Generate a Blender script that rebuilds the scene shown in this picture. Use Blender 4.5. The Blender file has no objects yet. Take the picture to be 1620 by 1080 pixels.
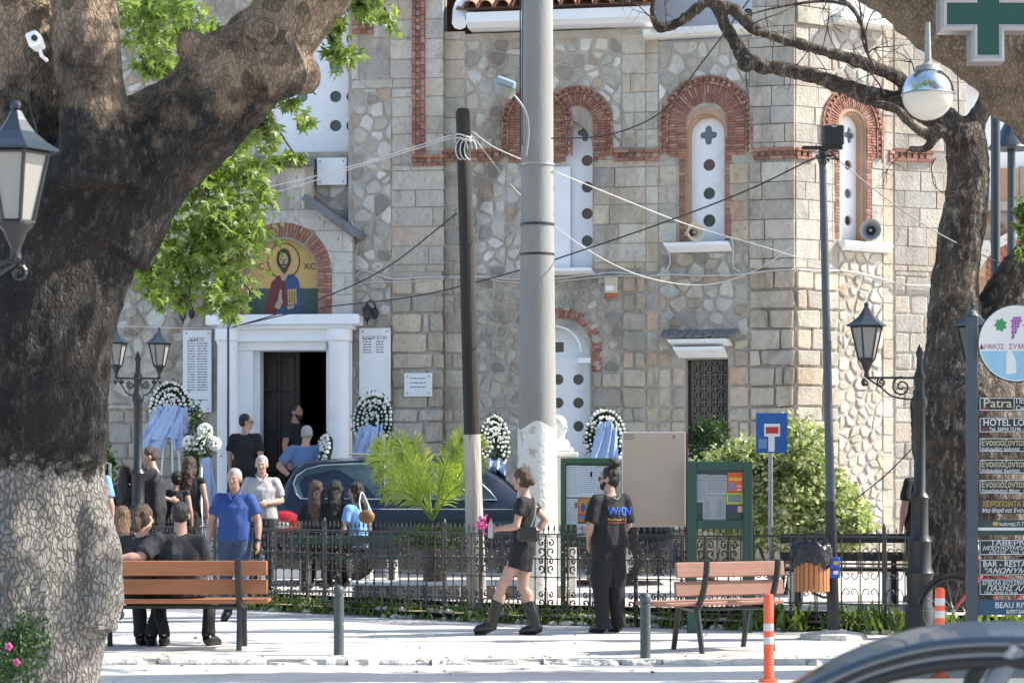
import bpy, bmesh, math, random
from mathutils import Vector, Matrix, noise
from mathutils.geometry import tessellate_polygon
R = math.radians
scene = bpy.context.scene
COL = scene.collection
# ------------------------------------------------------------------ camera, sky, sun, exposure
F = 3600.0; H = 1.65; HY = 750.0            # focal length in px of the 1620 px wide photo, eye height, horizon row
cd = bpy.data.cameras.new("camera"); cam = bpy.data.objects.new("camera", cd); COL.objects.link(cam)
cam.location = (0, 0, H); cam.rotation_euler = (R(90), 0, 0)
cd.sensor_width = 36; cd.lens = 36 * F / 1620; cd.shift_y = (HY - 540) / 1620
cd.clip_start = 0.5; cd.clip_end = 1500
cd.dof.use_dof = True; cd.dof.focus_distance = 25.5; cd.dof.aperture_fstop = 6.0
scene.camera = cam
SUN_EL, SUN_AZ = 41.0, 6.0                    # azimuth measured from +X towards +Y
w = bpy.data.worlds.new("World"); scene.world = w; w.use_nodes = True
nt = w.node_tree; sky = nt.nodes.new("ShaderNodeTexSky"); sky.sky_type = 'NISHITA'; sky.sun_disc = False
sky.sun_elevation = R(SUN_EL); sky.sun_rotation = R(90 - SUN_AZ)
sky.air_density = 1.0; sky.dust_density = 1.5
bg = nt.nodes["Background"]; bg.inputs[1].default_value = 0.15
nt.links.new(sky.outputs[0], bg.inputs[0])
sd = bpy.data.lights.new("sun", 'SUN'); sd.energy = 4.2; sd.angle = R(0.5); sd.color = (1, 0.95, 0.86)
sun = bpy.data.objects.new("sun", sd); COL.objects.link(sun)
sv = Vector((math.cos(R(SUN_AZ)) * math.cos(R(SUN_EL)), math.sin(R(SUN_AZ)) * math.cos(R(SUN_EL)), math.sin(R(SUN_EL))))
sun.rotation_euler = sv.to_track_quat('Z', 'Y').to_euler(); sun.location = (30, 10, 40)
vs = scene.view_settings; vs.view_transform = 'Standard'; vs.look = 'None'; vs.gamma = 1; vs.use_curve_mapping = False
vs.exposure = 1.12
scene.render.engine = 'CYCLES'
scene.cycles.max_bounces = 8; scene.cycles.transparent_max_bounces = 12

def P(px, py, Y): return Vector(((px - 810) * Y / F, Y, H + (HY - py) * Y / F))
def X(px, Y): return (px - 810) * Y / F
def Zy(py, Y): return H + (HY - py) * Y / F
def GY(py, z=0.0): return F * (H - z) / (py - HY)      # depth of a ground point seen at row py
# ------------------------------------------------------------------ object helpers
WM = {}
def link(o, parent=None):
    COL.objects.link(o)
    if parent is not None: o.parent = parent
    return o
def tags(o, label=None, cat=None, group=None, kind=None):
    if label: o["label"] = label
    if cat: o["category"] = cat
    if group: o["group"] = group
    if kind: o["kind"] = kind
    return o
def thing(name, label, cat, loc=(0, 0, 0), rz=0.0, group=None, s=1.0):
    o = bpy.data.objects.new(name, None); COL.objects.link(o); o.empty_display_size = .1
    o.location = loc; o.rotation_euler = (0, 0, rz); o.scale = (s, s, s)
    WM[o.name] = Matrix.Translation(loc) @ Matrix.Rotation(rz, 4, 'Z') @ Matrix.Scale(s, 4)
    return tags(o, label, cat, group)
def copytree(o, parent=None):
    c = o.copy(); COL.objects.link(c)
    if parent is not None: c.parent = parent
    for ch in o.children: copytree(ch, c)
    return c
class MB:
    def __init__(s): s.v = []; s.f = []; s.c = []; s.tint = None
    def add(s, vs_, fs):
        n = len(s.v); s.v += [Vector(p) for p in vs_]; s.f += [tuple(i + n for i in f) for f in fs]
        if s.tint is not None: s.c += [s.tint] * len(vs_)
    def box(s, x0, x1, y0, y1, z0, z1, M=None):
        p = [Vector((x, y, z)) for z in (z0, z1) for y in (y0, y1) for x in (x0, x1)]
        if M is not None: p = [M @ q for q in p]
        s.add(p, [(0, 2, 3, 1), (4, 5, 7, 6), (0, 1, 5, 4), (2, 6, 7, 3), (0, 4, 6, 2), (1, 3, 7, 5)]); return s
    def bbox(s, x0, x1, y0, y1, z0, z1, b=0.01, M=None):
        """box with chamfered edges"""
        b = min(b, (x1-x0)*.45, (y1-y0)*.45, (z1-z0)*.45)
        bm = bmesh.new(); bmesh.ops.create_cube(bm, size=1)
        for q in bm.verts: q.co = Vector(((x0+x1)/2 + q.co.x*(x1-x0), (y0+y1)/2 + q.co.y*(y1-y0), (z0+z1)/2 + q.co.z*(z1-z0)))
        bmesh.ops.bevel(bm, geom=bm.edges[:], offset=b, segments=1, affect='EDGES')
        if M is not None: bm.transform(M)
        bm.verts.index_update(); s.add([q.co.copy() for q in bm.verts], [[q.index for q in f.verts] for f in bm.faces]); bm.free(); return s
    def tube(s, pts, r, n=8, caps=True, sq=None):
        pts = [Vector(p) for p in pts]; m = len(pts)
        if not hasattr(r, '__len__'): r = [r] * m
        t0 = (pts[1] - pts[0]).normalized()
        a = Vector((0, 0, 1)) if abs(t0.z) < .9 else Vector((1, 0, 0))
        u = (a - t0 * a.dot(t0)).normalized(); vs_ = []; fs = []
        for i in range(m):
            t = (pts[min(i+1, m-1)] - pts[max(i-1, 0)])
            t = t.normalized() if t.length > 1e-9 else t0
            u = (u - t * u.dot(t)).normalized(); w_ = t.cross(u)
            for k in range(n):
                an = 2 * math.pi * k / n
                rr = r[i]
                if sq: vs_.append(pts[i] + (u * math.cos(an) * sq[0] + w_ * math.sin(an) * sq[1]) * rr)
                else: vs_.append(pts[i] + (u * math.cos(an) + w_ * math.sin(an)) * rr)
        for i in range(m - 1):
            for k in range(n):
                k2 = (k + 1) % n; fs.append((i*n+k, i*n+k2, (i+1)*n+k2, (i+1)*n+k))
        if caps: fs.append(tuple(range(n-1, -1, -1))); fs.append(tuple((m-1)*n + k for k in range(n)))
        s.add(vs_, fs); return s
    def lathe(s, prof, n=16, M=None, caps=True, c=(0, 0, 0), ph=0.0):
        c = Vector(c); vs_ = []; fs = []; m = len(prof)
        for r_, z in prof:
            for k in range(n):
                an = 2*math.pi*k/n + ph; vs_.append(c + Vector((r_*math.cos(an), r_*math.sin(an), z)))
        if M is not None: vs_ = [M @ q for q in vs_]
        for i in range(m-1):
            for k in range(n):
                k2 = (k+1) % n; fs.append((i*n+k, i*n+k2, (i+1)*n+k2, (i+1)*n+k))
        if caps: fs.append(tuple(range(n-1, -1, -1))); fs.append(tuple((m-1)*n+k for k in range(n)))
        s.add(vs_, fs); return s
    def ell(s, c, rad, n=14, m=9, M=None):
        c = Vector(c); vs_ = [Vector((0, 0, -1))]; fs = []
        for j in range(1, m):
            th = math.pi * j / m
            for k in range(n):
                an = 2*math.pi*k/n; vs_.append(Vector((math.sin(th)*math.cos(an), math.sin(th)*math.sin(an), -math.cos(th))))
        vs_.append(Vector((0, 0, 1)))
        for k in range(n):
            k2 = (k+1) % n; fs.append((0, 1+k2, 1+k))
            for j in range(m-2): fs.append((1+j*n+k, 1+j*n+k2, 1+(j+1)*n+k2, 1+(j+1)*n+k))
            fs.append((1+(m-2)*n+k, 1+(m-2)*n+k2, len(vs_)-1))
        if not hasattr(rad, '__len__'): rad = (rad,)*3
        q = [Vector((p.x*rad[0], p.y*rad[1], p.z*rad[2])) for p in vs_]
        if M is not None: q = [M @ p for p in q]
        s.add([p + c for p in q], fs); return s
    def prism(s, poly, vec):
        poly = [Vector(p) for p in poly]; vec = Vector(vec); n = len(poly)
        s.add(poly + [p + vec for p in poly], [tuple(range(n))[::-1], tuple(range(n, 2*n))] + [(i, (i+1) % n, n+(i+1) % n, n+i) for i in range(n)]); return s
    def face(s, poly): s.add(poly, [tuple(range(len(poly)))]); return s
def mesh_of(mb, mat, smooth=False, name="mesh"):
    used = sorted({i for f in mb.f for i in f})
    if len(used) < len(mb.v):
        rm = {o: n for n, o in enumerate(used)}; mb.v = [mb.v[i] for i in used]; mb.f = [tuple(rm[i] for i in f) for f in mb.f]
        if mb.c: mb.c = [mb.c[i] for i in used]
    me = bpy.data.meshes.new(name); me.from_pydata([tuple(p) for p in mb.v], [], mb.f)
    for m_ in (mat if isinstance(mat, (list, tuple)) else [mat]): me.materials.append(m_)
    if mb.c and len(mb.c) == len(mb.v):
        at = me.attributes.new("tint", 'FLOAT_COLOR', 'POINT'); fl = []
        for c in mb.c: fl += [c[0], c[1], c[2], 1.0]
        at.data.foreach_set("color", fl)
    if smooth:
        me.polygons.foreach_set("use_smooth", [True] * len(me.polygons))
        if smooth == 'a': me.set_sharp_from_angle(angle=R(38))
    me.update(); return me
def recalc(me):
    bm = bmesh.new(); bm.from_mesh(me); bmesh.ops.recalc_face_normals(bm, faces=bm.faces[:]); bm.to_mesh(me); bm.free()
def part(name, mb, mat, root=None, world=False, smooth=False, kind=None, label=None, fix=False):
    if world and root is not None and root.name in WM:
        inv = WM[root.name].inverted(); mb.v = [inv @ p for p in mb.v]
    me = mesh_of(mb, mat, smooth, name)
    if fix: recalc(me)
    o = bpy.data.objects.new(name, me); link(o, root)
    if root is not None and root.name in WM: WM[o.name] = WM[root.name]
    if kind: o["kind"] = kind
    if label: o["label"] = label
    return o
def solo(name, mb, mat, label, cat, loc=None, group=None, smooth=False, kind=None, fix=False):
    """one-mesh thing built in world coordinates; origin moved to its base"""
    if loc is None:
        n = len(mb.v); loc = Vector((sum(p.x for p in mb.v)/n, sum(p.y for p in mb.v)/n, min(p.z for p in mb.v)))
    loc = Vector(loc); mb.v = [p - loc for p in mb.v]
    me = mesh_of(mb, mat, smooth, name)
    if fix: recalc(me)
    o = bpy.data.objects.new(name, me); COL.objects.link(o); o.location = loc
    return tags(o, label, cat, group, kind)
def struct(name, mb, mat, smooth=False): 
    o = bpy.data.objects.new(name, mesh_of(mb, mat, smooth, name)); COL.objects.link(o); o["kind"] = "structure"; return o
def remesh(name, mb, mat, voxel, root=None, world=False, smooth_it=2, disp=None):
    """fuse overlapping closed shapes into one continuous surface"""
    if world and root is not None: 
        inv = WM[root.name].inverted(); mb.v = [inv @ p for p in mb.v]
    me = mesh_of(mb, mat, False, name); o = bpy.data.objects.new(name, me); COL.objects.link(o)
    md = o.modifiers.new("r", 'REMESH'); md.mode = 'VOXEL'; md.voxel_size = voxel
    if smooth_it: sm = o.modifiers.new("s", 'SMOOTH'); sm.iterations = smooth_it; sm.factor = .5
    dg = bpy.context.evaluated_depsgraph_get(); m2 = bpy.data.meshes.new_from_object(o.evaluated_get(dg))
    COL.objects.unlink(o); bpy.data.objects.remove(o)
    if disp:
        nv = len(m2.vertices); co = [0.0]*(3*nv); no = [0.0]*(3*nv); m2.vertices.foreach_get("co", co); m2.vertex_normals.foreach_get("vector", no)
        for i_ in range(nv):
            d_ = disp(Vector(co[3*i_:3*i_+3]), Vector(no[3*i_:3*i_+3])); co[3*i_] += d_.x; co[3*i_+1] += d_.y; co[3*i_+2] += d_.z
        m2.vertices.foreach_set("co", co); m2.update()
    m2.materials.clear(); m2.materials.append(mat)
    m2.polygons.foreach_set("use_smooth", [True] * len(m2.polygons)); m2.name = name
    o = bpy.data.objects.new(name, m2); link(o, root)
    if root is not None and root.name in WM: WM[o.name] = WM[root.name]
    return o
def catmull(pts, k=6):
    pts = [Vector(p) for p in pts]; q = [pts[0]*2-pts[1]] + pts + [pts[-1]*2-pts[-2]]; out = []
    for i in range(1, len(q)-2):
        for j in range(k):
            t = j/k; a, b, c, d = q[i-1], q[i], q[i+1], q[i+2]
            out.append(.5*((2*b) + (c-a)*t + (2*a-5*b+4*c-d)*t*t + (3*b-a-3*c+d)*t**3))
    out.append(pts[-1]); return out
def lerpl(a, k):
    out = []
    for i in range(len(a)-1):
        for j in range(k): out.append(a[i] + (a[i+1]-a[i])*j/k)
    out.append(a[-1]); return out
# ------------------------------------------------------------------ materials
def nodes(name):
    m = bpy.data.materials.new(name); m.use_nodes = True; t = m.node_tree; b = t.nodes["Principled BSDF"]; return m, t, b
def N_(t, ty, **kw):
    n = t.nodes.new(ty)
    for k, v in kw.items(): setattr(n, k, v)
    return n
def mat(name, col, rough=.8, var=.2, sc=6.0, bump=.15, bsc=None, metal=0.0, col2=None, c2t=(.5, .62), sc2=3.0, rnd=0.0, spec=.5, coat=0, stretch=None, tint=False, grime=None):
    m, t, b = nodes(name); L = t.links.new
    tc = N_(t, "ShaderNodeTexCoord"); src = tc.outputs["Object"]
    if stretch:
        mp = N_(t, "ShaderNodeMapping"); mp.inputs["Scale"].default_value = stretch; L(src, mp.inputs[0]); src = mp.outputs[0]
    n1 = N_(t, "ShaderNodeTexNoise"); n1.inputs["Scale"].default_value = sc; n1.inputs["Detail"].default_value = 6; n1.inputs["Roughness"].default_value = .65; L(src, n1.inputs["Vector"])
    if tint:
        at = N_(t, "ShaderNodeAttribute"); at.attribute_name = "tint"; base = at.outputs["Color"]
    else:
        rg = N_(t, "ShaderNodeRGB"); rg.outputs[0].default_value = (*col, 1); base = rg.outputs[0]
    if col2 is not None:
        n2 = N_(t, "ShaderNodeTexNoise"); n2.inputs["Scale"].default_value = sc2; n2.inputs["Detail"].default_value = 5; L(src, n2.inputs["Vector"])
        mr0 = N_(t, "ShaderNodeMapRange"); mr0.inputs[1].default_value = c2t[0]; mr0.inputs[2].default_value = c2t[1]; L(n2.outputs["Fac"], mr0.inputs[0])
        mx0 = N_(t, "ShaderNodeMix", data_type='RGBA'); L(mr0.outputs[0], mx0.inputs["Factor"]); L(base, mx0.inputs["A"]); mx0.inputs["B"].default_value = (*col2, 1); base = mx0.outputs["Result"]
    mr = N_(t, "ShaderNodeMapRange"); mr.inputs[1].default_value = .25; mr.inputs[2].default_value = .75; mr.inputs[3].default_value = 1-var; mr.inputs[4].default_value = 1+var
    L(n1.outputs["Fac"], mr.inputs[0]); fac = mr.outputs[0]
    if rnd:
        oi = N_(t, "ShaderNodeObjectInfo"); m2 = N_(t, "ShaderNodeMapRange"); m2.inputs[3].default_value = 1-rnd; m2.inputs[4].default_value = 1+rnd; L(oi.outputs["Random"], m2.inputs[0])
        mm = N_(t, "ShaderNodeMath", operation='MULTIPLY'); L(fac, mm.inputs[0]); L(m2.outputs[0], mm.inputs[1]); fac = mm.outputs[0]
    hs = N_(t, "ShaderNodeVectorMath", operation='SCALE'); L(base, hs.inputs[0]); L(fac, hs.inputs["Scale"]); outc = hs.outputs[0]
    if grime:      # weathering stains that run across the whole wall
        ge = N_(t, "ShaderNodeNewGeometry"); mg = N_(t, "ShaderNodeMapping"); mg.inputs["Scale"].default_value = (1, 1, .32); L(ge.outputs["Position"], mg.inputs[0])
        for sc_, lo_, hi_, c_, am in ((1.1, .50, .68, (.50, .43, .36), grime), (3.2, .56, .70, (.36, .35, .34), grime*.8), (1.7, .55, .72, (.86, .66, .48), grime*.7)):
            ng = N_(t, "ShaderNodeTexNoise"); ng.inputs["Scale"].default_value = sc_; ng.inputs["Detail"].default_value = 7; ng.inputs["Roughness"].default_value = .7; ng.inputs["Distortion"].default_value = .4; L(mg.outputs[0], ng.inputs["Vector"])
            rg_ = N_(t, "ShaderNodeMapRange"); rg_.inputs[1].default_value = lo_; rg_.inputs[2].default_value = hi_; rg_.inputs[4].default_value = am; L(ng.outputs["Fac"], rg_.inputs[0])
            xg = N_(t, "ShaderNodeMix", data_type='RGBA', blend_type='MULTIPLY'); L(rg_.outputs[0], xg.inputs["Factor"]); L(outc, xg.inputs["A"]); xg.inputs["B"].default_value = (*c_, 1); outc = xg.outputs["Result"]
    L(outc, b.inputs["Base Color"])
    b.inputs["Roughness"].default_value = rough; b.inputs["Metallic"].default_value = metal; b.inputs["Specular IOR Level"].default_value = spec
    if coat: b.inputs["Coat Weight"].default_value = coat
    if bump:
        n3 = N_(t, "ShaderNodeTexNoise"); n3.inputs["Scale"].default_value = bsc or sc*3; n3.inputs["Detail"].default_value = 5; L(src, n3.inputs["Vector"])
        bp = N_(t, "ShaderNodeBump"); bp.inputs["Strength"].default_value = min(1, bump*2); bp.inputs["Distance"].default_value = .02; L(n3.outputs["Fac"], bp.inputs["Height"]); L(bp.outputs[0], b.inputs["Normal"])
    return m
def leafmat(name, col, col2, trans=.45, rough=.45, sc=1.2):
    m, t, b = nodes(name); L = t.links.new
    tc = N_(t, "ShaderNodeTexCoord"); n1 = N_(t, "ShaderNodeTexNoise"); n1.inputs["Scale"].default_value = sc*6; n1.inputs["Detail"].default_value = 3; L(tc.outputs["Object"], n1.inputs["Vector"])
    mr = N_(t, "ShaderNodeMapRange"); mr.inputs[1].default_value = .35; mr.inputs[2].default_value = .65; L(n1.outputs["Fac"], mr.inputs[0])
    mx = N_(t, "ShaderNodeMix", data_type='RGBA'); mx.inputs["A"].default_value = (*col, 1); mx.inputs["B"].default_value = (*col2, 1); L(mr.outputs[0], mx.inputs["Factor"])
    L(mx.outputs["Result"], b.inputs["Base Color"]); b.inputs["Roughness"].default_value = rough
    tr = N_(t, "ShaderNodeBsdfTranslucent"); hs = N_(t, "ShaderNodeVectorMath", operation='MULTIPLY'); hs.inputs[1].default_value = (1.9, 2.1, .9); L(mx.outputs["Result"], hs.inputs[0]); L(hs.outputs[0], tr.inputs[0])
    ms = N_(t, "ShaderNodeMixShader"); ms.inputs[0].default_value = trans; L(b.outputs[0], ms.inputs[1]); L(tr.outputs[0], ms.inputs[2])
    L(ms.outputs[0], t.nodes["Material Output"].inputs[0]); return m
def glassmat(name, col=(.05, .06, .07), alpha=.5, rough=.05):
    m, t, b = nodes(name); L = t.links.new
    b.inputs["Base Color"].default_value = (*col, 1); b.inputs["Roughness"].default_value = rough
    tr = N_(t, "ShaderNodeBsdfTransparent"); tr.inputs[0].default_value = (.8, .85, .85, 1)
    ms = N_(t, "ShaderNodeMixShader"); ms.inputs[0].default_value = alpha; L(tr.outputs[0], ms.inputs[1]); L(b.outputs[0], ms.inputs[2]); L(ms.outputs[0], t.nodes["Material Output"].inputs[0]); return m
def barkmat(name, c1, c2, c3, zsplit=None, white=(.42, .40, .36), tan=None, tanz=None):
    m, t, b = nodes(name); L = t.links.new
    tc = N_(t, "ShaderNodeTexCoord"); src = tc.outputs["Object"]
    n0 = N_(t, "ShaderNodeTexNoise"); n0.inputs["Scale"].default_value = 5; n0.inputs["Detail"].default_value = 4; L(src, n0.inputs["Vector"])
    wv = N_(t, "ShaderNodeVectorMath", operation='MULTIPLY_ADD'); wv.inputs[1].default_value = (.13, .13, .13); L(n0.outputs["Color"], wv.inputs[0]); L(src, wv.inputs[2])
    mp = N_(t, "ShaderNodeMapping"); mp.inputs["Scale"].default_value = (1, 1, .42); L(wv.outputs[0], mp.inputs[0])
    vo = N_(t, "ShaderNodeTexVoronoi", feature='DISTANCE_TO_EDGE'); vo.inputs["Scale"].default_value = 30; L(mp.outputs[0], vo.inputs["Vector"])
    cr = N_(t, "ShaderNodeMapRange"); cr.inputs[2].default_value = .16; L(vo.outputs["Distance"], cr.inputs[0])
    n1 = N_(t, "ShaderNodeTexNoise"); n1.inputs["Scale"].default_value = 2.2; n1.inputs["Detail"].default_value = 8; n1.inputs["Roughness"].default_value = .7; L(src, n1.inputs["Vector"])
    n2 = N_(t, "ShaderNodeTexNoise"); n2.inputs["Scale"].default_value = 17; n2.inputs["Detail"].default_value = 7; n2.inputs["Roughness"].default_value = .75; mp2 = N_(t, "ShaderNodeMapping"); mp2.inputs["Scale"].default_value = (1, 1, .38); L(src, mp2.inputs[0]); L(mp2.outputs[0], n2.inputs["Vector"])
    r1 = N_(t, "ShaderNodeMapRange"); r1.inputs[1].default_value = .42; r1.inputs[2].default_value = .6; L(n1.outputs["Fac"], r1.inputs[0])
    m1 = N_(t, "ShaderNodeMix", data_type='RGBA'); m1.inputs["A"].default_value = (*c1, 1); m1.inputs["B"].default_value = (*c2, 1); L(r1.outputs[0], m1.inputs["Factor"])
    r2 = N_(t, "ShaderNodeMapRange"); r2.inputs[1].default_value = .52; r2.inputs[2].default_value = .66; L(n2.outputs["Fac"], r2.inputs[0])
    m2 = N_(t, "ShaderNodeMix", data_type='RGBA'); L(m1.outputs["Result"], m2.inputs["A"]); m2.inputs["B"].default_value = (*c3, 1); L(r2.outputs[0], m2.inputs["Factor"])
    base = m2.outputs["Result"]; sp = N_(t, "ShaderNodeSeparateXYZ"); L(src, sp.inputs[0])
    wf = None
    if tan is not None:
        a = N_(t, "ShaderNodeMath", operation='MULTIPLY_ADD'); a.inputs[1].default_value = 3.0; L(n1.outputs["Fac"], a.inputs[0]); L(sp.outputs["Z"], a.inputs[2])
        rz = N_(t, "ShaderNodeMapRange"); rz.inputs[1].default_value = tanz[0]; rz.inputs[2].default_value = tanz[1]; L(a.outputs[0], rz.inputs[0])
        v2 = N_(t, "ShaderNodeTexVoronoi"); v2.inputs["Scale"].default_value = 9; L(wv.outputs[0], v2.inputs["Vector"])
        m4 = N_(t, "ShaderNodeMix", data_type='RGBA'); m4.inputs["A"].default_value = (*tan, 1); m4.inputs["B"].default_value = (tan[0]*.42, tan[1]*.45, tan[2]*.42, 1)
        sv2 = N_(t, "ShaderNodeSeparateColor"); L(v2.outputs["Color"], sv2.inputs[0]); r9 = N_(t, "ShaderNodeMapRange"); r9.inputs[1].default_value = .45; r9.inputs[2].default_value = .95; L(sv2.outputs[0], r9.inputs[0]); L(r9.outputs[0], m4.inputs["Factor"])
        m3 = N_(t, "ShaderNodeMix", data_type='RGBA'); L(base, m3.inputs["A"]); L(m4.outputs["Result"], m3.inputs["B"]); L(rz.outputs[0], m3.inputs["Factor"]); base = m3.outputs["Result"]
    if zsplit is not None:
        a2 = N_(t, "ShaderNodeMath", operation='MULTIPLY_ADD'); a2.inputs[1].default_value = -1.6; L(n1.outputs["Fac"], a2.inputs[0]); L(sp.outputs["Z"], a2.inputs[2])
        rw = N_(t, "ShaderNodeMapRange"); rw.inputs[1].default_value = zsplit-.86; rw.inputs[2].default_value = zsplit-.78; rw.inputs[3].default_value = 1; rw.inputs[4].default_value = 0; L(a2.outputs[0], rw.inputs[0])
        mw = N_(t, "ShaderNodeMix", data_type='RGBA'); mw.inputs["A"].default_value = (.15, .135, .115, 1); mw.inputs["B"].default_value = (*white, 1); L(cr.outputs[0], mw.inputs["Factor"])
        mn = N_(t, "ShaderNodeVectorMath", operation='SCALE'); rr = N_(t, "ShaderNodeMapRange"); rr.inputs[1].default_value = .3; rr.inputs[2].default_value = .7; rr.inputs[3].default_value = .55; rr.inputs[4].default_value = 1.15; L(n2.outputs["Fac"], rr.inputs[0]); L(mw.outputs["Result"], mn.inputs[0]); L(rr.outputs[0], mn.inputs["Scale"])
        m5 = N_(t, "ShaderNodeMix", data_type='RGBA'); L(base, m5.inputs["A"]); L(mn.outputs[0], m5.inputs["B"]); L(rw.outputs[0], m5.inputs["Factor"]); base = m5.outputs["Result"]
    L(base, b.inputs["Base Color"]); b.inputs["Roughness"].default_value = .9
    ck = N_(t, "ShaderNodeMapRange"); ck.inputs[1].default_value = .3; ck.inputs[2].default_value = .62; ck.inputs[3].default_value = .02; ck.inputs[4].default_value = .24; L(n1.outputs["Fac"], ck.inputs[0]); L(ck.outputs[0], cr.inputs[2])
    ad = N_(t, "ShaderNodeMath", operation='ADD'); L(cr.outputs[0], ad.inputs[0]); L(n2.outputs["Fac"], ad.inputs[1])
    bp = N_(t, "ShaderNodeBump"); bp.inputs["Strength"].default_value = .8; bp.inputs["Distance"].default_value = .03; L(ad.outputs[0], bp.inputs["Height"]); L(bp.outputs[0], b.inputs["Normal"])
    return m
M = {}
M['stone'] = mat('stone', (.4, .38, .34), .9, .2, 9, .3, 30, tint=True, col2=(.24, .22, .19), c2t=(.58, .8), sc2=12, grime=.75)
M['mortar'] = mat('mortar', (.42, .385, .335), .95, .15, 5, .4, 40, col2=(.29, .27, .24), c2t=(.55, .8), sc2=2, grime=.85)
M['brick'] = mat('brick', (.36, .125, .075), .9, .25, 14, .3, 60, tint=True, grime=.5)
M['white'] = mat('white_paint', (.80, .82, .85), .6, .05, 3, .06, col2=(.6, .6, .58), c2t=(.62, .85), sc2=2.5)
M['marble'] = mat('marble', (.74, .76, .79), .4, .07, 4, .03)
M['dark'] = mat('dark_metal', (.018, .019, .021), .38, .2, 12, .08, spec=.5)
M['iron'] = mat('wrought_iron', (.05, .045, .04), .38, .3, 30, .15, spec=.6)
M['glassdark'] = mat('dark_glass', (.02, .022, .026), .12, .1, 5, 0, spec=.8)
M['lampglass'] = mat('frosted_glass', (.27, .26, .24), .35, .06, 5, 0)
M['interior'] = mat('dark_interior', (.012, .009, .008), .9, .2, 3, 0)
M['wood_door'] = mat('old_door_wood', (.035, .025, .02), .6, .3, 10, .2, stretch=(1, 1, .1))
M['plaster'] = mat('ochre_plaster', (.42, .27, .18), .9, .2, 5, .2)
M['slate'] = mat('grey_slate', (.15, .16, .17), .8, .3, 8, .3)
M['tile'] = mat('clay_tile', (.46, .22, .14), .85, .25, 8, .25, rnd=.25, col2=(.25, .16, .14), c2t=(.5, .7), sc2=5)
M['concrete'] = mat('concrete', (.26, .26, .245), .85, .12, 4, .12, 40, col2=(.25, .25, .23), c2t=(.5, .75), sc2=1.5, stretch=(1, 1, .3))
M['limewash'] = mat('limewash', (.72, .71, .68), .9, .12, 9, .25, col2=(.42, .38, .33), c2t=(.55, .68), sc2=9)
M['postwood'] = mat('tarred_wood', (.028, .023, .02), .85, .35, 9, .4, stretch=(1, 1, .06))
M['postlime'] = mat('limed_wood', (.40, .37, .32), .9, .3, 10, .5, stretch=(1, 1, .1), col2=(.10, .08, .07), c2t=(.52, .66), sc2=9)
M['green'] = mat('dark_green_paint', (.018, .065, .045), .45, .15, 6, .05)
M['cork'] = mat('board_backing', (.07, .10, .065), .8, .25, 8, .1)
M['paper'] = mat('paper', (.60, .66, .72), .8, .04, 4, 0)
M['benchred'] = mat('bench_plank_orange', (.33, .13, .055), .55, .25, 7, .15, stretch=(.15, 1, 1), rnd=.08)
M['benchpink'] = mat('bench_plank_faded', (.33, .165, .115), .6, .12, 7, .1, stretch=(.15, 1, 1), rnd=.05)
M['skin'] = mat('skin', (.43, .26, .195), .55, .12, 18, .05)
M['skin2'] = mat('skin_tanned', (.37, .205, .15), .55, .12, 18, .05)
M['black'] = mat('black_cloth', (.012, .012, .015), .85, .25, 14, .12)
M['black2'] = mat('washed_black_cloth', (.028, .028, .034), .85, .25, 14, .12)
M['navy'] = mat('jeans_cloth', (.035, .055, .10), .85, .25, 18, .12)
M['blue'] = mat('royal_blue_cloth', (.018, .055, .21), .8, .12, 10, .1)
M['sky'] = mat('light_blue_cloth', (.16, .33, .66), .8, .1, 10, .1)
M['steel'] = mat('steel_blue_cloth', (.10, .17, .32), .8, .12, 10, .1)
M['greyshirt'] = mat('grey_shirt_cloth', (.36, .35, .36), .85, .12, 10, .1)
M['hair_dk'] = mat('dark_hair', (.018, .013, .011), .5, .5, 40, .5, stretch=(1, 1, .12))
M['hair_br'] = mat('brown_hair', (.075, .04, .026), .5, .5, 40, .5, stretch=(1, 1, .12))
M['hair_gr'] = mat('grey_hair', (.38, .38, .38), .7, .3, 40, .4)
M['hair_lt'] = mat('light_brown_hair', (.17, .10, .055), .55, .5, 40, .5, stretch=(1, 1, .12))
M['shoe'] = mat('black_leather', (.012, .011, .011), .3, .2, 8, .08)
M['brownleather'] = mat('brown_leather', (.22, .10, .035), .5, .2, 9, .1)
M['eye'] = mat('dark_eye', (.02, .015, .01), .3, .1, 5, 0)
M['eyewhite'] = mat('eye_white', (.6, .58, .55), .4, .02, 5, 0)
M['lip'] = mat('lip', (.30, .11, .09), .5, .1, 10, 0)
M['carblue'] = mat('navy_car_paint', (.004, .010, .022), .2, .06, 2, 0, spec=.5, coat=.45)
M['fgcar'] = mat('slate_blue_car_paint', (.022, .045, .075), .42, .05, 2, 0, metal=.2, coat=.25)
M['chrome'] = mat('chrome', (.75, .76, .78), .12, .03, 3, 0, metal=1)
M['rubber'] = mat('rubber', (.015, .015, .016), .6, .1, 5, .05)
M['greytrim'] = mat('grey_trim', (.17, .18, .19), .4, .05, 5, 0)
M['redlamp'] = mat('red_lamp_plastic', (.50, .012, .015), .2, .05, 5, 0, coat=1)
M['orange'] = mat('orange_plastic', (.80, .11, .045), .45, .08, 6, .04)
M['reflect'] = mat('reflective_band', (.55, .55, .52), .35, .08, 8, 0)
M['bollard'] = mat('painted_bollard', (.055, .075, .078), .5, .15, 10, .08, col2=(.2, .2, .19), c2t=(.66, .72), sc2=20)
M['signblue'] = mat('sign_blue', (.01, .10, .36), .45, .08, 4, 0)
M['signred'] = mat('sign_red', (.55, .03, .03), .45, .05, 4, 0)
M['signwhite'] = mat('sign_white', (.78, .78, .78), .5, .04, 4, 0)
M['signblack'] = mat('sign_plate_dark', (.02, .026, .028), .4, .15, 4, 0)
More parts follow.
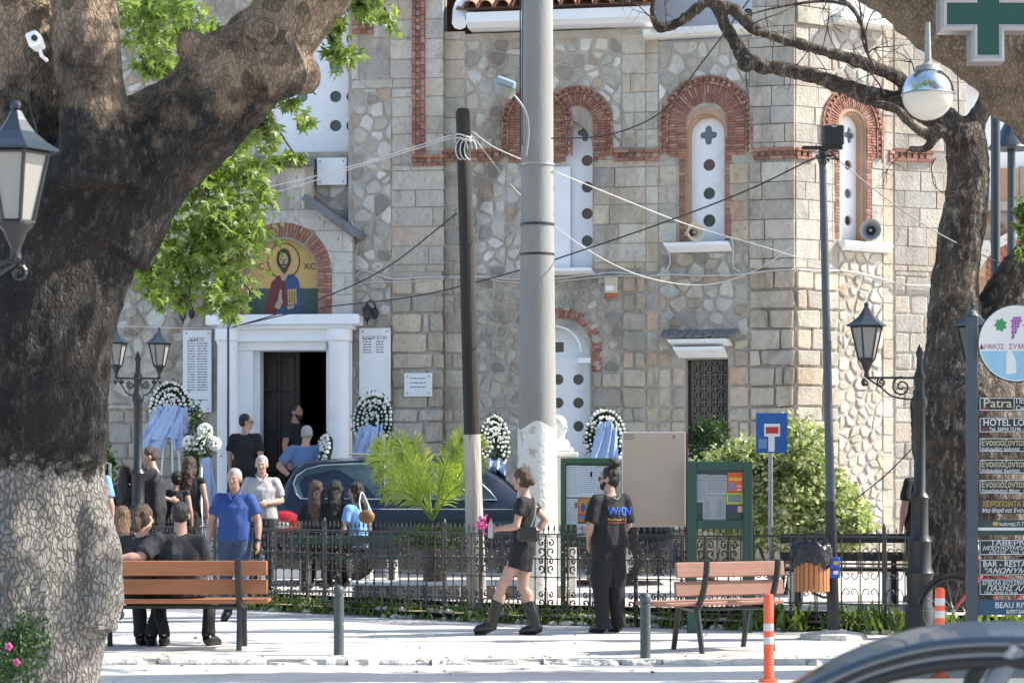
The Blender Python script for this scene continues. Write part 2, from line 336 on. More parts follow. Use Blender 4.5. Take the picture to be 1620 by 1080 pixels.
M['binwood'] = mat('bin_slat_wood', (.42, .17, .07), .6, .25, 8, .15, stretch=(1, 1, .15), rnd=.2)
M['bag'] = mat('black_bin_bag', (.015, .016, .022), .18, .2, 14, .5, 22)
M['gold'] = mat('gold_mosaic', (.52, .35, .13), .5, .3, 50, .3, 120)
M['mgreen'] = mat('green_mosaic', (.045, .085, .07), .6, .35, 50, .3, 120)
M['mblue'] = mat('blue_mosaic', (.035, .08, .18), .6, .35, 50, .3, 120)
M['mred'] = mat('maroon_mosaic', (.14, .028, .03), .6, .35, 50, .3, 120)
M['mflesh'] = mat('flesh_mosaic', (.42, .30, .22), .6, .25, 60, .3, 120)
M['mhair'] = mat('brown_mosaic', (.05, .028, .02), .6, .3, 60, .3, 120)
M['leaf'] = leafmat('plane_leaf', (.07, .12, .03), (.24, .29, .10), .45, sc=2.5)
M['leafdk'] = leafmat('dark_leaf', (.018, .045, .015), (.04, .08, .02), .3)
M['leafvar'] = leafmat('variegated_leaf', (.10, .15, .05), (.46, .47, .30), .3)
M['palm'] = leafmat('palm_leaflet', (.20, .27, .04), (.32, .36, .09), .45)
M['grass'] = leafmat('weed_leaf', (.05, .10, .02), (.16, .20, .05), .35)
M['ribbon'] = mat('pale_blue_ribbon', (.40, .52, .76), .55, .08, 8, .1)
M['petal'] = mat('white_petal', (.78, .78, .72), .7, .08, 30, .1)
M['pink'] = mat('pink_petal', (.72, .12, .34), .6, .15, 30, .1)
M['bark'] = barkmat('plane_bark', (.007, .006, .005), (.022, .017, .013), (.085, .072, .064), zsplit=1.82, white=(.285, .265, .24), tan=(.30, .22, .155), tanz=(5.75, 6.5))
M['bark2'] = barkmat('bare_branch_bark', (.035, .026, .02), (.12, .092, .07), (.34, .29, .24))
M['bark3'] = barkmat('brown_plane_bark', (.14, .10, .07), (.26, .19, .13), (.33, .26, .20))
M['cablew'] = mat('white_cable', (.50, .50, .48), .6, .1, 5, 0)
M['cableb'] = mat('black_cable', (.02, .02, .022), .6, .1, 5, 0)
M['pole'] = mat('grey_blue_pole_paint', (.055, .075, .095), .4, .1, 8, .05)
M['lroof'] = mat('lantern_roof_paint', (.022, .032, .048), .4, .1, 8, .05)
M['galv'] = mat('galvanised_steel', (.32, .33, .34), .45, .12, 10, .05, metal=.4)
TEXTC = {}
def text(body, size, Mx, mat_, root, name="lettering", align='LEFT', thick=.0015, xs=1.0, world=True, bold=0.0, shear=0.0):
    """flat printed lettering: built in the local XY plane of matrix Mx (X right, Y up)"""
    cu = bpy.data.curves.new("t", 'FONT'); cu.body = body; cu.size = size; cu.align_x = align; cu.extrude = thick; cu.offset = bold; cu.shear = shear; cu.resolution_u = 2
    o = bpy.data.objects.new("t", cu); COL.objects.link(o); dg = bpy.context.evaluated_depsgraph_get()
    me = bpy.data.meshes.new_from_object(o.evaluated_get(dg)); COL.objects.unlink(o); bpy.data.objects.remove(o)
    A = Mx @ Matrix.Diagonal((xs, 1, 1, 1))
    if world and root is not None and root.name in WM: A = WM[root.name].inverted() @ A
    me.transform(A); me.materials.clear(); me.materials.append(mat_); me.name = name
    ob = bpy.data.objects.new(name, me); link(ob, root); return ob
def facing(p, ang=0.0):
    """matrix whose X is image-right, Y is up, Z towards the camera, turned by ang about the vertical"""
    return Matrix.Translation(p) @ Matrix.Rotation(ang, 4, 'Z') @ Matrix.Rotation(R(90), 4, 'X')
# ------------------------------------------------------------------ ground
rng = random.Random(7)
M['pave'] = mat('pavement_cement', (.50, .485, .46), .9, .12, 3.0, .2, 60, col2=(.33, .31, .28), c2t=(.52, .72), sc2=1.7)
M['asphalt'] = mat('worn_street', (.50, .485, .46), .9, .10, 6, .15, 90, col2=(.40, .38, .36), c2t=(.5, .7), sc2=.8)
M['plaza'] = mat('plaza_paving', (.52, .49, .45), .9, .10, 5, .1)
M['kerb'] = mat('kerb_stone', (.50, .48, .45), .95, .16, 9, .5, 25, col2=(.30, .24, .19), c2t=(.60, .72), sc2=5)
M['dirt'] = mat('dry_earth', (.26, .22, .16), .95, .3, 12, .5)
mb = MB(); mb.face([(-400, -60, -.045), (400, -60, -.045), (400, 900, -.045), (-400, 900, -.045)]); struct('ground', mb, M['asphalt'])
FL = [(X(60, 30.3), 30.3), (X(180, 29.4), 29.4), (X(760, 25.4), 25.4), (X(1190, 24.1), 24.1), (X(1470, 23.4), 23.4), (X(1900, 22.0), 22.0)]
def fy(x):
    for (a, b), (c, d) in zip(FL, FL[1:]):
        if x <= c: break
    return b + (d-b)*(x-a)/(c-a)
def grid_poly(x0, x1, nx, y0f, y1f, ny, zf):
    m_ = MB(); vs_ = []; fs = []
    for j in range(ny+1):
        for i in range(nx+1):
            x = x0 + (x1-x0)*i/nx; y = y0f(x) + (y1f(x)-y0f(x))*j/ny; vs_.append((x, y, zf(x, y)))
    for j in range(ny):
        for i in range(nx): a = j*(nx+1)+i; fs.append((a, a+1, a+nx+2, a+nx+1))
    m_.add(vs_, fs); return m_
KY = 20.35
nz = lambda x, y, s, a: noise.noise(Vector((x*s, y*s, 3.1)))*a
kedge = lambda x: KY + nz(x, 0, 1.7, .10)
mb = grid_poly(-30, 30, 240, kedge, lambda x: fy(x)+.4, 30, lambda x, y: nz(x, y, .8, .006))
for i in range(240):
    xa = -30+60*i/240; xb = xa+.25; mb.face([(xa, kedge(xa), -.13), (xb, kedge(xb), -.13), (xb, kedge(xb), nz(xb, kedge(xb), .8, .006)), (xa, kedge(xa), nz(xa, kedge(xa), .8, .006))])
struct('pavement', mb, M['pave'], True)
mb = grid_poly(-30, 30, 60, lambda x: fy(x)-.02, lambda x: fy(x)+.30, 3, lambda x, y: .085+nz(x, y, 4, .03))
mb.add([(-30, fy(-30)-.05, -.02), (-30, fy(-30)-.02, .085), (30, fy(30)-.05, -.02), (30, fy(30)-.02, .085)], [(0, 2, 3, 1)])
struct('planting_strip', mb, M['dirt'], True)
mb = grid_poly(-60, 60, 60, lambda x: fy(x)+.30, lambda x: 60, 30, lambda x, y: .20)
mb.add([(-60, fy(-60)+.3, -.1), (60, fy(60)+.3, -.1), (60, fy(60)+.3, .2), (-60, fy(-60)+.3, .2)], [(0, 1, 2, 3)])
plaza = struct('plaza', mb, M['plaza'])
# broken kerb of uneven stones along the pavement edge
kerb = bpy.data.objects.new('kerb', None); COL.objects.link(kerb); kerb['kind'] = 'structure'
x = -5.2
while x < 6.5:
    l = rng.uniform(.35, 1.3); m_ = MB(); n = 9; top = []; fr = []; bo = []; bk = []
    for i in range(n):
        xx = x + .012 + (l-.024)*i/(n-1); y0 = kedge(xx)-.10+nz(xx, 1, 9, .07)+rng.uniform(-.03, .03); z = .004 + nz(xx, 4, 5, .012) - (.03 if rng.random() < .22 else 0)
        fr.append((xx, y0, z-.03)); top.append((xx, y0+.03, z)); bk.append((xx, kedge(xx)+.06+nz(xx, 2, 8, .03), z-.002)); bo.append((xx, y0-.01, -.13))
    vs_ = bo+fr+top+bk; fs = []
    for r_ in range(3):
        for i in range(n-1): fs.append((r_*n+i, r_*n+i+1, (r_+1)*n+i+1, (r_+1)*n+i))
    fs += [(0, n, 2*n, 3*n), (n-1, 4*n-1, 3*n-1, 2*n-1)]
    m_.add(vs_, fs); o = part('kerb_stone', m_, M['kerb'], kerb); x += l
# paving joints scored in the cement
# ------------------------------------------------------------------ church
church = thing('church', 'large stone church with red brick arches, white pierced windows and a white marble doorway', 'church', (X(700, 34), 34, .2))
class Facet:
    def __init__(s, pa, Ya, pb, Yb, off=0.0):
        s.A = Vector((X(pa, Ya), Ya)); s.B = Vector((X(pb, Yb), Yb)); s.U = (s.B-s.A).normalized(); s.N = Vector((s.U.y, -s.U.x)); s.A = s.A + s.N*off; s.B = s.B + s.N*off; s.L = (s.B-s.A).length
    def uv(s, px, py, d=0.0):
        dx, dz = (px-810)/F, (HY-py)/F; A = s.A + s.N*d; t = A.dot(s.N)/(dx*s.N.x + s.N.y); p = Vector((t*dx, t))
        return (p-A).dot(s.U), H + t*dz
    def w(s, u, z, d=0.0): p = s.A + s.U*u + s.N*d; return Vector((p.x, p.y, z))
    def ang(s): return math.atan2(s.U.y, s.U.x)
fL = Facet(20, 34.5, 556, 34.0)
fP = Facet(555, 33.95, 702, 33.72, .16)
fA = Facet(702, 33.72, 1022, 33.2)
fB = Facet(1022, 33.2, 1258, 32.6)
fC = Facet(1258, 32.6, 1412, 33.6)
fD = Facet(1412, 33.6, 1528, 34.05)
class Hole:      # arch-topped or rectangular keep-out
    def __init__(s, fac, cx, w, top, bot, arch=True):
        uc, zb = fac.uv(cx, bot); _, zt = fac.uv(cx, top); s.w = w*33.4/F; s.uc = uc; s.zb = zb; s.arch = arch; s.zt = zt; s.zs = zt - s.w if arch else zt
    def push(s, u, z):
        if z <= s.zb or abs(u-s.uc) >= s.w: return u, z
        if z > s.zs:
            if not s.arch: return u, z
            dx, dz = u-s.uc, z-s.zs; r_ = math.hypot(dx, dz)
            if r_ < s.w: r_ = max(r_, 1e-4); return s.uc+dx/r_*s.w, s.zs+dz/r_*s.w
            return u, z
        if z - s.zb < .04: return u, s.zb
        return s.uc + (s.w if u > s.uc else -s.w), z
    def inside(s, u, z):
        if z <= s.zb or abs(u-s.uc) >= s.w: return False
        if z <= s.zs: return True
        return s.arch and math.hypot(u-s.uc, z-s.zs) < s.w
    def outline(s, g=0.0, n=14):
        w_ = s.w+g; pts = [(s.uc-w_, s.zb-(g if g > 0 else 0)), (s.uc+w_, s.zb-(g if g > 0 else 0))]
        if s.arch: pts += [(s.uc+w_*math.cos(math.pi*k/n), s.zs+w_*math.sin(math.pi*k/n)) for k in range(n+1)]
        else: pts += [(s.uc+w_, s.zt), (s.uc-w_, s.zt)]
        return pts
def area(p): return .5*abs(sum(p[i][0]*p[(i+1) % len(p)][1]-p[(i+1) % len(p)][0]*p[i][1] for i in range(len(p))))
def holed(mb, fac, outer, holes, d, thick, back=False):
    loops = [outer]+holes; flat = [q for l in loops for q in l]
    tris = tessellate_polygon([[Vector((q[0], q[1], 0)) for q in l] for l in loops])
    mb.add([fac.w(q[0], q[1], d) for q in flat], [tuple(t) for t in tris])
    for l in loops:
        n = len(l); mb.add([fac.w(q[0], q[1], d) for q in l]+[fac.w(q[0], q[1], d-thick) for q in l], [(i, (i+1) % n, n+(i+1) % n, n+i) for i in range(n)])
    if back: mb.add([fac.w(q[0], q[1], d-thick) for q in flat], [tuple(t)[::-1] for t in tris])
def circ(u, z, r, n=14, a=1.0): return [(u+r*math.cos(2*math.pi*k/n), z+r*a*math.sin(2*math.pi*k/n)) for k in range(n)]
def rect(fac, a, b, c, d, dd=0.0):
    u0, _ = fac.uv(a, c, dd); u1, _ = fac.uv(b, c, dd); _, z1 = fac.uv((a+b)/2, c, dd); _, z0 = fac.uv((a+b)/2, d, dd); return u0, u1, z0, z1
PIECES = {'ashlar_block': [], 'rubble_stone': [], 'brick': [], 'dentil_brick': []}
def piece(kind, fac, poly, h, tint, bev=.012, d0=-.02, tilt=.3):
    c = (sum(p[0] for p in poly)/len(poly), sum(p[1] for p in poly)/len(poly)); n = len(poly)
    ar = area(poly)
    if ar < .0008: return
    if kind in ('brick', 'dentil_brick'):
        inn = [(p[0]+(c[0]-p[0])*.12, p[1]+(c[1]-p[1])*.12) for p in poly]
    else:
        inn = []
        for p in poly:
            v_ = Vector((c[0]-p[0], c[1]-p[1])); l = v_.length; k = min(bev*1.5, l*.35)/max(l, 1e-6); inn.append((p[0]+v_.x*k, p[1]+v_.y*k))
    tx, tz = rng.uniform(-tilt, tilt)*.06, rng.uniform(-tilt, tilt)*.06
    hh = lambda p: max(.006, h + (p[0]-c[0])*tx + (p[1]-c[1])*tz)
    vs_ = [fac.w(p[0], p[1], d0) for p in poly]+[fac.w(p[0], p[1], hh(p)-bev*.7) for p in poly]+[fac.w(p[0], p[1], hh(p)) for p in inn]
    fs = [(i, (i+1) % n, n+(i+1) % n, n+i) for i in range(n)]+[(n+i, n+(i+1) % n, 2*n+(i+1) % n, 2*n+i) for i in range(n)]+[tuple(range(2*n, 3*n))]
    PIECES[kind].append((ar, vs_, fs, tint, fac.w(c[0], c[1], 0)))
def tj(c, v=.08, w_=.02):
    k = 1+rng.uniform(-v, v); c = (c[0]*1.0, c[1]*.975, c[2]*.92) if c[0]/c[2] < 1.6 else c
    return tuple(max(.01, q*k+rng.uniform(-w_, w_)*q) for q in c)
GREYA = [(.44, .42, .385), (.47, .45, .41), (.41, .39, .365), (.46, .41, .355), (.50, .475, .43), (.38, .36, .33)]
WARM = [(.47, .41, .34), (.44, .40, .34), (.49, .44, .37), (.46, .37, .29), (.43, .405, .37)]
ROUGH = [(.41, .39, .345), (.37, .35, .315), (.44, .41, .36), (.40, .36, .31), (.34, .325, .30), (.48, .45, .41)]
RUB = [(.50, .50, .48), (.57, .57, .55), (.45, .44, .42), (.41, .385, .35), (.37, .355, .33), (.27, .25, .235), (.40, .32, .25), (.53, .52, .49), (.49, .46, .41), (.46, .44, .40)]
_g = random.Random(3); ZA = [-.2]; ZR = [-.2]
while ZA[-1] < 12: ZA.append(ZA[-1]+_g.uniform(.25, .30))
while ZR[-1] < 12: ZR.append(ZR[-1]+_g.choice([.2, .24, .3, .33, .28]))
def usable(poly, holes):
    c = (sum(p[0] for p in poly)/len(poly), sum(p[1] for p in poly)/len(poly))
    return sum(h.inside(*p) for h in holes for p in poly) < len(poly)*.75 and not any(h.inside(*c) and all(h.inside(*p) for p in poly) for h in holes)
def fit(poly, holes):
    if any(h.inside(*p) for h in holes for p in poly):
        q = []
        for i in range(len(poly)):
            a, b = poly[i], poly[(i+1) % len(poly)]; k = max(1, int(math.hypot(b[0]-a[0], b[1]-a[1])/.12))
            for j in range(k): q.append((a[0]+(b[0]-a[0])*j/k, a[1]+(b[1]-a[1])*j/k))
        q2 = q
        for h in holes:
            if any(h.inside(*p) for p in q2): q2 = [h.push(*p) for p in q2]
            else: continue
            if any(h2.inside(*p) for h2 in holes if h2 is not h for p in q2): pass
        if q2 == q: return poly
        r_ = []
        for p in q2:
            if not r_ or math.hypot(p[0]-r_[-1][0], p[1]-r_[-1][1]) > .012: r_.append(p)
        return r_
    return poly
def ashlar(fac, a, b, c, d, pal, rows=ZA, wid=(.45, .85), gap=.0055, jit=.003, h=.014, holes=(), dd=0.0, single=False, sliver=0.0):
    u0, u1, z0, z1 = rect(fac, a, b, c, d); k = 0
    for ra, rb in zip(rows, rows[1:]):
        lo, hi = max(ra, z0), min(rb, z1)
        if hi-lo < .07: continue
        iv = [(u0, u1)]
        for hl in holes:
            if not hasattr(hl, 'uc'): continue
            zm = (lo+hi)/2; hw = 0
            if hl.zb < zm <= hl.zs: hw = hl.w
            elif zm > hl.zs and hl.arch and zm < hl.zs+hl.w: hw = math.sqrt(max(0, hl.w**2-(max(lo, hl.zs)-hl.zs)**2))
            if hw:
                nv = []
                for p_, q_ in iv:
                    if hl.uc+hw <= p_ or hl.uc-hw >= q_: nv.append((p_, q_)); continue
                    if hl.uc-hw > p_: nv.append((p_, hl.uc-hw))
                    if hl.uc+hw < q_: nv.append((hl.uc+hw, q_))
                iv = nv
        for ua_, ub_ in iv: row(fac, ua_, ub_, lo, hi, pal, wid, gap, jit, h, holes, dd, single, sliver)
def row(fac, u0, u1, lo, hi, pal, wid, gap, jit, h, holes, dd, single, sliver):
        u = u0; first = True
        while u < u1-.02:
            wd = rng.uniform(*wid) if not first else rng.uniform(*wid)*rng.choice([.55, 1])
            if sliver and rng.random() < sliver: wd = rng.uniform(.09, .17)
            if single: wd = u1-u0
            e = min(u+wd, u1)
            if u1-e < .14: e = u1
            g = gap; J = lambda: rng.uniform(-jit, jit)
            uu, ee, l2, h2 = u+g, e-g, lo+g, hi-g
            if jit > .008:
                poly = []
                cor = min(.035, (ee-uu)*.2, (h2-l2)*.2)
                for (x_, z_, sx, sz) in ((uu, l2, 1, 1), (ee, l2, -1, 1), (ee, h2, -1, -1), (uu, h2, 1, -1)):
                    p1 = (x_+sx*cor*rng.uniform(.2, 1), z_+J()); p2 = (x_+J(), z_+sz*cor*rng.uniform(.2, 1))
                    poly += [p2, p1] if (sx*sz) > 0 else [p1, p2]
                    if sx*sz > 0: pass
            else: poly = [(uu+J(), l2+J()), (ee+J(), l2+J()), (ee+J(), h2+J()), (uu+J(), h2+J())]
            if usable(poly, holes):
                q = fit(poly, holes)
                if len(q) >= 3: piece('ashlar_block', fac, q, h+rng.uniform(-.006, .008)+dd, tj(rng.choice(pal)), bev=.006 if jit < .008 else .014)
            u = e; first = False
def clip(poly, nx, ny, k):
    out = []
    for i in range(len(poly)):
        a, b = poly[i], poly[(i+1) % len(poly)]; da = a[0]*nx+a[1]*ny-k; db = b[0]*nx+b[1]*ny-k
        if da <= 0: out.append(a)
        if (da < 0) != (db < 0) and abs(da-db) > 1e-9: t = da/(da-db); out.append((a[0]+(b[0]-a[0])*t, a[1]+(b[1]-a[1])*t))
    return out
def rubble(fac, a, b, c, d, pal=RUB, size=.22, holes=(), h=.016, fillr=(.74, 1.03)):
    u0, u1, z0, z1 = rect(fac, a, b, c, d); pts = []; nu = max(1, round((u1-u0)/size)); nzz = max(1, round((z1-z0)/(size*.92)))
    for j in range(nzz):
        for i in range(nu):
            if rng.random() < .04: continue
            pts.append((u0+(i+.5+(.25 if j % 2 else -.25)+rng.uniform(-.38, .38))*(u1-u0)/nu, z0+(j+.5+rng.uniform(-.36, .36))*(z1-z0)/nzz))
            if rng.random() < .16: pts.append((pts[-1][0]+rng.uniform(-.5, .5)*size, pts[-1][1]+rng.uniform(.3, .6)*size))
    for i, p in enumerate(pts):
        if not (u0-.05 < p[0] < u1+.05): continue
        cell = [(u0, z0), (u1, z0), (u1, z1), (u0, z1)]
        for q in sorted(pts, key=lambda q: (q[0]-p[0])**2+(q[1]-p[1])**2)[1:13]:
            dx, dy = q[0]-p[0], q[1]-p[1]; cell = clip(cell, dx, dy, (q[0]**2+q[1]**2-p[0]**2-p[1]**2)/2)
            if len(cell) < 3: break
        if len(cell) < 3 or area(cell) < .006: continue
        cx = sum(q[0] for q in cell)/len(cell); cz = sum(q[1] for q in cell)/len(cell); k = rng.uniform(*fillr); sh = []
        for q in cell:
            v_ = Vector((q[0]-cx, q[1]-cz)); l = max(v_.length, 1e-5); l2 = max(l-.014, l*.5)*k*rng.uniform(.93, 1.03); sh.append((cx+v_.x/l*l2, cz+v_.y/l*l2))
        if len(sh) > 8: sh = sh[:8]
        ch = []
        for m_ in range(len(sh)):
            A_, B_ = sh[m_], sh[(m_+1) % len(sh)]; t = rng.uniform(.08, .27)
            ch += [(A_[0]+(B_[0]-A_[0])*t, A_[1]+(B_[1]-A_[1])*t), (A_[0]+(B_[0]-A_[0])*(1-t), A_[1]+(B_[1]-A_[1])*(1-t))]
        if not usable(ch, holes): continue
        ch = fit(ch, holes)
        if len(ch) >= 5 and area(ch) > .004: piece('rubble_stone', fac, ch, h+rng.uniform(-.006, .012), tj(rng.choice(pal), .14), bev=.010, tilt=.7)
BR = [(.33, .145, .10), (.28, .12, .085), (.37, .18, .125), (.31, .15, .115), (.25, .11, .08), (.40, .22, .165)]
def ring(fac, cx, top, r1, r0, bot, n, kind='brick', h=.022, legs=True, half=None, arch=True):
    """radial bricks between radii r0..r1 (px) over an arch whose outer top is at row top, with stacked legs down to row bot"""
    k = 33.4/F; uc, zt = fac.uv(cx, top); zs = zt-r1*k; R1, R0 = r1*k, r0*k
    for i in range(n if arch else 0):
        a0 = math.pi*i/n; a1 = math.pi*(i+1)/n; g = .13*(a1-a0)*1.2
        if half == 'r' and a1 > math.pi*.72: continue
        rs = [(R0+.004, R1-.004)] if (R1-R0) < .16 or (i % 2) else [(R0+.004, (R0+R1)*.5+rng.uniform(-.03, .03)-.004), ]
        if len(rs) == 1 and (R1-R0) >= .16 and not i % 2: rs.append((rs[0][1]+.008, R1-.004))
        for ra, rb in rs:
            poly = [(uc+rr*math.cos(aa), zs+rr*math.sin(aa)) for rr, aa in ((ra, a0+g), (rb, a0+g), (rb, a1-g), (ra, a1-g))]
            piece(kind, fac, poly, h+rng.uniform(-.004, .006), tj(rng.choice(BR)), bev=.005)
    if legs:
        _, zb = fac.uv(cx, bot); z = zs; bh = math.pi*(R0+R1)/2/n
        while z-bh > zb-.01:
            for sgn in (-1, 1):
                if half == 'r' and sgn < 0: continue
                ul, ur = sorted((uc+sgn*R0, uc+sgn*R1)); cuts = [ul, ur] if (R1-R0) < .16 else [ul, ul+(ur-ul)*rng.choice([.4, .5, .6]), ur]
                for ca, cb in zip(cuts, cuts[1:]): piece(kind, fac, [(ca+.005, z-bh+.005), (cb-.005, z-bh+.005), (cb-.005, z-.005), (ca+.005, z-.005)], h+rng.uniform(-.004, .006), tj(rng.choice(BR)), bev=.005)
            z -= bh
    return uc, zs, R0, R1
def dogtooth(fac, cx, top, r1, r0, bot):
    """outer moulding: thin ring, row of angled teeth with dark gaps, thin ring"""
    k = 33.4/F; uc, zt = fac.uv(cx, top); zs = zt-r1*k; R1, R0 = r1*k, r0*k; _, zb = fac.uv(cx, bot); th = (R1-R0)
    L = math.pi*(R0+R1)/2; n = int(L/.085)
    seq = [('a', math.pi*i/n, math.pi*(i+1)/n) for i in range(n)]
    for _, a0, a1 in seq:
        c_ = lambda r_, a: (uc+r_*math.cos(a), zs+r_*math.sin(a)); g = (a1-a0)*.06
        piece('dentil_brick', fac, [c_(R1-th*.3, a0+g), c_(R1, a0+g), c_(R1, a1-g), c_(R1-th*.3, a1-g)], .045, tj(rng.choice(BR)), bev=.004)
        piece('dentil_brick', fac, [c_(R0, a0+g), c_(R0+th*.25, a0+g), c_(R0+th*.25, a1-g), c_(R0, a1-g)], .05, tj(rng.choice(BR)), bev=.004)
        piece('dentil_brick', fac, [c_(R0+th*.3, a0+g), c_(R1-th*.34, a0+g), c_(R1-th*.34, a1-(a1-a0)*.45), c_(R0+th*.3, a1-(a1-a0)*.45)], .055, tj(rng.choice(BR), .2), bev=.004)
    z = zs
    while z-.085 > zb:
        for sg in (-1, 1):
            for fa, fb, hh, q in ((0, .25, .05, 1), (.3, .66, .055, .55), (.7, 1, .07, 1)):
                ua, ub = sorted((uc+sg*(R0+th*fa), uc+sg*(R0+th*fb))); piece('dentil_brick', fac, [(ua, z-.083*q), (ub, z-.083*q), (ub, z-.004), (ua, z-.004)], hh*.7, tj(rng.choice(BR)), bev=.004)
        z -= .085
def band(fac, pa, pb, py, vertical=False, pt=None):
    """three-course brick band: plain, dentil, plain; 18 px tall"""
    if not vertical:
        u0, u1, zl, zh = rect(fac, pa, pb, py-9, py+9); t = zh-zl; u = u0
        while u < u1-.02:
            e = min(u+rng.uniform(.16, .24), u1)
            for a, b, hh in ((0, .27, .05), (.73, 1, .06)):
                piece('dentil_brick', fac, [(u+.005, zl+t*a), (e-.005, zl+t*a), (e-.005, zl+t*b), (u+.005, zl+t*b)], hh, tj(rng.choice(BR)), bev=.004)
            u = e
        u = u0
        while u < u1-.05:
            piece('dentil_brick', fac, [(u, zl+t*.3), (u+.065, zl+t*.3), (u+.065, zl+t*.7), (u, zl+t*.7)], .045, tj(rng.choice(BR), .2), bev=.004); u += .11
    else:
        u0, u1, zl, zh = rect(fac, pa, pb, pt, py); t = u1-u0; z = zl
        while z < zh:
            for a, b, hh in ((0, .27, .05), (.73, 1, .06)):
                piece('dentil_brick', fac, [(u0+t*a, z+.004), (u0+t*b, z+.004), (u0+t*b, z+.10), (u0+t*a, z+.10)], hh, tj(rng.choice(BR)), bev=.004)
            piece('dentil_brick', fac, [(u0+t*.3, z), (u0+t*.7, z), (u0+t*.7, z+.06), (u0+t*.3, z+.06)], .045, tj(rng.choice(BR), .2), bev=.004)
            z += .105
TOP = -90
def wallmesh(fac, openings, top=TOP, bot=990, u0=0.0, u1=None, thick=.32, outer=None):
    m_ = MB(); u1 = fac.L if u1 is None else u1; _, zt = fac.uv((fac.A.x/fac.A.y+fac.B.x/fac.B.y)/2*F+810, top)
    holed(m_, fac, outer or [(u0, 0), (u1, 0), (u1, zt), (u0, zt)], openings, 0, thick)
    part('wall', m_, M['mortar'], church, True, fix=True); return zt
PANES = [M['glassdark'], mat('maroon_glass', (.09, .02, .02), .15, .1, 4, 0, spec=.8), mat('slate_glass', (.10, .14, .19), .2, .1, 4, 0, spec=.8), M['glassdark']]
def pierced(fac, outline, circles, d, thick=.07, quatre=None, pcol=None, name='window'):
    """white pierced panel with real round openings and a dark pane behind each"""
    hs = [circ(*c, 14, 1.0) for c in circles]
    if quatre:
        u, z, r_ = quatre; q = []
        for k in range(4):
            a = math.pi/2*k; cx, cz = u+r_*.62*math.cos(a), z+r_*.75*math.sin(a)
            q += [(cx+r_*.42*math.cos(a+b), cz+r_*.42*math.sin(a+b)) for b in (-1.9, -1.2, -.6, 0, .6, 1.2, 1.9)]
        hs.append(q)
    m_ = MB(); holed(m_, fac, outline, hs, d, thick); o = part(name, m_, M['white'], church, True, fix=True)
    for i, h in enumerate(hs):
        m_ = MB(); cu = sum(q[0] for q in h)/len(h); cz = sum(q[1] for q in h)/len(h)
        m_.prism([fac.w(cu+(q[0]-cu)*1.12, cz+(q[1]-cz)*1.12, d-thick*.75) for q in h], Vector((fac.N.x, fac.N.y, 0))*-.012)
        part('pane', m_, PANES[(pcol or (lambda i: i))(i) % 4], o, True)
    return o
def soffit(fac, cx, w_, top, win):
    """plastered arch soffit between the window head and the brick ring"""
    o = Hole(fac, cx, w_, top, 250); m_ = MB(); n = 18; zl = win.zs-.03; A_ = [(win.uc+win.w*math.cos(math.pi*k/n), win.zs+win.w*math.sin(math.pi*k/n)) for k in range(n+1)]; B_ = [(o.uc+o.w*math.cos(math.pi*k/n), max(zl, o.zs+o.w*math.sin(math.pi*k/n))) for k in range(n+1)]
    m_.add([fac.w(*p, .006) for p in A_]+[fac.w(*p, .006) for p in B_]+[fac.w(*p, -.05) for p in A_], [(k, k+1, n+2+k, n+1+k) for k in range(n)]+[(k, k+1, 2*n+3+k, 2*n+2+k) for k in range(n)]); part('arch_soffit', m_, M['plaster'], church, True)
# --- facet B : window, small door, pilaster
hB = Hole(fB, 1118, 74, 120, 250); hB2 = Hole(fB, 1112, 42, 182, 384, True); hBw = Hole(fB, 1116, 31, 180, 383)
hBd = Hole(fB, 1118, 34, 568, 705, False); hBh = Hole(fB, 1110, 51, 534, 569, False); HB = [hB, hB2, hBd, hBh]
uB = lambda p: fB.uv(p, 400)[0]
zBt = wallmesh(fB, [hBw.outline(), hBd.outline()], top=62)
ashlar(fB, 1022, 1042, 62, 430, GREYA+WARM, wid=(.2, .4), single=True)
rubble(fB, 1042, 1186, 64, 240, holes=[hB])
ashlar(fB, 1186, 1258, 60, 240, GREYA, wid=(.5, .7), dd=.03)
ashlar(fB, 1042, 1186, 254, 384, WARM+GREYA, wid=(.28, .6), holes=[hB2])
ashlar(fB, 1186, 1258, 254, 425, GREYA, wid=(.3, .6), dd=.03)
rubble(fB, 1042, 1186, 400, 536, holes=[hBh]); ashlar(fB, 1042, 1062, 430, 920, WARM, ZR, single=True, jit=.012, gap=.014)
ashlar(fB, 1022, 1042, 430, 920, WARM, ZR, single=True, jit=.012, gap=.014)
ashlar(fB, 1062, 1186, 536, 920, WARM+ROUGH, ZR, wid=(.25, .5), jit=.014, gap=.016, holes=[hBd, hBh], h=.03, sliver=.1)
ashlar(fB, 1186, 1258, 427, 920, ROUGH, ZR, wid=(.4, .7), jit=.014, gap=.016, h=.055, sliver=.15)
dogtooth(fB, 1118, 120, 74, 61, 250); ring(fB, 1118, 133, 61, 32, 250, 34)
ring(fB, 1116, 176, 42, 31, 383, 22, h=.012, arch=False); soffit(fB, 1117, 34, 170, hBw)
band(fB, 1022, 1043, 246); band(fB, 1192, 1258, 243)
o_ = hBw.outline(-.002)
m_ = MB(); holed(m_, fB, hBw.outline(.0), [Hole(fB, 1118, 27, 184, 383).outline()], -.04, .2); part('window_reveal', m_, M['plaster'], church, True, fix=True)
def circs(fac, lst, d): return [(*fac.uv(x_, y_, d), r_*33.4/F) for x_, y_, r_ in lst]
wB = pierced(fB, Hole(fB, 1119, 29, 182, 384).outline(), circs(fB, [(1122, 261, 9.5), (1122, 306, 9.5), (1122, 349, 10)], -.16), -.16, quatre=(*fB.uv(1121, 214, -.16), 13*33.4/F), pcol=lambda i: [1, 0, 0, 2][i])
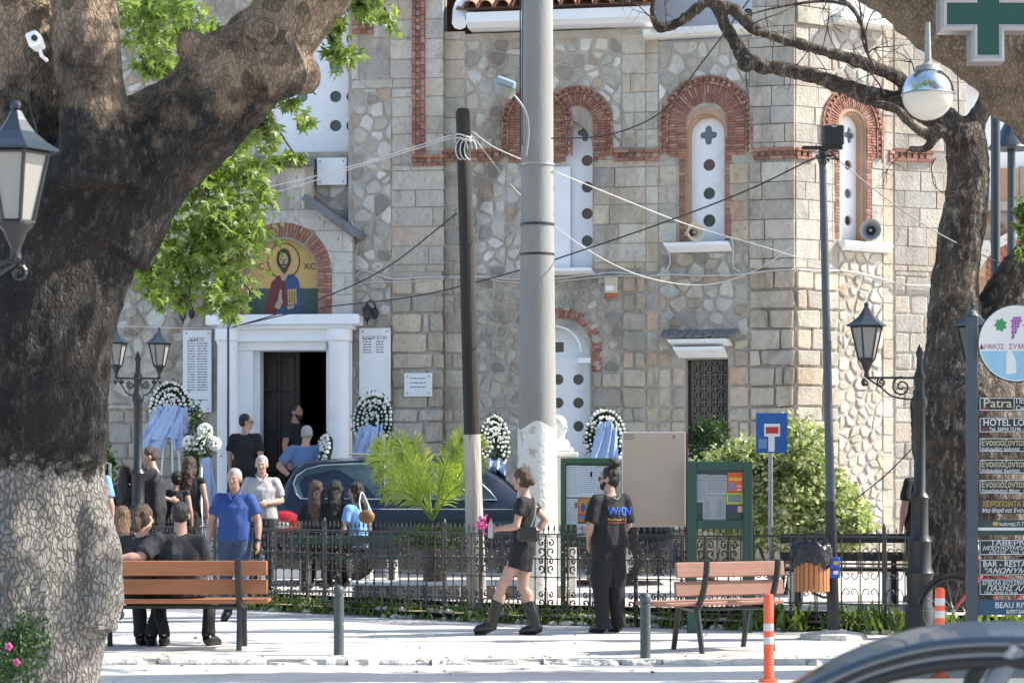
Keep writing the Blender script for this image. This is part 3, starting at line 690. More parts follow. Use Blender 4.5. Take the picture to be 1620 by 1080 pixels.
def sill(fac, a, b, t, bt, name='window_sill', d=.16, mt='white'):
    u0, u1, z0, z1 = rect(fac, a, b, t, bt); m_ = MB(); m_.prism([fac.w(u0, z1, -.02), fac.w(u0, z1-.01, d), fac.w(u0+.03, z1-.06, d), fac.w(u0+.06, z0, .02)], Vector((fac.U.x, fac.U.y, 0))*(u1-u0-.06)); return part(name, m_, M[mt], church, True, fix=True)
sill(fB, 1052, 1160, 383, 399)
# hooded small door with iron grille
sill(fB, 1068, 1152, 548, 566, 'door_hood', .2); sill(fB, 1060, 1160, 536, 548, 'door_hood', .26)
u0, u1, z0, z1 = rect(fB, 1050, 1170, 524, 536)
for i in range(9):
    m_ = MB(); a = u0+(u1-u0)*i/9; m_.prism([fB.w(a, z1+rng.uniform(-.02, .02), 0), fB.w(a+.13, z1, 0), fB.w(a+.125, z0+rng.uniform(0, .02), .3), fB.w(a+.01, z0, .3+rng.uniform(-.03, .02))], Vector((0, 0, .035))); part('slate', m_, M['slate'], church, True, fix=True)
u0, u1, z0, z1 = rect(fB, 1084, 1152, 568, 920)
m_ = MB(); m_.prism([fB.w(u0, z0, -.22), fB.w(u1, z0, -.22), fB.w(u1, z1, -.22), fB.w(u0, z1, -.22)], Vector((fB.N.x, fB.N.y, 0))*-.05); dr = part('side_door', m_, M['glassdark'], church, True, fix=True)
m_ = MB(); uu = lambda p, y: fB.uv(p, y, -.14)
ga, gz = uu(1096, 572); gb, gz2 = uu(1150, 700)
for i in range(7): a = ga+(gb-ga)*i/6; m_.tube([fB.w(a, gz, -.16), fB.w(a, gz2, -.16)], .009, 5)
for i in range(7): z = gz+(gz2-gz)*i/6; m_.tube([fB.w(ga, z, -.155), fB.w(gb, z, -.155)], .009, 5)
for j in range(6):
    z = gz+(gz2-gz)*(j+.5)/6
    for i in (1, 3, 5):
        a = ga+(gb-ga)*i/6; m_.tube([fB.w(a+.06*math.cos(t), z+.07*math.sin(t), -.15) for t in [k*math.pi/5 for k in range(11)]], .007, 4, False)
part('door_grille', m_, mat('grille_paint', (.16, .14, .13), .6, .2, 20, .1), church, True)
# --- facet C
hC = Hole(fC, 1347, 62, 138, 250); hC2 = Hole(fC, 1349, 38, 165, 384); hCw = Hole(fC, 1349, 27, 176, 383); HC = [hC, hC2]
wallmesh(fC, [hCw.outline()], top=40)
ashlar(fC, 1258, 1314, 40, 240, GREYA+[(.5, .47, .42)], wid=(.3, .7)); rubble(fC, 1314, 1396, 44, 240, holes=[hC])
ashlar(fC, 1258, 1316, 254, 425, GREYA+[(.5, .47, .42)], wid=(.3, .5)); ashlar(fC, 1316, 1396, 254, 386, GREYA, wid=(.2, .4), holes=[hC2])
ashlar(fC, 1396, 1412, 40, 920, WARM, single=True); rubble(fC, 1325, 1396, 398, 900, size=.19, fillr=(.7, 1.0), pal=[(.5, .49, .46), (.55, .53, .49), (.45, .42, .38), (.50, .45, .38)]); ashlar(fC, 1258, 1325, 427, 900, ROUGH+WARM, ZR, wid=(.3, .5), jit=.014, gap=.014, h=.04)
dogtooth(fC, 1347, 138, 62, 50, 250); ring(fC, 1347, 150, 50, 30, 250, 28); ring(fC, 1349, 172, 38, 27, 383, 20, h=.012, arch=False); soffit(fC, 1349, 30, 166, hCw)
band(fC, 1258, 1286, 244); band(fC, 1404, 1412, 248)
m_ = MB(); holed(m_, fC, hCw.outline(.0), [Hole(fC, 1349, 22, 181, 383).outline()], -.04, .2); part('window_reveal', m_, M['plaster'], church, True, fix=True)
pierced(fC, Hole(fC, 1347, 25, 180, 384).outline(), circs(fC, [(1342, 261, 8), (1342, 306, 8), (1342, 349, 8)], -.16), -.16, quatre=(*fC.uv(1344, 214, -.16), 11*33.4/F), pcol=lambda i: [1, 2, 0, 2][i])
sill(fC, 1325, 1405, 383, 398)
# --- facet D
wallmesh(fD, [], top=-90); ashlar(fD, 1414, 1528, -90, 239, GREYA+[(.5, .47, .42)], wid=(.35, .7)); ashlar(fD, 1414, 1528, 256, 430, GREYA+WARM, wid=(.3, .6)); ashlar(fD, 1414, 1528, 430, 920, WARM+GREYA, ZR, wid=(.25, .6), jit=.01, gap=.012)
band(fD, 1412, 1476, 247)
# --- facet A : twin arched windows, lower arch with white pierced door, roof
hA1 = Hole(fA, 913, 57, 136, 262); hA0 = Hole(fA, 850, 57, 136, 262); hAw = Hole(fA, 905, 31, 188, 425); hAv = Hole(fA, 856, 28, 262, 425, False); hAl = Hole(fA, 876, 62, 488, 590); hAl2 = Hole(fA, 890, 46, 512, 740)
zAt = wallmesh(fA, [[(p[0], p[1]) for p in Hole(fA, 888, 50, 188, 425).outline()], Hole(fA, 884, 50, 514, 735).outline()], top=50)
hWide = Hole(fA, 888, 51, 188, 425)
ashlar(fA, 702, 736, 50, 240, GREYA, single=True); rubble(fA, 736, 984, 60, 240, holes=[hA0, hA1]); ashlar(fA, 984, 1022, 52, 240, GREYA+WARM[:3], wid=(.2, .4))
ashlar(fA, 702, 736, 254, 920, ROUGH, ZR, wid=(.2, .3), jit=.012, gap=.014); rubble(fA, 736, 800, 254, 436, size=.2); rubble(fA, 800, 838, 254, 436, holes=[hWide]); ashlar(fA, 800, 1022, 254, 427, GREYA+WARM[:3], wid=(.4, .75), holes=[hWide, Hole(fA, 818, 18, 254, 427, False)])
rubble(fA, 736, 984, 436, 590, pal=ROUGH+RUB[2:6], size=.19, holes=[hAl, hAl2], fillr=(.6, .9)); rubble(fA, 736, 880, 590, 900, pal=ROUGH+RUB[2:6], size=.2, holes=[hAl2])
ashlar(fA, 936, 984, 590, 920, ROUGH, ZR, wid=(.2, .5), jit=.014, gap=.016, h=.03, holes=[hAl2]); ashlar(fA, 984, 1022, 430, 920, ROUGH+WARM, ZR, wid=(.3, .5), jit=.014, gap=.016, h=.03)
for cx, hf in ((850, None), (913, 'r')):
    if hf is None: dogtooth(fA, cx, 136, 57, 46, 252)
    else: dogtooth(fA, cx, 136, 57, 46, 252)
    ring(fA, cx, 147, 46, 25, 258, 26)
ring(fA, 888, 486, 66, 48, 590, 34, h=.012)
band(fA, 702, 792, 246); band(fA, 972, 1022, 246)
pierced(fA, Hole(fA, 888, 51, 188, 425).outline(), circs(fA, [(929, 254, 9), (929, 296, 9), (929, 338, 9), (929, 381, 9)], -.2), -.2, quatre=(*fA.uv(926, 210, -.2), 12*33.4/F), pcol=lambda i: [1, 0, 1, 0, 0][i])
u0, u1, z0, z1 = rect(fA, 838, 902, 264, 425, -.1)
pierced(fA, [(u0, z0), (u1, z0), (u1, z1), (u0, z1)], circs(fA, [(869, 298, 8), (869, 340, 8), (869, 382, 8)], -.1), -.1, name='window')
sill(fA, 836, 942, 424, 436)
u0, u1, z0, z1 = rect(fA, 840, 934, 566, 735, -.15)
pierced(fA, [(u0, z0), (u1, z0), (u1, z1), (u0, z1)], circs(fA, [(x_, y_, 8.6) for x_ in (851, 883, 915) for y_ in (600, 637, 674)], -.15), -.15, name='white_door', pcol=lambda i: 0)
m_ = MB(); holed(m_, fA, Hole(fA, 884, 50, 514, 568).outline(), [Hole(fA, 879, 10, 540, 556, False).outline()], -.18, .06); tp = part('fanlight_panel', m_, M['white'], church, True, fix=True)
m_ = MB(); u_, z_ = fA.uv(879, 548, -.25); m_.box(-.12, .12, -.01, .01, -.1, .1, Matrix.Translation(fA.w(u_, z_, -.26))); part('pane', m_, M['glassdark'], church, True)
k_ = Hole(fA, 877, 43, 516, 570); m_ = MB(); m_.tube([fA.w(k_.uc+k_.w*math.cos(math.pi*t/16), k_.zs+k_.w*math.sin(math.pi*t/16), .04) for t in range(17)], .016, 6); part('arch_pipe', m_, M['white'], church, True, smooth=True)
m_ = MB(); u0, u1, z0, z1 = rect(fA, 915, 934, 566, 574, .06); m_.box(0, 1, 0, 1, 0, 1, Matrix(((fA.U.x*(u1-u0), fA.N.x*.14, 0, fA.w(u0, z0).x), (fA.U.y*(u1-u0), fA.N.y*.14, 0, fA.w(u0, z0).y), (0, 0, z1-z0, z0), (0, 0, 0, 1)))); part('ledge', m_, M['white'], church, True, fix=True)
def cornice(fac, a, b, yt, yb, d=.35, mt='white', name='cornice'):
    u0, _ = fac.uv(a, yb); u1, _ = fac.uv(b, yb); _, z1 = fac.uv((a+b)/2, yt); _, z0 = fac.uv((a+b)/2, yb)
    m_ = MB(); m_.prism([fac.w(u0, z0, -.1), fac.w(u0, z0, d*.7), fac.w(u0, z0+(z1-z0)*.3, d), fac.w(u0, z1, d), fac.w(u0, z1, -.1)], Vector((fac.U.x, fac.U.y, 0))*(u1-u0)); return part(name, m_, M[mt], church, True, fix=True)
cornice(fA, 746, 1036, 24, 46, .42)
# clay roof above facet A: cover tiles laid up the slope
u0, z_e = fA.uv(740, 24); u1, _ = fA.uv(1030, 24); pit = R(27)
m_ = MB(); dn = Vector((fA.N.x, fA.N.y, 0)); up = -dn*math.cos(pit)+Vector((0, 0, math.sin(pit)))
a, b = fA.w(u0-.1, z_e+.01, .42), fA.w(u1+.1, z_e+.01, .42); m_.add([a, b, b+up*4, a+up*4, a+Vector((0, 0, -.1))+up*.2, b+Vector((0, 0, -.1))+up*.2], [(0, 1, 2, 3), (0, 4, 5, 1)]); roof = part('roof', m_, mat('roof_bed', (.22, .13, .10), .9, .2, 6, .2), church, True)
tm = MB(); n = 7
for s_ in (0, 1):
    for k in range(n):
        an = math.pi*k/(n-1); rr = (.095 if s_ else .115); tm.v.append(Vector((rr*math.cos(an), .46*s_-.06, rr*math.sin(an)))); 
for s_ in (0, 1):
    for k in range(n):
        an = math.pi*k/(n-1); rr = (.080 if s_ else .10); tm.v.append(Vector((rr*math.cos(an), .46*s_-.06, rr*math.sin(an))))
for k in range(n-1): tm.f += [(k, k+1, n+k+1, n+k), (2*n+k, 3*n+k, 3*n+k+1, 2*n+k+1), (k, 2*n+k, 2*n+k+1, k+1)]
tile_me = mesh_of(tm, M['tile'], 'a', 'roof_tile')
Rm = Matrix(((fA.U.x, up.x, 0), (fA.U.y, up.y, 0), (0, up.z, 0))).to_3x3(); zax = Vector((fA.U.x, fA.U.y, 0)).cross(up)
Rm = Matrix((Vector((fA.U.x, fA.U.y, 0)), up, zax)).transposed().to_4x4(); inv = WM[church.name].inverted()
nc = int((u1-u0)/.245)
for i in range(nc+1):
    for j in range(5):
        p = fA.w(u0+.12+i*.245+rng.uniform(-.01, .01), z_e+.03, .44)+up*(j*.36+rng.uniform(-.012, .012))+zax*(.012*(j % 2))
        o = bpy.data.objects.new('roof_tile', tile_me); link(o, roof); o.matrix_local = inv @ Matrix.Translation(p) @ Rm
m_ = MB(); a = fA.w(u0-.05, z_e-.2, .40); m_.tube([a, a+up*.3+Vector((0, 0, .12)), a+up*2.2+Vector((0, 0, .12))], [.11, .15, .15], 8); part('verge_coping', m_, M['white'], church, True, smooth='a')
# set-back white drum behind facets B and C, coping of B and C
cornice(fB, 1022, 1190, 46, 60, .22, 'limewash', 'coping'); cornice(fC, 1314, 1400, 30, 44, .22, 'limewash', 'coping')
fDr = Facet(1010, 35.4, 1192, 34.9); u0, u1, z0, z1 = rect(fDr, 1010, 1192, -120, 70); pierced(fDr, [(u0, z0), (u1, z0), (u1, z1), (u0, z1)], circs(fDr, [(1183, 22, 9), (1183, -26, 9), (1120, -26, 9), (1060, -26, 9)], 0), 0, name='drum_wall')
fDr2 = Facet(1300, 34.4, 1412, 35); u0, u1, z0, z1 = rect(fDr2, 1300, 1412, -120, 50); pierced(fDr2, [(u0, z0), (u1, z0), (u1, z1), (u0, z1)], circs(fDr2, [(1355, -26, 9)], 0), 0, name='drum_wall')
# upper part of the pilaster between B and C
for fac, a, b in ((fB, 1190, 1258), (fC, 1258, 1314)):
    m_ = MB(); u0, u1, z0, z1 = rect(fac, a, b, -90, 62 if fac is fB else 40); m_.add([fac.w(u0, z0), fac.w(u1, z0), fac.w(u1, z1), fac.w(u0, z1), fac.w(u0, z0, -.8), fac.w(u0, z1, -.8), fac.w(u1, z0, -.8), fac.w(u1, z1, -.8)], [(0, 1, 2, 3), (0, 3, 5, 4), (1, 6, 7, 2)]); part('wall', m_, M['mortar'], church, True); ashlar(fac, a, b, -90, 60 if fac is fB else 40, GREYA, wid=(.4, .7), dd=.03)
# --- pilaster P with brick strips
hPr = Hole(fP, 592, 26, 74, 132, False)
wallmesh(fP, [])
for u_ in (0, fP.L):
    m_ = MB(); _, zt = fP.uv(630, TOP); m_.face([fP.w(u_, 0, 0), fP.w(u_, 0, -.4), fP.w(u_, zt, -.4), fP.w(u_, zt, 0)]); part('wall', m_, M['mortar'], church, True)
ashlar(fP, 590, 653, -90, 60, GREYA, wid=(.3, .5)); ashlar(fP, 556, 653, 60, 140, GREYA, wid=(.25, .5), holes=[hPr]); ashlar(fP, 620, 653, 140, 260, GREYA, wid=(.3, .4))
u0, u1, z0, z1 = rect(fP, 568, 617, 76, 130); piece('ashlar_block', fP, [(u0, z0), (u1, z0), (u1, z1), (u0, z1)], .006, (.34, .31, .28))
rubble(fP, 556, 620, 140, 500, size=.22); ashlar(fP, 672, 702, -90, 240, GREYA, wid=(.3, .5)); ashlar(fP, 620, 702, 262, 430, GREYA+[(.42, .37, .32)], wid=(.5, .75))
ashlar(fP, 620, 702, 430, 920, ROUGH+WARM[:3], ZR, wid=(.35, .7), jit=.012, gap=.016, h=.035, sliver=.2); rubble(fP, 556, 620, 500, 900, size=.22, pal=ROUGH+RUB[:4])
band(fP, 653, 672, 250, True, -90); band(fP, 653, 702, 254)
u0, u1, z0, z1 = rect(fP, 557, 590, -90, 54); z = z0
while z < z1:
    cut = rng.choice([.3, .45, .6])
    for a, b in ((0, cut), (cut, .72)): piece('brick', fP, [(u0+(u1-u0)*a+.004, z+.004), (u0+(u1-u0)*b-.004, z+.004), (u0+(u1-u0)*b-.004, z+.062), (u0+(u1-u0)*a+.004, z+.062)], .03, tj(rng.choice(BR)), bev=.004)
    piece('dentil_brick', fP, [(u0+(u1-u0)*.76, z), (u0+(u1-u0)*.98, z), (u0+(u1-u0)*.98, z+.045), (u0+(u1-u0)*.76, z+.045)], .05, tj(rng.choice(BR)), bev=.004)
    z += .066
# --- left facade wall with high pierced white screen, porch and doorway
hS = Hole(fL, 486, 78, 10, 246, False); hDo = Hole(fL, 447, 130, 250, 800, False)
hS.zt += 3; hS.zs += 3
o2 = hS.outline(); hDoor = Hole(fL, 466, 60, 548, 800, False)
def slab(fac, u0, u1, z0, z1, th=.32):
    m_ = MB(); holed(m_, fac, [(u0, z0), (u1, z0), (u1, z1), (u0, z1)], [], 0, th); part('wall', m_, M['mortar'], church, True, fix=True)
_a, _b = hS.uc-hS.w, hS.uc+hS.w; _c, _d = hDoor.uc-hDoor.w, hDoor.uc+hDoor.w
slab(fL, 0, min(_a, _c), 0, 10.6); slab(fL, min(_a, _c), _c, 0, hDoor.zt); slab(fL, _d, fL.L, 0, hDoor.zt); slab(fL, min(_a, _c), fL.L, hDoor.zt, hS.zb)
rubble(fL, 150, 330, 250, 640, size=.26, holes=[hDo]); ashlar(fL, 20, 330, 640, 900, ROUGH, ZR, wid=(.3, .7), jit=.012, gap=.015, h=.035); ashlar(fL, 20, 150, -50, 640, GREYA, ZR, wid=(.4, .7))
rubble(fL, 150, 408, -80, 250, holes=[hS]); rubble(fL, 480, 556, 250, 520, size=.21, holes=[Hole(fL, 430, 50, 200, 320, False)]); rubble(fL, 548, 556, 520, 900)
ashlar(fL, 330, 480, 250, 320, GREYA, ZR, holes=[])
u0, u1, z0, z1 = rect(fL, 404, 570, -120, 246, -.2)
pierced(fL, [(u0, z0), (u1, z0), (u1, z1), (u0, z1)], circs(fL, [(x_, y_, 9.5) for x_ in (405+9, 478, 531, 557) for y_ in (16, 62, 107, 153, 199)], -.2), -.2, name='pierced_screen', pcol=lambda i: [2, 0, 1, 0, 2, 0, 0, 1][i % 8])
m_ = MB(); u0, u1, z0, z1 = rect(fL, 455, 556, 240, 254, .05); m_.prism([fL.w(u0, z0, -.25), fL.w(u0, z0, .02), fL.w(u0, z1, .02), fL.w(u0, z1+.02, -.25)], Vector((fL.U.x, fL.U.y, 0))*(u1-u0)); part('ledge', m_, M['mortar'], church, True, fix=True)
fG = Facet(322, 34.22, 566, 34.0, .42)          # projecting gabled porch
g = lambda x_, y_: fG.uv(x_, y_)
hMo = Hole(fG, 447, 57, 378, 497)
poly = [g(326, 915), g(566, 915), g(566, 374), g(484, 316), g(484, 262), g(404, 262), g(404, 316), g(326, 374)]
hD2 = Hole(fG, 446, 96, 500, 915, False)
poly = [g(345, 500), g(560, 500), g(560, 372), g(482, 314), g(482, 264), g(408, 264), g(408, 314), g(334, 372), g(334, 500)]
m_ = MB(); holed(m_, fG, poly, [[g(*q) for q in ((391, 499.5), (503, 499.5), (503, 440))] and Hole(fG, 447, 57, 378, 499.3).outline()], 0, .42); part('porch_wall', m_, mat('porch_mortar', (.27, .26, .25), .9, .15, 8, .1), church, True, fix=True)
hRing = Hole(fG, 447, 80, 352, 500)
class Gable:
    def inside(s, u, z): 
        px_ = (u-g(484, 300)[0]); return (z > g(484, 316)[1] and (u > g(482, 300)[0] or u < g(408, 300)[0])) or (u > g(482, 300)[0] and z > g(482, 314)[1]-(u-g(482, 300)[0])*.74) or (u < g(408, 300)[0] and z > g(408, 314)[1]-(g(408, 300)[0]-u)*.74)
    def push(s, u, z): return u, z
PG = [(.50, .50, .49), (.54, .53, .51), (.47, .47, .46)]
_n0 = len(PIECES['ashlar_block'])
u0, u1, z0, z1 = rect(fG, 336, 558, 266, 500); zz = z0
while zz < z1:
    u = u0; zh = min(zz+.31, z1)
    while u < u1:
        e = min(u+rng.uniform(.35, .6), u1); pl = [(u+.003, zz+.003), (e-.003, zz+.003), (e-.003, zh-.003), (u+.003, zh-.003)]
        # trim under the raking copings
        for sgn, ux, zx in ((1, g(482, 300)[0], g(482, 316)[1]), (-1, g(408, 300)[0], g(408, 316)[1])):
            ins = [p for p in pl if sgn*(p[0]-ux) > 0]
            if ins and len(ins) == len(pl): pl = clip(pl, sgn*.60, .8, sgn*.60*ux+.8*zx-.02)
            elif ins and any(p[1] > zx for p in pl): pl = clip(pl, sgn, 0, sgn*ux)
            if len(pl) < 3: break
        if len(pl) >= 3 and area(pl) > .004 and usable(pl, [hRing]):
            q = fit(pl, [hRing]); piece('ashlar_block', fG, q, .008, tj(rng.choice(PG), .05, .01), bev=.003, tilt=0)
        u = e
    zz += .315
ring(fG, 447, 352, 80, 57, 500, 40, h=.02)
def coping(a, b, t=.10, d=.2):
    (ua, za), (ub, zb) = g(*a), g(*b); m_ = MB(); A_, B_ = fG.w(ua, za, -.42), fG.w(ub, zb, -.42); dv = (B_-A_).normalized(); n_ = Vector((fG.N.x, fG.N.y, 0)); upv = n_.cross(dv); upv = upv if upv.z > 0 else -upv
    m_.prism([A_, A_+n_*(.42+d), A_+n_*(.42+d)+upv*t, A_+upv*(t+.03)], B_-A_); return part('coping', m_, M['slate'], church, True, fix=True)
coping((480, 318), (570, 380)); coping((410, 318), (322, 380)); coping((400, 263), (492, 263), .13)
m_ = MB(); u_, z_ = g(482, 290); m_.box(-.02, .1, -.1, .3, -.25, .25, Matrix.Translation(fG.w(u_, z_, -.1))); part('coping', m_, M['mortar'], church, True)
# mosaic lunette, generic bearded saint on gold
dm = -.10
h_ = Hole(fG, 447, 58, 377, 499); u_, zb = h_.uc, h_.zb
m_ = MB(); m_.prism([fG.w(p[0], p[1], dm) for p in h_.outline()], Vector((fG.N.x, fG.N.y, 0))*-.04); mos = part('mosaic', m_, M['gold'], church, True, fix=True)
def mo(poly_px, mt, d, name='mosaic_figure'):
    m_ = MB(); m_.prism([fG.w(*fG.uv(x_, y_, dm), dm+.002+d) for x_, y_ in poly_px], Vector((fG.N.x, fG.N.y, 0))*-.003); part(name, m_, M[mt], mos, True, fix=True)
mo([(388, 456), (506, 456), (506, 498), (388, 498)], 'mgreen', .001)
mo([(468*1+0*1, 0)] and [(449+24*math.cos(t)*1.0, 413+27*math.sin(t)) for t in [k*math.pi/10 for k in range(20)]], 'gold', .002, 'halo')
m_ = MB(); m_.tube([fG.w(*fG.uv(449+25*math.cos(t), 413+28*math.sin(t), dm), dm+.008) for t in [k*math.pi/12 for k in range(25)]], .006, 4, False); part('halo_outline', m_, M['mhair'], mos, True)
mo([(418, 498), (420, 480), (426, 462), (430, 446), (440, 436), (452, 433), (462, 440), (470, 498)], 'mred', .004)
mo([(450, 436), (463, 433), (472, 442), (476, 462), (480, 480), (482, 498), (436, 498), (440, 488), (455, 482)], 'mblue', .007)
mo([(449+11.5*math.cos(t), 410+17*math.sin(t)) for t in [k*math.pi/9 for k in range(18)]], 'mhair', .010)
mo([(449+7*math.cos(t), 411+11*math.sin(t)) for t in [k*math.pi/8 for k in range(16)]], 'mflesh', .013)
mo([(442, 418), (456, 418), (455, 427), (450, 433), (445, 428)], 'mhair', .016)
for x_ in (445.6, 452.4): mo([(x_-1.8, 410), (x_+1.8, 410), (x_+1.8, 411.6), (x_-1.8, 411.6)], 'mhair', .016)
mo([(448.3, 411), (449.7, 411), (450.4, 417), (447.8, 417)], 'mhair', .0155); mo([(446, 421), (453, 421), (452, 422.6), (447, 422.6)], 'mflesh', .018)
mo([(443, 434), (456, 434), (452, 444), (446, 444)], 'mflesh', .012)
mo([(434, 486), (440, 474), (443, 458), (446, 458), (446, 470), (448, 478), (442, 490)], 'mflesh', .013)
mo([(455, 458), (469, 457), (470, 480), (456, 482)], 'gold', .012, 'mosaic_book'); mo([(454, 484), (466, 482), (464, 490), (456, 491)], 'mflesh', .015)
m_ = MB()
for i in range(1, 4): a = 455+i*3.6; m_.tube([fG.w(*fG.uv(a, 459, dm), dm+.016), fG.w(*fG.uv(a, 480, dm), dm+.016)], .003, 4)
for i in range(1, 5): a = 458+i*4.6; m_.tube([fG.w(*fG.uv(456, a, dm), dm+.016), fG.w(*fG.uv(469, a, dm), dm+.016)], .003, 4)
part('book_lines', m_, M['mhair'], mos, True)
for s_, px_ in (('IC', 405), ('XC', 480)): u_, z_ = fG.uv(px_, 426, dm); text(s_, .13, facing(fG.w(u_, z_, dm+.006), fG.ang()), M['mhair'], mos)
# white marble doorway
W = M['white']
def gbox(a, b, t, bt, d0, d1, name, mt='white', bev=.01):
    u0, _ = fG.uv(a, bt, d1); u1, _ = fG.uv(b, bt, d1); _, z1 = fG.uv((a+b)/2, t, d1); _, z0 = fG.uv((a+b)/2, bt, d1)
    Mx = Matrix(((fG.U.x, -fG.N.x, 0, fG.A.x), (fG.U.y, -fG.N.y, 0, fG.A.y), (0, 0, 1, 0), (0, 0, 0, 1))); m_ = MB(); m_.bbox(u0, u1, -d1, -d0, z0, z1, bev, Mx); return part(name, m_, M[mt], church, True)
gbox(325, 566, 497, 513, -.42, .32, 'cornice'); gbox(344, 556, 513, 520, -.42, .24, 'cornice'); gbox(346, 552, 520, 540, -.42, .16, 'lintel'); gbox(374, 516, 540, 554, -.42, .06, 'lintel')
gbox(346, 400, 540, 900, -.42, .02, 'door_jamb'); gbox(400, 411, 554, 900, -.42, -.12, 'door_jamb')
for cx, nm in ((536, 'column'), (360, 'column')):
    u_, _ = fG.uv(cx, 600, .12); c = fG.w(u_, 0, .12); zt = Zy(541, c.y); m_ = MB(); m_.lathe([(.20, .15), (.20, .98), (.175, 1.06), (.158, 1.15), (.150, zt-.05), (.165, zt)], 20, None, True, (c.x, c.y, 0)); col = part(nm, m_, W, church, True, smooth='a')
    m_ = MB(); z2 = Zy(520, c.y); m_.lathe([(.165, zt+.001), (.19, zt+.03), (.185, z2-.01), (.2, z2-.002)], 20, None, True, (c.x, c.y, 0)); part('capital', m_, W, col, True, smooth='a')
gbox(516, 556, 541, 900, -.42, -.1, 'door_jamb')
# doorway: dark nave, carved open leaf, steps
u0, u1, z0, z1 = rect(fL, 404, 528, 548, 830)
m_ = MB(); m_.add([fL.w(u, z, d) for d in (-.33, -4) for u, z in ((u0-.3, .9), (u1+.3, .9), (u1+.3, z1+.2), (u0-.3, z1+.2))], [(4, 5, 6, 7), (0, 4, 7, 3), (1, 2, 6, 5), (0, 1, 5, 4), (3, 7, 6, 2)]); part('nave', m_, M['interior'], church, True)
u0, u1, z0, z1 = rect(fL, 412, 474, 556, 826, -.1); m_ = MB()
Mx = Matrix(((fL.U.x, -fL.N.x, 0, fL.A.x), (fL.U.y, -fL.N.y, 0, fL.A.y), (0, 0, 1, 0), (0, 0, 0, 1)))
m_.bbox(u0, u1, .12, .17, .95, z1, .008, Mx); leaf = part('door', m_, M['wood_door'], church, True)
for i in range(2):
    for j in range(4):
        a = u0+.06+i*(u1-u0-.06)/2; b = a+(u1-u0)/2-.10; zz = 1.05+j*(z1-1.05)/4; m_ = MB(); m_.bbox(a, b, .095, .119, zz, zz+(z1-1.05)/4-.08, .012, Mx); part('door_panel', m_, M['wood_door'], leaf, True)
m_ = MB(); m_.tube([Mx @ Vector((u0+.02, .09, z)) for z in (1.0, z1-.05)], .012, 6)
for k in range(1, 6): m_.tube([Mx @ Vector((u0+k*(u1-u0)/6, .088, z)) for z in (1.0, z1-.05)], .008, 5)
part('iron_bars', m_, M['iron'], leaf, True)
for i in range(5):
    z = .2+.75*(i+1)/5; m_ = MB(); d = .45+(4-i)*.3; u0, _ = fG.uv(300, 800); u1, _ = fG.uv(620, 800)
    m_.bbox(u0, u1, -d-.3, .4 if i == 4 else -d+.02, z-.16 if i < 4 else .1, z, .012, Matrix(((fG.U.x, -fG.N.x, 0, fG.A.x), (fG.U.y, -fG.N.y, 0, fG.A.y), (0, 0, 1, 0), (0, 0, 0, 1)))); part('step', m_, M['marble'], church, True)
# rear shell and roof slab
pts = [fL.A, fL.B, fA.A, fA.B, fB.B, fC.B, fD.B]; m_ = MB()
bk = [Vector((fL.A.x-.2, 46)), Vector((fD.B.x+.2, 46))]
a, b, c, d = Vector((fL.A.x, fL.A.y, 0)), Vector((bk[0].x, 46, 0)), Vector((bk[1].x, 46, 0)), Vector((fD.B.x, fD.B.y, 0)); zz = Vector((0, 0, 9.4))
m_.add([a, b, c, d, a+zz, b+zz, c+zz, d+zz], [(0, 4, 5, 1), (1, 5, 6, 2), (2, 6, 7, 3)]); part('wall', m_, M['mortar'], church, True)
m_ = MB(); top_ = [fL.w(0, 10.1, 0), fL.w(fL.L, 10.1, 0), Vector((fA.A.x, 37.6, 9.85)), Vector((fB.B.x, 37, 9.9)), Vector((fD.B.x, 37, 9.9)), Vector((bk[1].x, 46, 9.6)), Vector((bk[0].x, 46, 9.6))]; m_.face(top_); part('roof', m_, M['tile'], church, True)
# emit masonry
for kind, lst in PIECES.items():
    lst.sort(key=lambda q: -q[0]); inv = WM[church.name].inverted(); mt = M['brick'] if 'brick' in kind else M['stone']; lim = 295 if kind != 'dentil_brick' else 0
    for ar, vs_, fs, tint, c in lst[:lim]:
        m_ = MB(); m_.tint = tint; m_.add([v_-c for v_ in vs_], fs); o = bpy.data.objects.new(kind, mesh_of(m_, mt, False, kind)); link(o, church); o.location = inv @ c
    if len(lst) > lim:
        m_ = MB(); m_.c = []
        for ar, vs_, fs, tint, c in lst[lim:]: m_.tint = tint; m_.add(vs_, fs)
        part(kind, m_, mt, church, True, kind='stuff')
    print(kind, len(lst))
# ------------------------------------------------------------------ building beyond, right edge
rng = random.Random(11)
side = thing('arched_building', 'sunlit annex beyond the right tree with a brick arch, ochre pillar and white upper wall', 'building', (X(1580, 37), 37, .2))
fE = Facet(1478, 37.4, 1760, 37.0)
M['bluewall'] = mat('grey_blue_wall', (.20, .24, .34), .9, .1, 4, .05); M['peel'] = mat('peeling_plaster', (.55, .50, .45), .9, .15, 5, .2, col2=(.36, .20, .12), c2t=(.5, .62), sc2=4)
def ebox(a, b, t, bt, d0, d1, name, mt, root=side, fac=fE):
    u0, _ = fac.uv(a, bt, d1); u1, _ = fac.uv(b, bt, d1); _, z1 = fac.uv((a+b)/2, t, d1); _, z0 = fac.uv((a+b)/2, bt, d1)
    Mx = Matrix(((fac.U.x, -fac.N.x, 0, fac.A.x), (fac.U.y, -fac.N.y, 0, fac.A.y), (0, 0, 1, 0), (0, 0, 0, 1))); m_ = MB(); m_.bbox(u0, u1, -d1, -d0, z0, z1, .012, Mx); return part(name, m_, M[mt] if isinstance(mt, str) else mt, root, True)
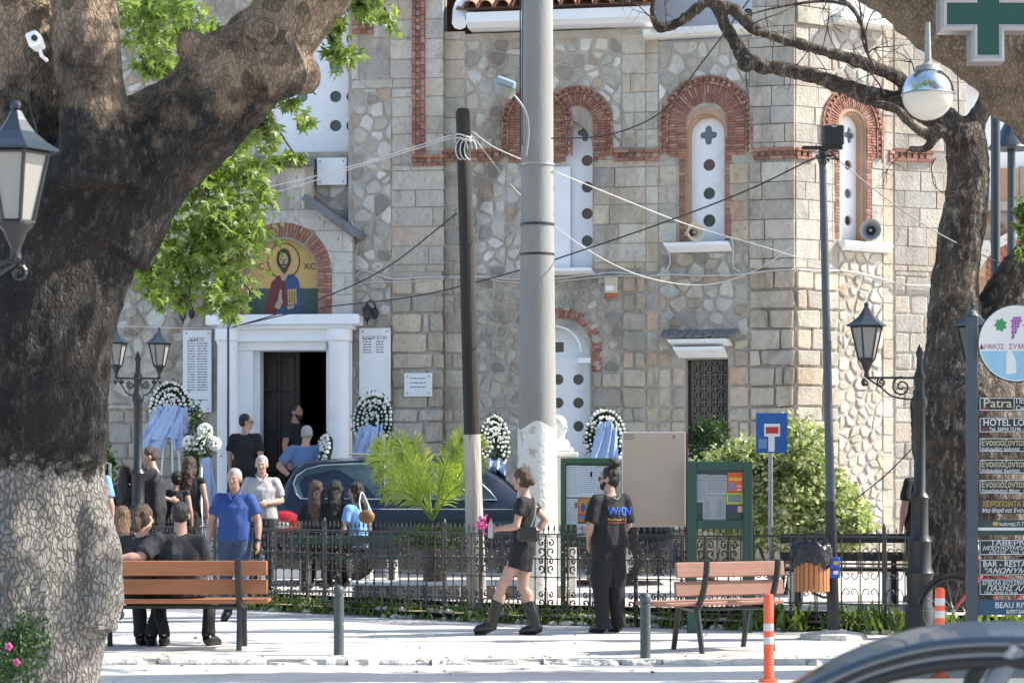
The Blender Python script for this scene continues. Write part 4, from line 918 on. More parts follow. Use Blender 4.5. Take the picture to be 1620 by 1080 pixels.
ebox(1478, 1760, 330, 920, -4, -.3, 'wall', 'peel'); ebox(1500, 1760, -130, 318, -4, -.1, 'upper_wall', 'white'); ebox(1480, 1760, 318, 332, -4, .15, 'ledge', 'mortar')
ebox(1534, 1560, 395, 920, -.3, .12, 'pillar', 'plaster'); ebox(1528, 1566, 380, 395, -.3, .2, 'capital', 'limewash')
for yy in range(8): ebox(1535, 1558, 402+yy*42, 438+yy*42, .12, .14, 'stone_block', mat('ochre_block', (.50, .33, .20), .9, .2, 6, .2, rnd=.2) if yy == 0 else bpy.data.materials['ochre_block'])
ebox(1582, 1612, 266, 322, -.1, .05, 'wall_panel', 'plaster'); ebox(1612, 1700, 262, 318, -.1, .0, 'shutter', 'galv')
m_ = MB(); uc, zc = fE.uv(1632, 470); kk = 37/F
for i in range(26):
    a0, a1 = math.pi*i/26, math.pi*(i+1)/26; g_ = .006
    m_.prism([fE.w(uc+r_*kk*math.cos(a), zc+r_*kk*math.sin(a), .0) for r_, a in ((66, a0+g_), (92, a0+g_), (92, a1-g_), (66, a1-g_))], Vector((fE.N.x, fE.N.y, 0))*.08)
part('brick_arch', m_, mat('brick_plain', (.40, .17, .11), .9, .2, 10, .2), side, True, fix=True)
m_ = MB(); m_.prism([fE.w(uc+64*kk*math.cos(math.pi*i/20), zc+64*kk*math.sin(math.pi*i/20), -.02) for i in range(21)]+[fE.w(uc-64*kk, .3, -.02), fE.w(uc+64*kk, .3, -.02)], Vector((fE.N.x, fE.N.y, 0))*.05); part('arch_infill', m_, M['bluewall'], side, True, fix=True)
m_ = MB()
for i in range(16):
    a0, a1 = math.pi*i/16, math.pi*(i+1)/16
    m_.prism([fE.w(uc+r_*kk*math.cos(a), zc+r_*kk*math.sin(a), .0) for r_, a in ((93, a0), (108, a0), (108, a1), (93, a1))], Vector((fE.N.x, fE.N.y, 0))*.16)
part('arch_moulding', m_, M['limewash'], side, True, fix=True)
m_ = MB(); m_.prism([fE.w(*fE.uv(1552, 130), 0)+Vector((.12*math.cos(t), 0, .16*math.sin(t))) for t in [k*math.pi/8 for k in range(16)]], (0, -.1, 0)); part('round_window', m_, PANES[1], side, True, fix=True)
m_ = MB(); m_.box(-1, 28, 39, 40, -.1, 13); m_.v = [p+Vector((12, 8, 0)) for p in m_.v]; solo('far_house', m_, M['limewash'], 'plain pale house wall far behind the annex at the right edge', 'house')
# ------------------------------------------------------------------ plane trees
LEAF = [(0, 0), (.18, -.03), (.62, .06), (.24, .26), (.74, .62), (.18, .50), (.05, 1.12), (-.17, .50), (-.72, .64), (-.23, .26), (-.62, .06), (-.18, -.03)]
LEAFS = [(0, 0), (.5, .25), (.25, .6), (0, 1), (-.3, .6), (-.5, .2)]
def leaf(mb, p, size, d, up, shape=LEAF, cup=.12):
    d = d.normalized(); s_ = d.cross(up)
    if s_.length < 1e-3: s_ = Vector((1, 0, 0))
    s_.normalize(); n_ = s_.cross(d)
    pts = [p + (s_*a + d*b + n_*(-cup*(a*a+(b-.4)**2)*1.5))*size for a, b in shape]; c = p + d*.35*size + n_*cup*.1*size
    n = len(pts); mb.add(pts+[c], [(i, (i+1) % n, n) for i in range(n)])
def rv(s=1.0): return Vector((rng.gauss(0, s), rng.gauss(0, s), rng.gauss(0, s)))
def foliage(mb, c, rad, n, size, shape=LEAF, sub=.35, droop=.5, nclump=None):
    c = Vector(c); k = nclump or max(3, n//26); cl = []
    for _ in range(k):
        v_ = rv().normalized()*rng.random()**.4; cl.append(c+Vector((v_.x*rad[0], v_.y*rad[1], v_.z*rad[2])))
    m = min(rad[0], rad[2])*sub
    for i in range(n):
        q = rng.choice(cl)+rv(m*.55); d = Vector((rng.uniform(-1, 1), rng.uniform(-1, 1), rng.uniform(-1.1, .5)-droop)); up = Vector((rng.gauss(0, .35), rng.gauss(0, .35), 1))
        leaf(mb, q, size*rng.uniform(.6, 1.25), d, up, shape)
def fbm(co, s, a): return noise.fractal(co*s, .6, 2.2, 4)*a
T1Y = 17.0; lt = thing('plane_tree', 'huge leafy plane tree with a whitewashed lower trunk and dark upper bark', 'tree', (X(60, T1Y), T1Y, -.12))
def chain(mb, lst, Y, k=5, n=18, sq=None, dy=None):
    pts = [P(x_, y_, Y+(q[0] if q else 0)) for x_, y_, r_, *q in lst]; rr = [r_*Y/F for _, _, r_, *q in lst]
    mb.tube(catmull(pts, k), lerpl(rr, k), n, True, sq)
m_ = MB()
chain(m_, [(22, 1190, 150), (26, 1100, 136), (38, 1000, 128), (38, 900, 124), (34, 800, 118), (36, 720, 126), (38, 640, 130), (40, 560, 134), (60, 480, 130), (92, 400, 124), (125, 330, 118), (150, 270, 112)], T1Y)
chain(m_, [(140, 360, 115), (205, 275, 98), (268, 215, 84), (330, 165, 80), (385, 108, 74), (438, 50, 62), (500, -10, 55), (590, -90, 48), (700, -200, 40, 1), (800, -330, 30, 2)], T1Y)
chain(m_, [(150, 300, 90), (150, 210, 62), (145, 140, 54), (140, 60, 52), (138, -30, 52), (150, -160, 46, -.4), (120, -330, 38, -1)], T1Y-.35)
chain(m_, [(80, 360, 110), (55, 240, 72), (42, 140, 62), (30, 40, 60), (10, -80, 56), (-60, -240, 44, .8), (-150, -380, 34, 1.5)], T1Y+.1)
chain(m_, [(410, 110, 60), (455, 98, 52), (478, 92, 34)], T1Y-.2)
chain(m_, [(138, 990, 54), (154, 935, 46), (152, 870, 42), (140, 815, 32), (126, 770, 28)], T1Y-.15); chain(m_, [(92, 1120, 70), (128, 1030, 44), (150, 955, 34)], T1Y-.1)
for x_, y_, r_, dy in ((75, 655, 92, -.25), (120, 690, 60, -.2), (30, 700, 70, -.3), (40, 560, 60, -.35), (130, 880, 52, -.1), (152, 935, 34, 0), (140, 780, 30, 0), (300, 70, 26, -.1), (404, 50, 24, -.32), (475, 115, 30, 0), (100, 1060, 56, -.2), (20, 860, 50, -.4)):
    m_.ell(P(x_, y_, T1Y+dy), r_*T1Y/F)
def bdisp(co, n_):
    rp = noise.noise(Vector((co.x*2.3, co.y*2.3, co.z*1.0)))*.06 + fbm(Vector((co.x, co.y, co.z*.5)), 7, .022); return n_*rp
trunk = remesh('trunk', m_, M['bark'], .028, lt, True, 3, bdisp)
m_ = MB(); m_.lathe([(.001, -.03), (.085, -.02), (.10, 0), (.075, .025), (.05, .01), (.001, 0)], 14, Matrix.Rotation(R(80), 4, 'X'), False, (0, 0, 0)); m_.v = [p+P(419, 48, T1Y-.62) for p in m_.v]; part('branch_scar', m_, M['bark3'], lt, True, smooth=True)
m_ = MB()
pl = []; nn = 22
for k in range(nn):
    t = 2*math.pi*k/nn; rr = 1+.28*math.sin(3*t+.5)+.15*math.sin(7*t)
    pl.append((74+20*rr*math.cos(t)+ (8 if math.sin(t) > 0 else -14), 1012+48*rr*math.sin(t)))
# foliage of the left plane tree
lf = MB()
for x_, y_, Y, rx, rz, n in ((300, 290, 19, 80, 60, 300), (330, 340, 19, 90, 70, 420), (270, 400, 19, 58, 55, 230), (368, 400, 19.2, 38, 60, 210), (378, 462, 19.2, 22, 26, 70), (415, 318, 19.1, 20, 24, 50), (290, 450, 19.1, 40, 30, 110), (235, 430, 18.9, 18, 30, 60), (350, 470, 19.1, 30, 22, 70), (255, 470, 18.8, 22, 20, 60), (385, 250, 19, 55, 30, 130), (330, 245, 18.6, 30, 30, 70),
    (420, 200, 17.6, 60, 25, 110), (475, 165, 17.2, 26, 16, 34), (440, 245, 18.2, 40, 14, 50), (245, 40, 19.5, 60, 60, 330), (240, 95, 20, 45, 25, 160), (300, 20, 19, 60, 30, 120),
    (540, 40, 17.4, 24, 40, 60), (525, 85, 17.4, 28, 26, 60), (600, 8, 17.6, 40, 18, 70), (615, 20, 17.6, 14, 22, 20), (10, 120, 20, 30, 90, 200), (25, 190, 20, 26, 40, 100), (0, 300, 20, 40, 60, 80), (205, 330, 19.5, 20, 50, 60)):
    k = Y/F; foliage(lf, P(x_, y_, Y), (rx*k, .6, rz*k), int(n*1.55), .080, droop=.9, sub=.62, nclump=max(4, n//16))
lf.v += up0.v if False else []; crown = part('crown', lf, M['leaf'], lt, True, kind='stuff')
up = MB()
for c_, rad, n in (((-3.5, 18, 8.2), (2.6, 3, 1.2), 900), ((-1, 17, 8.8), (2.4, 3, 1.0), 500), ((-6.5, 18, 8), (2.5, 3, 1.5), 900), ((1.0, 18.5, 9.3), (1.8, 2, .8), 260), ((-.2, 19.5, 8.1), (2.2, 1.6, .7), 260), ((.4, 16.3, 7.1), (2.6, 1.7, .7), 1500), ((3.2, 16.3, 7.0), (1.8, 1.7, .7), 1100), ((-1.6, 16.6, 6.6), (1.2, 1.4, .6), 600)):  # crown out of view; the last, denser clumps are added to shade the trunk
    foliage(up, c_, rad, n, .16, LEAFS, droop=.3)
part('crown', up, M['leaf'], lt, True, kind='stuff')
tw = MB()
for x0, y0, x1, y1, Y in ((240, 200, 330, 330, 18.6), (330, 330, 300, 470, 19), (330, 320, 405, 470, 19.1), (430, 170, 500, 150, 17.2), (420, 160, 470, 250, 17.8), (520, -20, 540, 90, 17.4), (590, -60, 620, 30, 17.5), (240, -40, 250, 110, 19.7), (300, 260, 255, 450, 18.9)):
    a, b = P(x0, y0, Y), P(x1, y1, Y); mid = (a+b)/2+rv(.08); tw.tube(catmull([a, mid, b], 5), lerpl([.022, .014, .006], 5), 5)
part('twig', tw, M['bark2'], lt, True, smooth=True, kind='stuff')
# security camera on the trunk
sc_ = thing('security_camera', 'small white security camera strapped high on the left plane trunk', 'camera', P(60, 70, 15.95)); m_ = MB(); m_.bbox(-.05, .035, -.11, .09, -.03, .075, .012, Matrix.Rotation(R(-20), 4, 'Y')); part('housing', m_, M['white'], sc_)
m_ = MB(); m_.lathe([(.001, 0), (.022, 0), (.022, .02), (.001, .02)], 12, Matrix.Rotation(R(90), 4, 'X'), False); m_.v = [p+Vector((.0, -.105, .02)) for p in m_.v]; part('lens', m_, M['dark'], sc_)
m_ = MB(); m_.tube([(0, .05, -.02), (.0, .12, -.06), (0, .3, -.06)], .014, 6); part('bracket', m_, M['white'], sc_)
m_ = MB(); m_.tube(catmull([P(52, 72, 16.05), P(44, 110, 15.98), P(46, 160, 15.9), P(58, 210, 15.85)], 5), .006, 5); solo('cable', m_, M['cableb'], 'thin black cable running down the left plane trunk from the camera', 'cable')
# right bare tree
T2Y = 24.6; rt = thing('plane_tree', 'bare-branched plane tree with a forked dark trunk rising behind the hotel signs', 'tree', (X(1545, T2Y), T2Y, .1))
m_ = MB()
chain(m_, [(1560, 1060, 130), (1545, 960, 98), (1540, 860, 86), (1535, 760, 84), (1530, 690, 88), (1525, 630, 84), (1520, 580, 66), (1512, 530, 44), (1510, 490, 42), (1512, 440, 38), (1520, 380, 36), (1528, 320, 35), (1533, 270, 33), (1528, 225, 34), (1520, 200, 30)], T2Y, 4, 14)
chain(m_, [(1560, 620, 80), (1585, 520, 56), (1612, 450, 44), (1660, 380, 40), (1720, 250, 34), (1760, 100, 28), (1800, -100, 20)], T2Y+.2, 4, 12)
chain(m_, [(1524, 222, 30), (1500, 195, 24), (1462, 176, 20), (1420, 163, 17), (1370, 148, 15), (1310, 128, 13), (1255, 112, 12), (1205, 104, 12), (1178, 88, 13), (1160, 60, 11), (1140, 25, 10), (1118, -5, 9), (1085, -40, 9)], T2Y, 4, 10)
chain(m_, [(1530, 235, 28), (1545, 190, 17), (1562, 160, 15), (1572, 110, 12, .3), (1585, 40, 10, .4), (1600, -40, 8, .4)], T2Y, 4, 10)
chain(m_, [(1470, 170, 16), (1425, 126, 12), (1370, 102, 10), (1320, 86, 10), (1270, 72, 9.5), (1225, 58, 9), (1188, 42, 10), (1160, 14, 9), (1120, 4, 9), (1090, 24, 9), (1062, 42, 9), (1040, 42, 8), (1032, 20, 7), (1036, -10, 6), (1040, -60, 5)], T2Y-.1, 4, 8)
chain(m_, [(1480, 215, 12), (1450, 205, 8), (1425, 180, 7), (1405, 165, 6), (1378, 162, 5)], T2Y-.2, 4, 7)
chain(m_, [(1490, 200, 12), (1468, 232, 8), (1440, 236, 5)], T2Y-.25, 4, 7)
for x_, y_, r_ in ((1500, 500, 30), (1478, 640, 34), (1470, 600, 26), (1575, 700, 60), (1560, 830, 60), (1182, 100, 15)): m_.ell(P(x_, y_, T2Y-.1), r_*T2Y/F)
remesh('trunk', m_, M['bark2'], .026, rt, True, 1, lambda co, n_: n_*(noise.noise(Vector((co.x*6, co.y*6, co.z*3)))*.025+fbm(co, 14, .012)))
tw = MB()
def twig(p, d, L, r, dep, curl=.35):
    pts = [p]; q = p.copy(); dd = d.normalized(); n = 6
    for i in range(n): dd = (dd+rv(curl*.5)).normalized(); q = q+dd*L/n; pts.append(q.copy())
    tw.tube(catmull(pts, 2), lerpl([r*(1-.8*i/n) for i in range(n+1)], 2), 4)
    if dep > 0:
        for k in range(3):
            i = rng.randint(1, n-1); twig(pts[i], (dd+rv(.9)).normalized(), L*.55, r*.55, dep-1, curl)
for x_, y_, dx, dz, L, r_, dp in ((1400, 150, -.6, .9, .8, .012, 2), (1385, 110, -.9, 1.2, 1.1, .02, 2), (1330, 95, -.4, 1, .7, .01, 2), (1300, 85, .3, 1, .6, .008, 2), (1250, 110, .2, -1, .35, .006, 1), (1180, 98, .25, -1, .7, .007, 1), (1440, 235, -.7, -.5, .5, .008, 2), (1220, 66, -.2, 1, .6, .008, 2), (1188, 40, .9, .5, 1.0, .008, 2), (1035, 30, -1, .6, .5, .01, 2), (1055, 40, -.3, 1, .4, .009, 1), (1470, 170, -.4, 1, .8, .012, 2), (1350, 140, .2, -1, .4, .006, 1), (1480, 250, -.5, -1, .7, .009, 2), (1500, 640, -.7, .3, .7, .01, 2), (1480, 700, .1, -1, 1.0, .008, 2), (1530, 640, .3, .8, .5, .01, 2), (1260, 104, .6, .9, .5, .007, 1), (1120, 6, .5, 1, .5, .007, 1), (1310, 120, -.2, .9, .5, .007, 2)):
    twig(P(x_, y_, T2Y-.2), Vector((dx, rng.uniform(-.3, .1), dz)), L, r_, dp)
tw.tube(catmull([P(1300, -20, 24.3), P(1345, 10, 24.3), P(1365, 45, 24.3), P(1375, 92, 24.3)], 5), lerpl([.03, .025, .02, .01], 5), 6)
tw.tube(catmull([P(1160, 30, 24.2), P(1230, 12, 24.2), P(1300, 2, 24.2), P(1345, 8, 24.2)], 5), lerpl([.008, .012, .018, .025], 5), 5)
part('twig', tw, M['bark2'], rt, True, smooth=True, kind='stuff')
lf = MB()
for x_, y_, rx, rz, n in ((1618, 370, 16, 55, 120), (1640, 330, 30, 50, 160)): foliage(lf, P(x_, y_, 24), (rx*24/F, .4, rz*24/F), n, .10, droop=.6)
foliage(lf, (6.5, 23, 9.0), (2.2, 2, 1.0), 200, .16, LEAFS); part('crown', lf, M['leaf'], rt, True, kind='stuff')
# big leaning limb of a nearer plane tree
T3Y = 19.6; nt_ = thing('plane_tree', 'thick pale brown plane limb sweeping across the top right corner behind the cross', 'tree', (X(1860, T3Y), T3Y, -.12)); m_ = MB()
chain(m_, [(1880, 1090, 110), (1870, 800, 90), (1850, 500, 80), (1790, 290, 78), (1700, 170, 76), (1610, 95, 74), (1530, 42, 66), (1450, -8, 62), (1370, -70, 56), (1280, -160, 48), (1150, -300, 36)], T3Y, 4, 16)
chain(m_, [(1620, 120, 62), (1640, 60, 56), (1640, -60, 50), (1660, -260, 40)], T3Y+.2, 4, 12)
for x_, y_, r_ in ((1600, 150, 50), (1480, 30, 52), (1640, 190, 46)): m_.ell(P(x_, y_, T3Y), r_*T3Y/F)
remesh('trunk', m_, M['bark3'], .03, nt_, True, 2, bdisp)
lf = MB(); foliage(lf, (5.2, 20, 7.9), (2.6, 2, 1.0), 420, .16, LEAFS); foliage(lf, (7.2, 18.5, 6.7), (1.8, 2.2, 1.2), 500, .16, LEAFS); part('crown', lf, M['leaf'], nt_, True, kind='stuff')
# ------------------------------------------------------------------ poles and posts
def cyl_thing(name, label, cat, px, Y, ztop, r0, r1, mt, lean=0.0, z0=.2, n=24):
    t = thing(name, label, cat, (X(px, Y), Y, z0)); m_ = MB(); m_.lathe([(r0, 0), (r0*.99, .3), (r1, ztop-z0)], n); 
    for v_ in m_.v: v_.x += lean*v_.z
    part('shaft', m_, mt, t, smooth='a'); return t
cp = thing('utility_pole', 'thick pale concrete utility pole with a small street light on its arm', 'pole', (X(850, 26.6), 26.6, .2)); m_ = MB(); m_.lathe([(.232, 0), (.222, 2.0), (.19, 4.6), (.176, 9.5)], 32); part('shaft', m_, M['concrete'], cp, smooth='a')
m_ = MB(); m_.lathe([(.238, 0), (.229, 1.86), (.2265, 2.02)], 32); m_.v = [Vector((p.x, p.y, p.z+(.05*math.sin(3*math.atan2(p.y, p.x)) if p.z > 1.5 else 0))) for p in m_.v]; part('limewash_coat', m_, M['limewash'], cp, smooth='a')
for z in (4.0, 4.35, 5.05): m_ = MB(); m_.lathe([(.193, z), (.200, z), (.200, z+.03), (.193, z+.03)], 28, None, False); part('strap', m_, M['galv' if z > 5 else 'dark'], cp)
m_ = MB(); m_.tube(catmull([P(832, 250, 26.4), P(836, 205, 26.35), P(830, 175, 26.2), P(812, 150, 26.1), P(800, 146, 26.0)], 6), .014, 8); arm = part('lamp_arm', m_, M['galv'], cp, True, smooth=True)
c = P(800, 140, 26.0); m_ = MB(); m_.bbox(-.14, .10, -.10, .10, .0, .10, .025, Matrix.Translation(c) @ Matrix.Rotation(R(20), 4, 'Y')); part('lamp_housing', m_, mat('lamp_grey', (.25, .32, .38), .5, .1, 8, .1), arm, True)
m_ = MB(); m_.lathe([(.03, -.14), (.10, -.10), (.13, .0)], 14, Matrix.Translation(c) @ Matrix.Rotation(R(20), 4, 'Y')); part('lamp_lens', m_, M['lampglass'], arm, True, smooth='a')
m_ = MB(); m_.tube([P(823, 0-80, 26.4), P(823, 240, 26.37)], .008, 6); m_.tube([P(828, 0-80, 26.4), P(826, 230, 26.37)], .006, 6); part('pole_cable', m_, M['cableb'], cp, True)
wp = thing('wooden_post', 'leaning weathered wooden post, tarred dark above and limed pale below', 'post', (X(754, 26.0), 26.0, .2)); m_ = MB(); zt = Zy(172, 26.0); zs_ = Zy(690, 26)
pts = [Vector((X(754-22*(t**1.0), 26.0), 26.0, .2+(zt-.2)*t)) for t in [i/10 for i in range(11)]]
def post_at(z): return Vector((X(754, 26)-(z-.2)/(zt-.2)*22*26/F, 26.0, z))
m_.tube([post_at(z) for z in (zs_, zs_+.8, 4.2, zt-.04, zt)], [.092, .09, .084, .08, .06], 14); part('shaft', m_, M['postwood'], wp, True, smooth='a')
m_ = MB(); m_.tube([post_at(z) for z in (.15, .8, 1.4, zs_+.02)], [.115, .108, .10, .097], 14); part('limed_base', m_, M['postlime'], wp, True, smooth='a')
m_ = MB(); 
for z in (zt-.32, zt-.36): m_.tube([post_at(z)+Vector((.095*math.cos(t), .095*math.sin(t), .02*math.sin(t*2))) for t in [k*math.pi/8 for k in range(17)]], .012, 5, False)
for k in range(3): m_.tube([post_at(zt-.36)+Vector((.0+.05*k-.02+.07*math.cos(t), -.1, -.12+.12*math.sin(t))) for t in [j*math.pi/6 for j in range(10)]], .007, 4, False)
part('rope_lashing', m_, M['cablew'], wp, True)
fp = cyl_thing('floodlight_pole', 'tall thin grey-blue steel pole with a black floodlight on its crossbar, right of the bin', 'pole', 1319, 22.9, Zy(236, 22.9), .050, .036, M['pole'], -.0235, 0)
zt2 = Zy(236, 22.9); xt = X(1319, 22.9)-.0235*zt2; m_ = MB(); m_.bbox(-.27, .14, -.03, .03, 0, .035, .006, Matrix.Translation((xt+.06, 22.87, zt2-.01))); part('crossbar', m_, M['dark'], fp, True)
m_ = MB(); m_.bbox(-.105, .105, -.05, .06, 0, .2, .012, Matrix.Translation((xt+.105, 22.85, zt2+.03))); fl_ = part('floodlight', m_, M['dark'], fp, True); m_ = MB(); m_.bbox(-.025, .025, 0, .01, 0, .014, .003, Matrix.Translation((xt+.105, 22.79, zt2+.205))); part('latch', m_, M['galv'], fl_, True)
m_ = MB()
for k in range(4): m_.tube(catmull([Vector((xt-.03+rng.uniform(-.1, .2), 22.8, zt2-.02+rng.uniform(-.16, .02))) for _ in range(6)], 4), .005, 4)
part('coiled_wire', m_, M['cableb'], fp, True)
m_ = MB(); m_.lathe([(.32, 0), (.30, .05), (.12, .075), (.10, .09)], 9); [setattr(v_, 'x', v_.x*1.1+nz(v_.x*5, v_.y*5, 1, .04)) for v_ in m_.v]; part('rough_footing', m_, M['kerb'], fp)
m_ = MB(); m_.lathe([(.062, .06), (.058, .9), (.05, 1.38)], 20); [setattr(v_, 'x', v_.x-.0235*v_.z) for v_ in m_.v]; part('dark_sleeve', m_, M['dark'], fp, smooth='a')
# small parcel box on the pole
bb = thing('blue_box', 'small bright blue box with yellow and white stickers strapped to the floodlight pole', 'box', P(1320, 914, 22.76)); m_ = MB(); m_.bbox(-.055, .055, -.02, .06, 0, .21, .008); part('housing', m_, mat('blue_plastic', (.01, .09, .45), .35, .05, 5, 0), bb)
for z, mt in ((.135, mat('yellow_print', (.7, .4, .02), .5)), (.04, M['signwhite'])): m_ = MB(); m_.bbox(-.012, .036, -.0235, -.0205, z, z+.035, .001); part('sticker', m_, mt, bb)
# round lamp post far right
lp2 = cyl_thing('lantern_pole', 'slim dark pole rising between the branches at the right edge under a cone-roofed lantern', 'lamp post', 1600, 26.2, Zy(232, 26.2), .05, .045, M['pole'], 0, 0)
m_ = MB(); c = P(1600, 236, 26.2); m_.lathe([(.27, 0), (.26, .03), (.16, .14), (.08, .30), (.03, .48), (.03, .55)], 8, None, True, c); part('lantern_roof', m_, M['pole'], lp2, True, smooth='a')
m_ = MB(); m_.lathe([(.04, -.1), (.05, 0)], 10, None, True, c); part('bulb_holder', m_, M['dark'], lp2, True)
lp3 = cyl_thing('steel_post', 'straight dark steel post passing between the two trunks at the right edge', 'post', 1575, 25.6, Zy(172, 25.6), .055, .052, M['pole'], 0, 0)
# ------------------------------------------------------------------ lantern lamps
def lantern(root, c, s=1.0, glass=None, rot=0.0):
    Mx = Matrix.Translation(c) @ Matrix.Rotation(rot, 4, 'Z') @ Matrix.Scale(s, 4)
    m_ = MB(); m_.lathe([(.205, .515), (.207, .525), (.15, .56), (.09, .61), (.05, .665), (.025, .71)], 6, Mx); m_.ell((0, 0, 0), .026*s, 8, 6, Matrix.Translation(c+Vector((0, 0, .735*s)))); lr = part('lantern_roof', m_, M['lroof'], root)
    m_ = MB(); m_.lathe([(.078, .185), (.152, .512)], 6, Mx, True); part('lantern_glass', m_, glass or M['lampglass'], root)
    m_ = MB()
    for k in range(6):
        a = math.pi*k/3; m_.tube([Mx @ Vector((.082*math.cos(a), .082*math.sin(a), .18)), Mx @ Vector((.158*math.cos(a), .158*math.sin(a), .516))], .0095*s, 4)
    for r_, z in ((.084, .187), (.158, .508)): m_.tube([Mx @ Vector((r_*math.cos(math.pi*k/3), r_*math.sin(math.pi*k/3), z)) for k in range(7)], .010*s, 4)
    part('lantern_frame', m_, M['dark'], root)
    m_ = MB(); m_.lathe([(.014, 0), (.03, .02), (.022, .06), (.04, .10), (.055, .14), (.085, .175), (.085, .188)], 10, Mx); part('lantern_cup', m_, M['dark'], root, smooth='a')
def spiral(c, r0, r1, a0, a1, ax=Vector((1, 0, 0)), n=18):
    return [c+(ax*math.cos(a0+(a1-a0)*i/n)+Vector((0, 0, 1))*math.sin(a0+(a1-a0)*i/n))*(r0+(r1-r0)*i/n) for i in range(n+1)]
def lamppost(label, loc, rz, arm=.54, ls=1.0, s=1.0, group=None, glass=None):
    t = thing('street_lamp', label, 'street lamp', loc, rz, group, s)
    m_ = MB(); m_.lathe([(.17, 0), (.17, .06), (.15, .10), (.155, .30), (.13, .34), (.135, .62), (.15, .66), (.12, .72), (.115, .95), (.125, .98), (.09, 1.05), (.085, 1.38), (.10, 1.42), (.06, 1.48), (.055, 2.30), (.075, 2.34), (.08, 2.40), (.05, 2.46), (.05, 2.58), (.065, 2.62), (.035, 2.70), (.03, 2.82), (.042, 2.86), (.02, 2.93), (.004, 2.96)], 16); part('column', m_, M['dark'], t, smooth='a')
    for sg in (-1, 1):
        ax = Vector((sg, 0, 0)); m_ = MB(); m_.tube([ax*.04+Vector((0, 0, 2.62)), ax*arm+Vector((0, 0, 2.62))], .012, 6)
        for c_, r_ in ((ax*(arm*.34)+Vector((0, 0, 2.53)), arm*.19), (ax*(arm*.72)+Vector((0, 0, 2.575)), arm*.09), (ax*(arm*1.03)+Vector((0, 0, 2.57)), arm*.07)):
            m_.tube(spiral(c_, r_, r_*.15, math.pi*.5, -math.pi*2.8, ax), .010, 5)
        m_.tube(catmull([ax*.06+Vector((0, 0, 2.40)), ax*arm*.5+Vector((0, 0, 2.43)), ax*arm*.75+Vector((0, 0, 2.53)), ax*arm+Vector((0, 0, 2.62))], 5), .010, 5)
        part('scroll_arm', m_, M['dark'], t); 
        gl = glass[0 if sg < 0 else 1] if glass else None
        lantern(t, ax*arm+Vector((0, 0, 2.62)), ls, gl)
    return t
DG = mat('shaded_lamp_glass', (.06, .07, .07), .2, .05, 4, 0, spec=.6)
lamppost('black scrolled lamp post with two hexagonal lanterns at the right end of the iron fence', (X(1455, 22.9), 22.9, 0), R(3), glass=[M['lampglass'], DG])
lamppost('smaller black double lamp post rising among the mourners left of the church door', (X(218, 29.6), 29.6, .2), R(12), .27, .85, 1.03)
lamppost('nearest and largest lantern lamp post, cut by the left edge of the photo', (X(-150, 12.0), 12.0, -.12), R(-4), .54, 1.02, 1.10, glass=[M['lampglass'], M['lampglass']])
# wall lanterns
for px_, fac, lb in ((297, fL, 'black wall lantern on the stones left of the church door'), (587, fL, 'black wall lantern on the stones right of the church door')):
    pt = fac.w(*fac.uv(px_, 500), .30) if px_ < 400 else fP.w(*fP.uv(587, 500), .25); t = thing('wall_lantern', lb, 'wall lamp', (pt.x, pt.y, pt.z-.14), 0, 'wall lanterns beside the church door'); lantern(t, Vector((0, 0, 0)), .45, M['glassdark'])
    m_ = MB(); m_.tube(catmull([(0, .0, .33), (.06, .03, .36), (.11, .1, .28), (.1, .3, .2)], 5), .012, 6); m_.ell((.1, .20, .18), (.05, .05, .09), 8, 6); part('bracket', m_, M['dark'], t)
# hanging globe lamp
gl = thing('globe_lamp', 'big hanging globe lamp, mirrored upper half and milky lower half', 'lamp', P(1468, 150, 18.9)); r_ = .212
m_ = MB(); m_.lathe([(r_*math.sin(math.pi*k/20), -r_*math.cos(math.pi*k/20)) for k in range(0, 11)], 28, None, False); part('diffuser', m_, mat('milky_glass', (.62, .58, .52), .25, .05, 4, 0), gl, smooth=True)
m_ = MB(); m_.lathe([(r_*1.02*math.sin(math.pi*k/20), -r_*1.02*math.cos(math.pi*k/20)+.004) for k in range(10, 20)], 28, None, False); part('mirrored_shell', m_, mat('mirror_shell', (.80, .82, .85), .14, .05, 4, 0, metal=1), gl, smooth=True)
m_ = MB(); m_.lathe([(.12, .19), (.10, .235), (.05, .25), (.03, .27), (.02, .6)], 14); m_.lathe([(r_+.002, -.004), (r_+.014, 0), (r_+.002, .012)], 28, None, False); part('cap', m_, M['galv'], gl, smooth='a')
# ------------------------------------------------------------------ iron fences
def scroll(mb, c, r, sg, up, rad=.0085):
    """S-scroll with ball ends"""
    pts = spiral(Vector(c), r, r*.22, -math.pi/2*up, math.pi*1.15*up*1.0, Vector((sg, 0, 0)), 12); mb.tube(pts, rad, 4); mb.ell(pts[-1], .016, 6, 4)
pan = MB(); W_ = .275
for z0, h_ in ((.68, .20), (.50, .17), (.13, .17)):
    for sg in (-1, 1):
        cx = W_*.25 if sg < 0 else W_*.75
        scroll(pan, (cx, 0, z0+h_*.3), h_*.30, sg, 1); scroll(pan, (cx+sg*.01, 0, z0+h_*.78), h_*.22, -sg, -1)
        pan.tube([(cx+sg*.045, 0, z0), (cx+sg*.045, 0, z0+h_)], .0055, 4)
for k in range(4): pan.tube([(W_*(k+.5)/4, 0, .92), (W_*(k+.5)/4, 0, .965)], .005, 4); pan.lathe([(.004, .965), (.0135, .985), (.009, 1.02), (.001, 1.05)], 5, None, True, (W_*(k+.5)/4, 0, 0))
pan_me = mesh_of(pan, M['iron'], False, 'scroll_panel')
bars = MB()
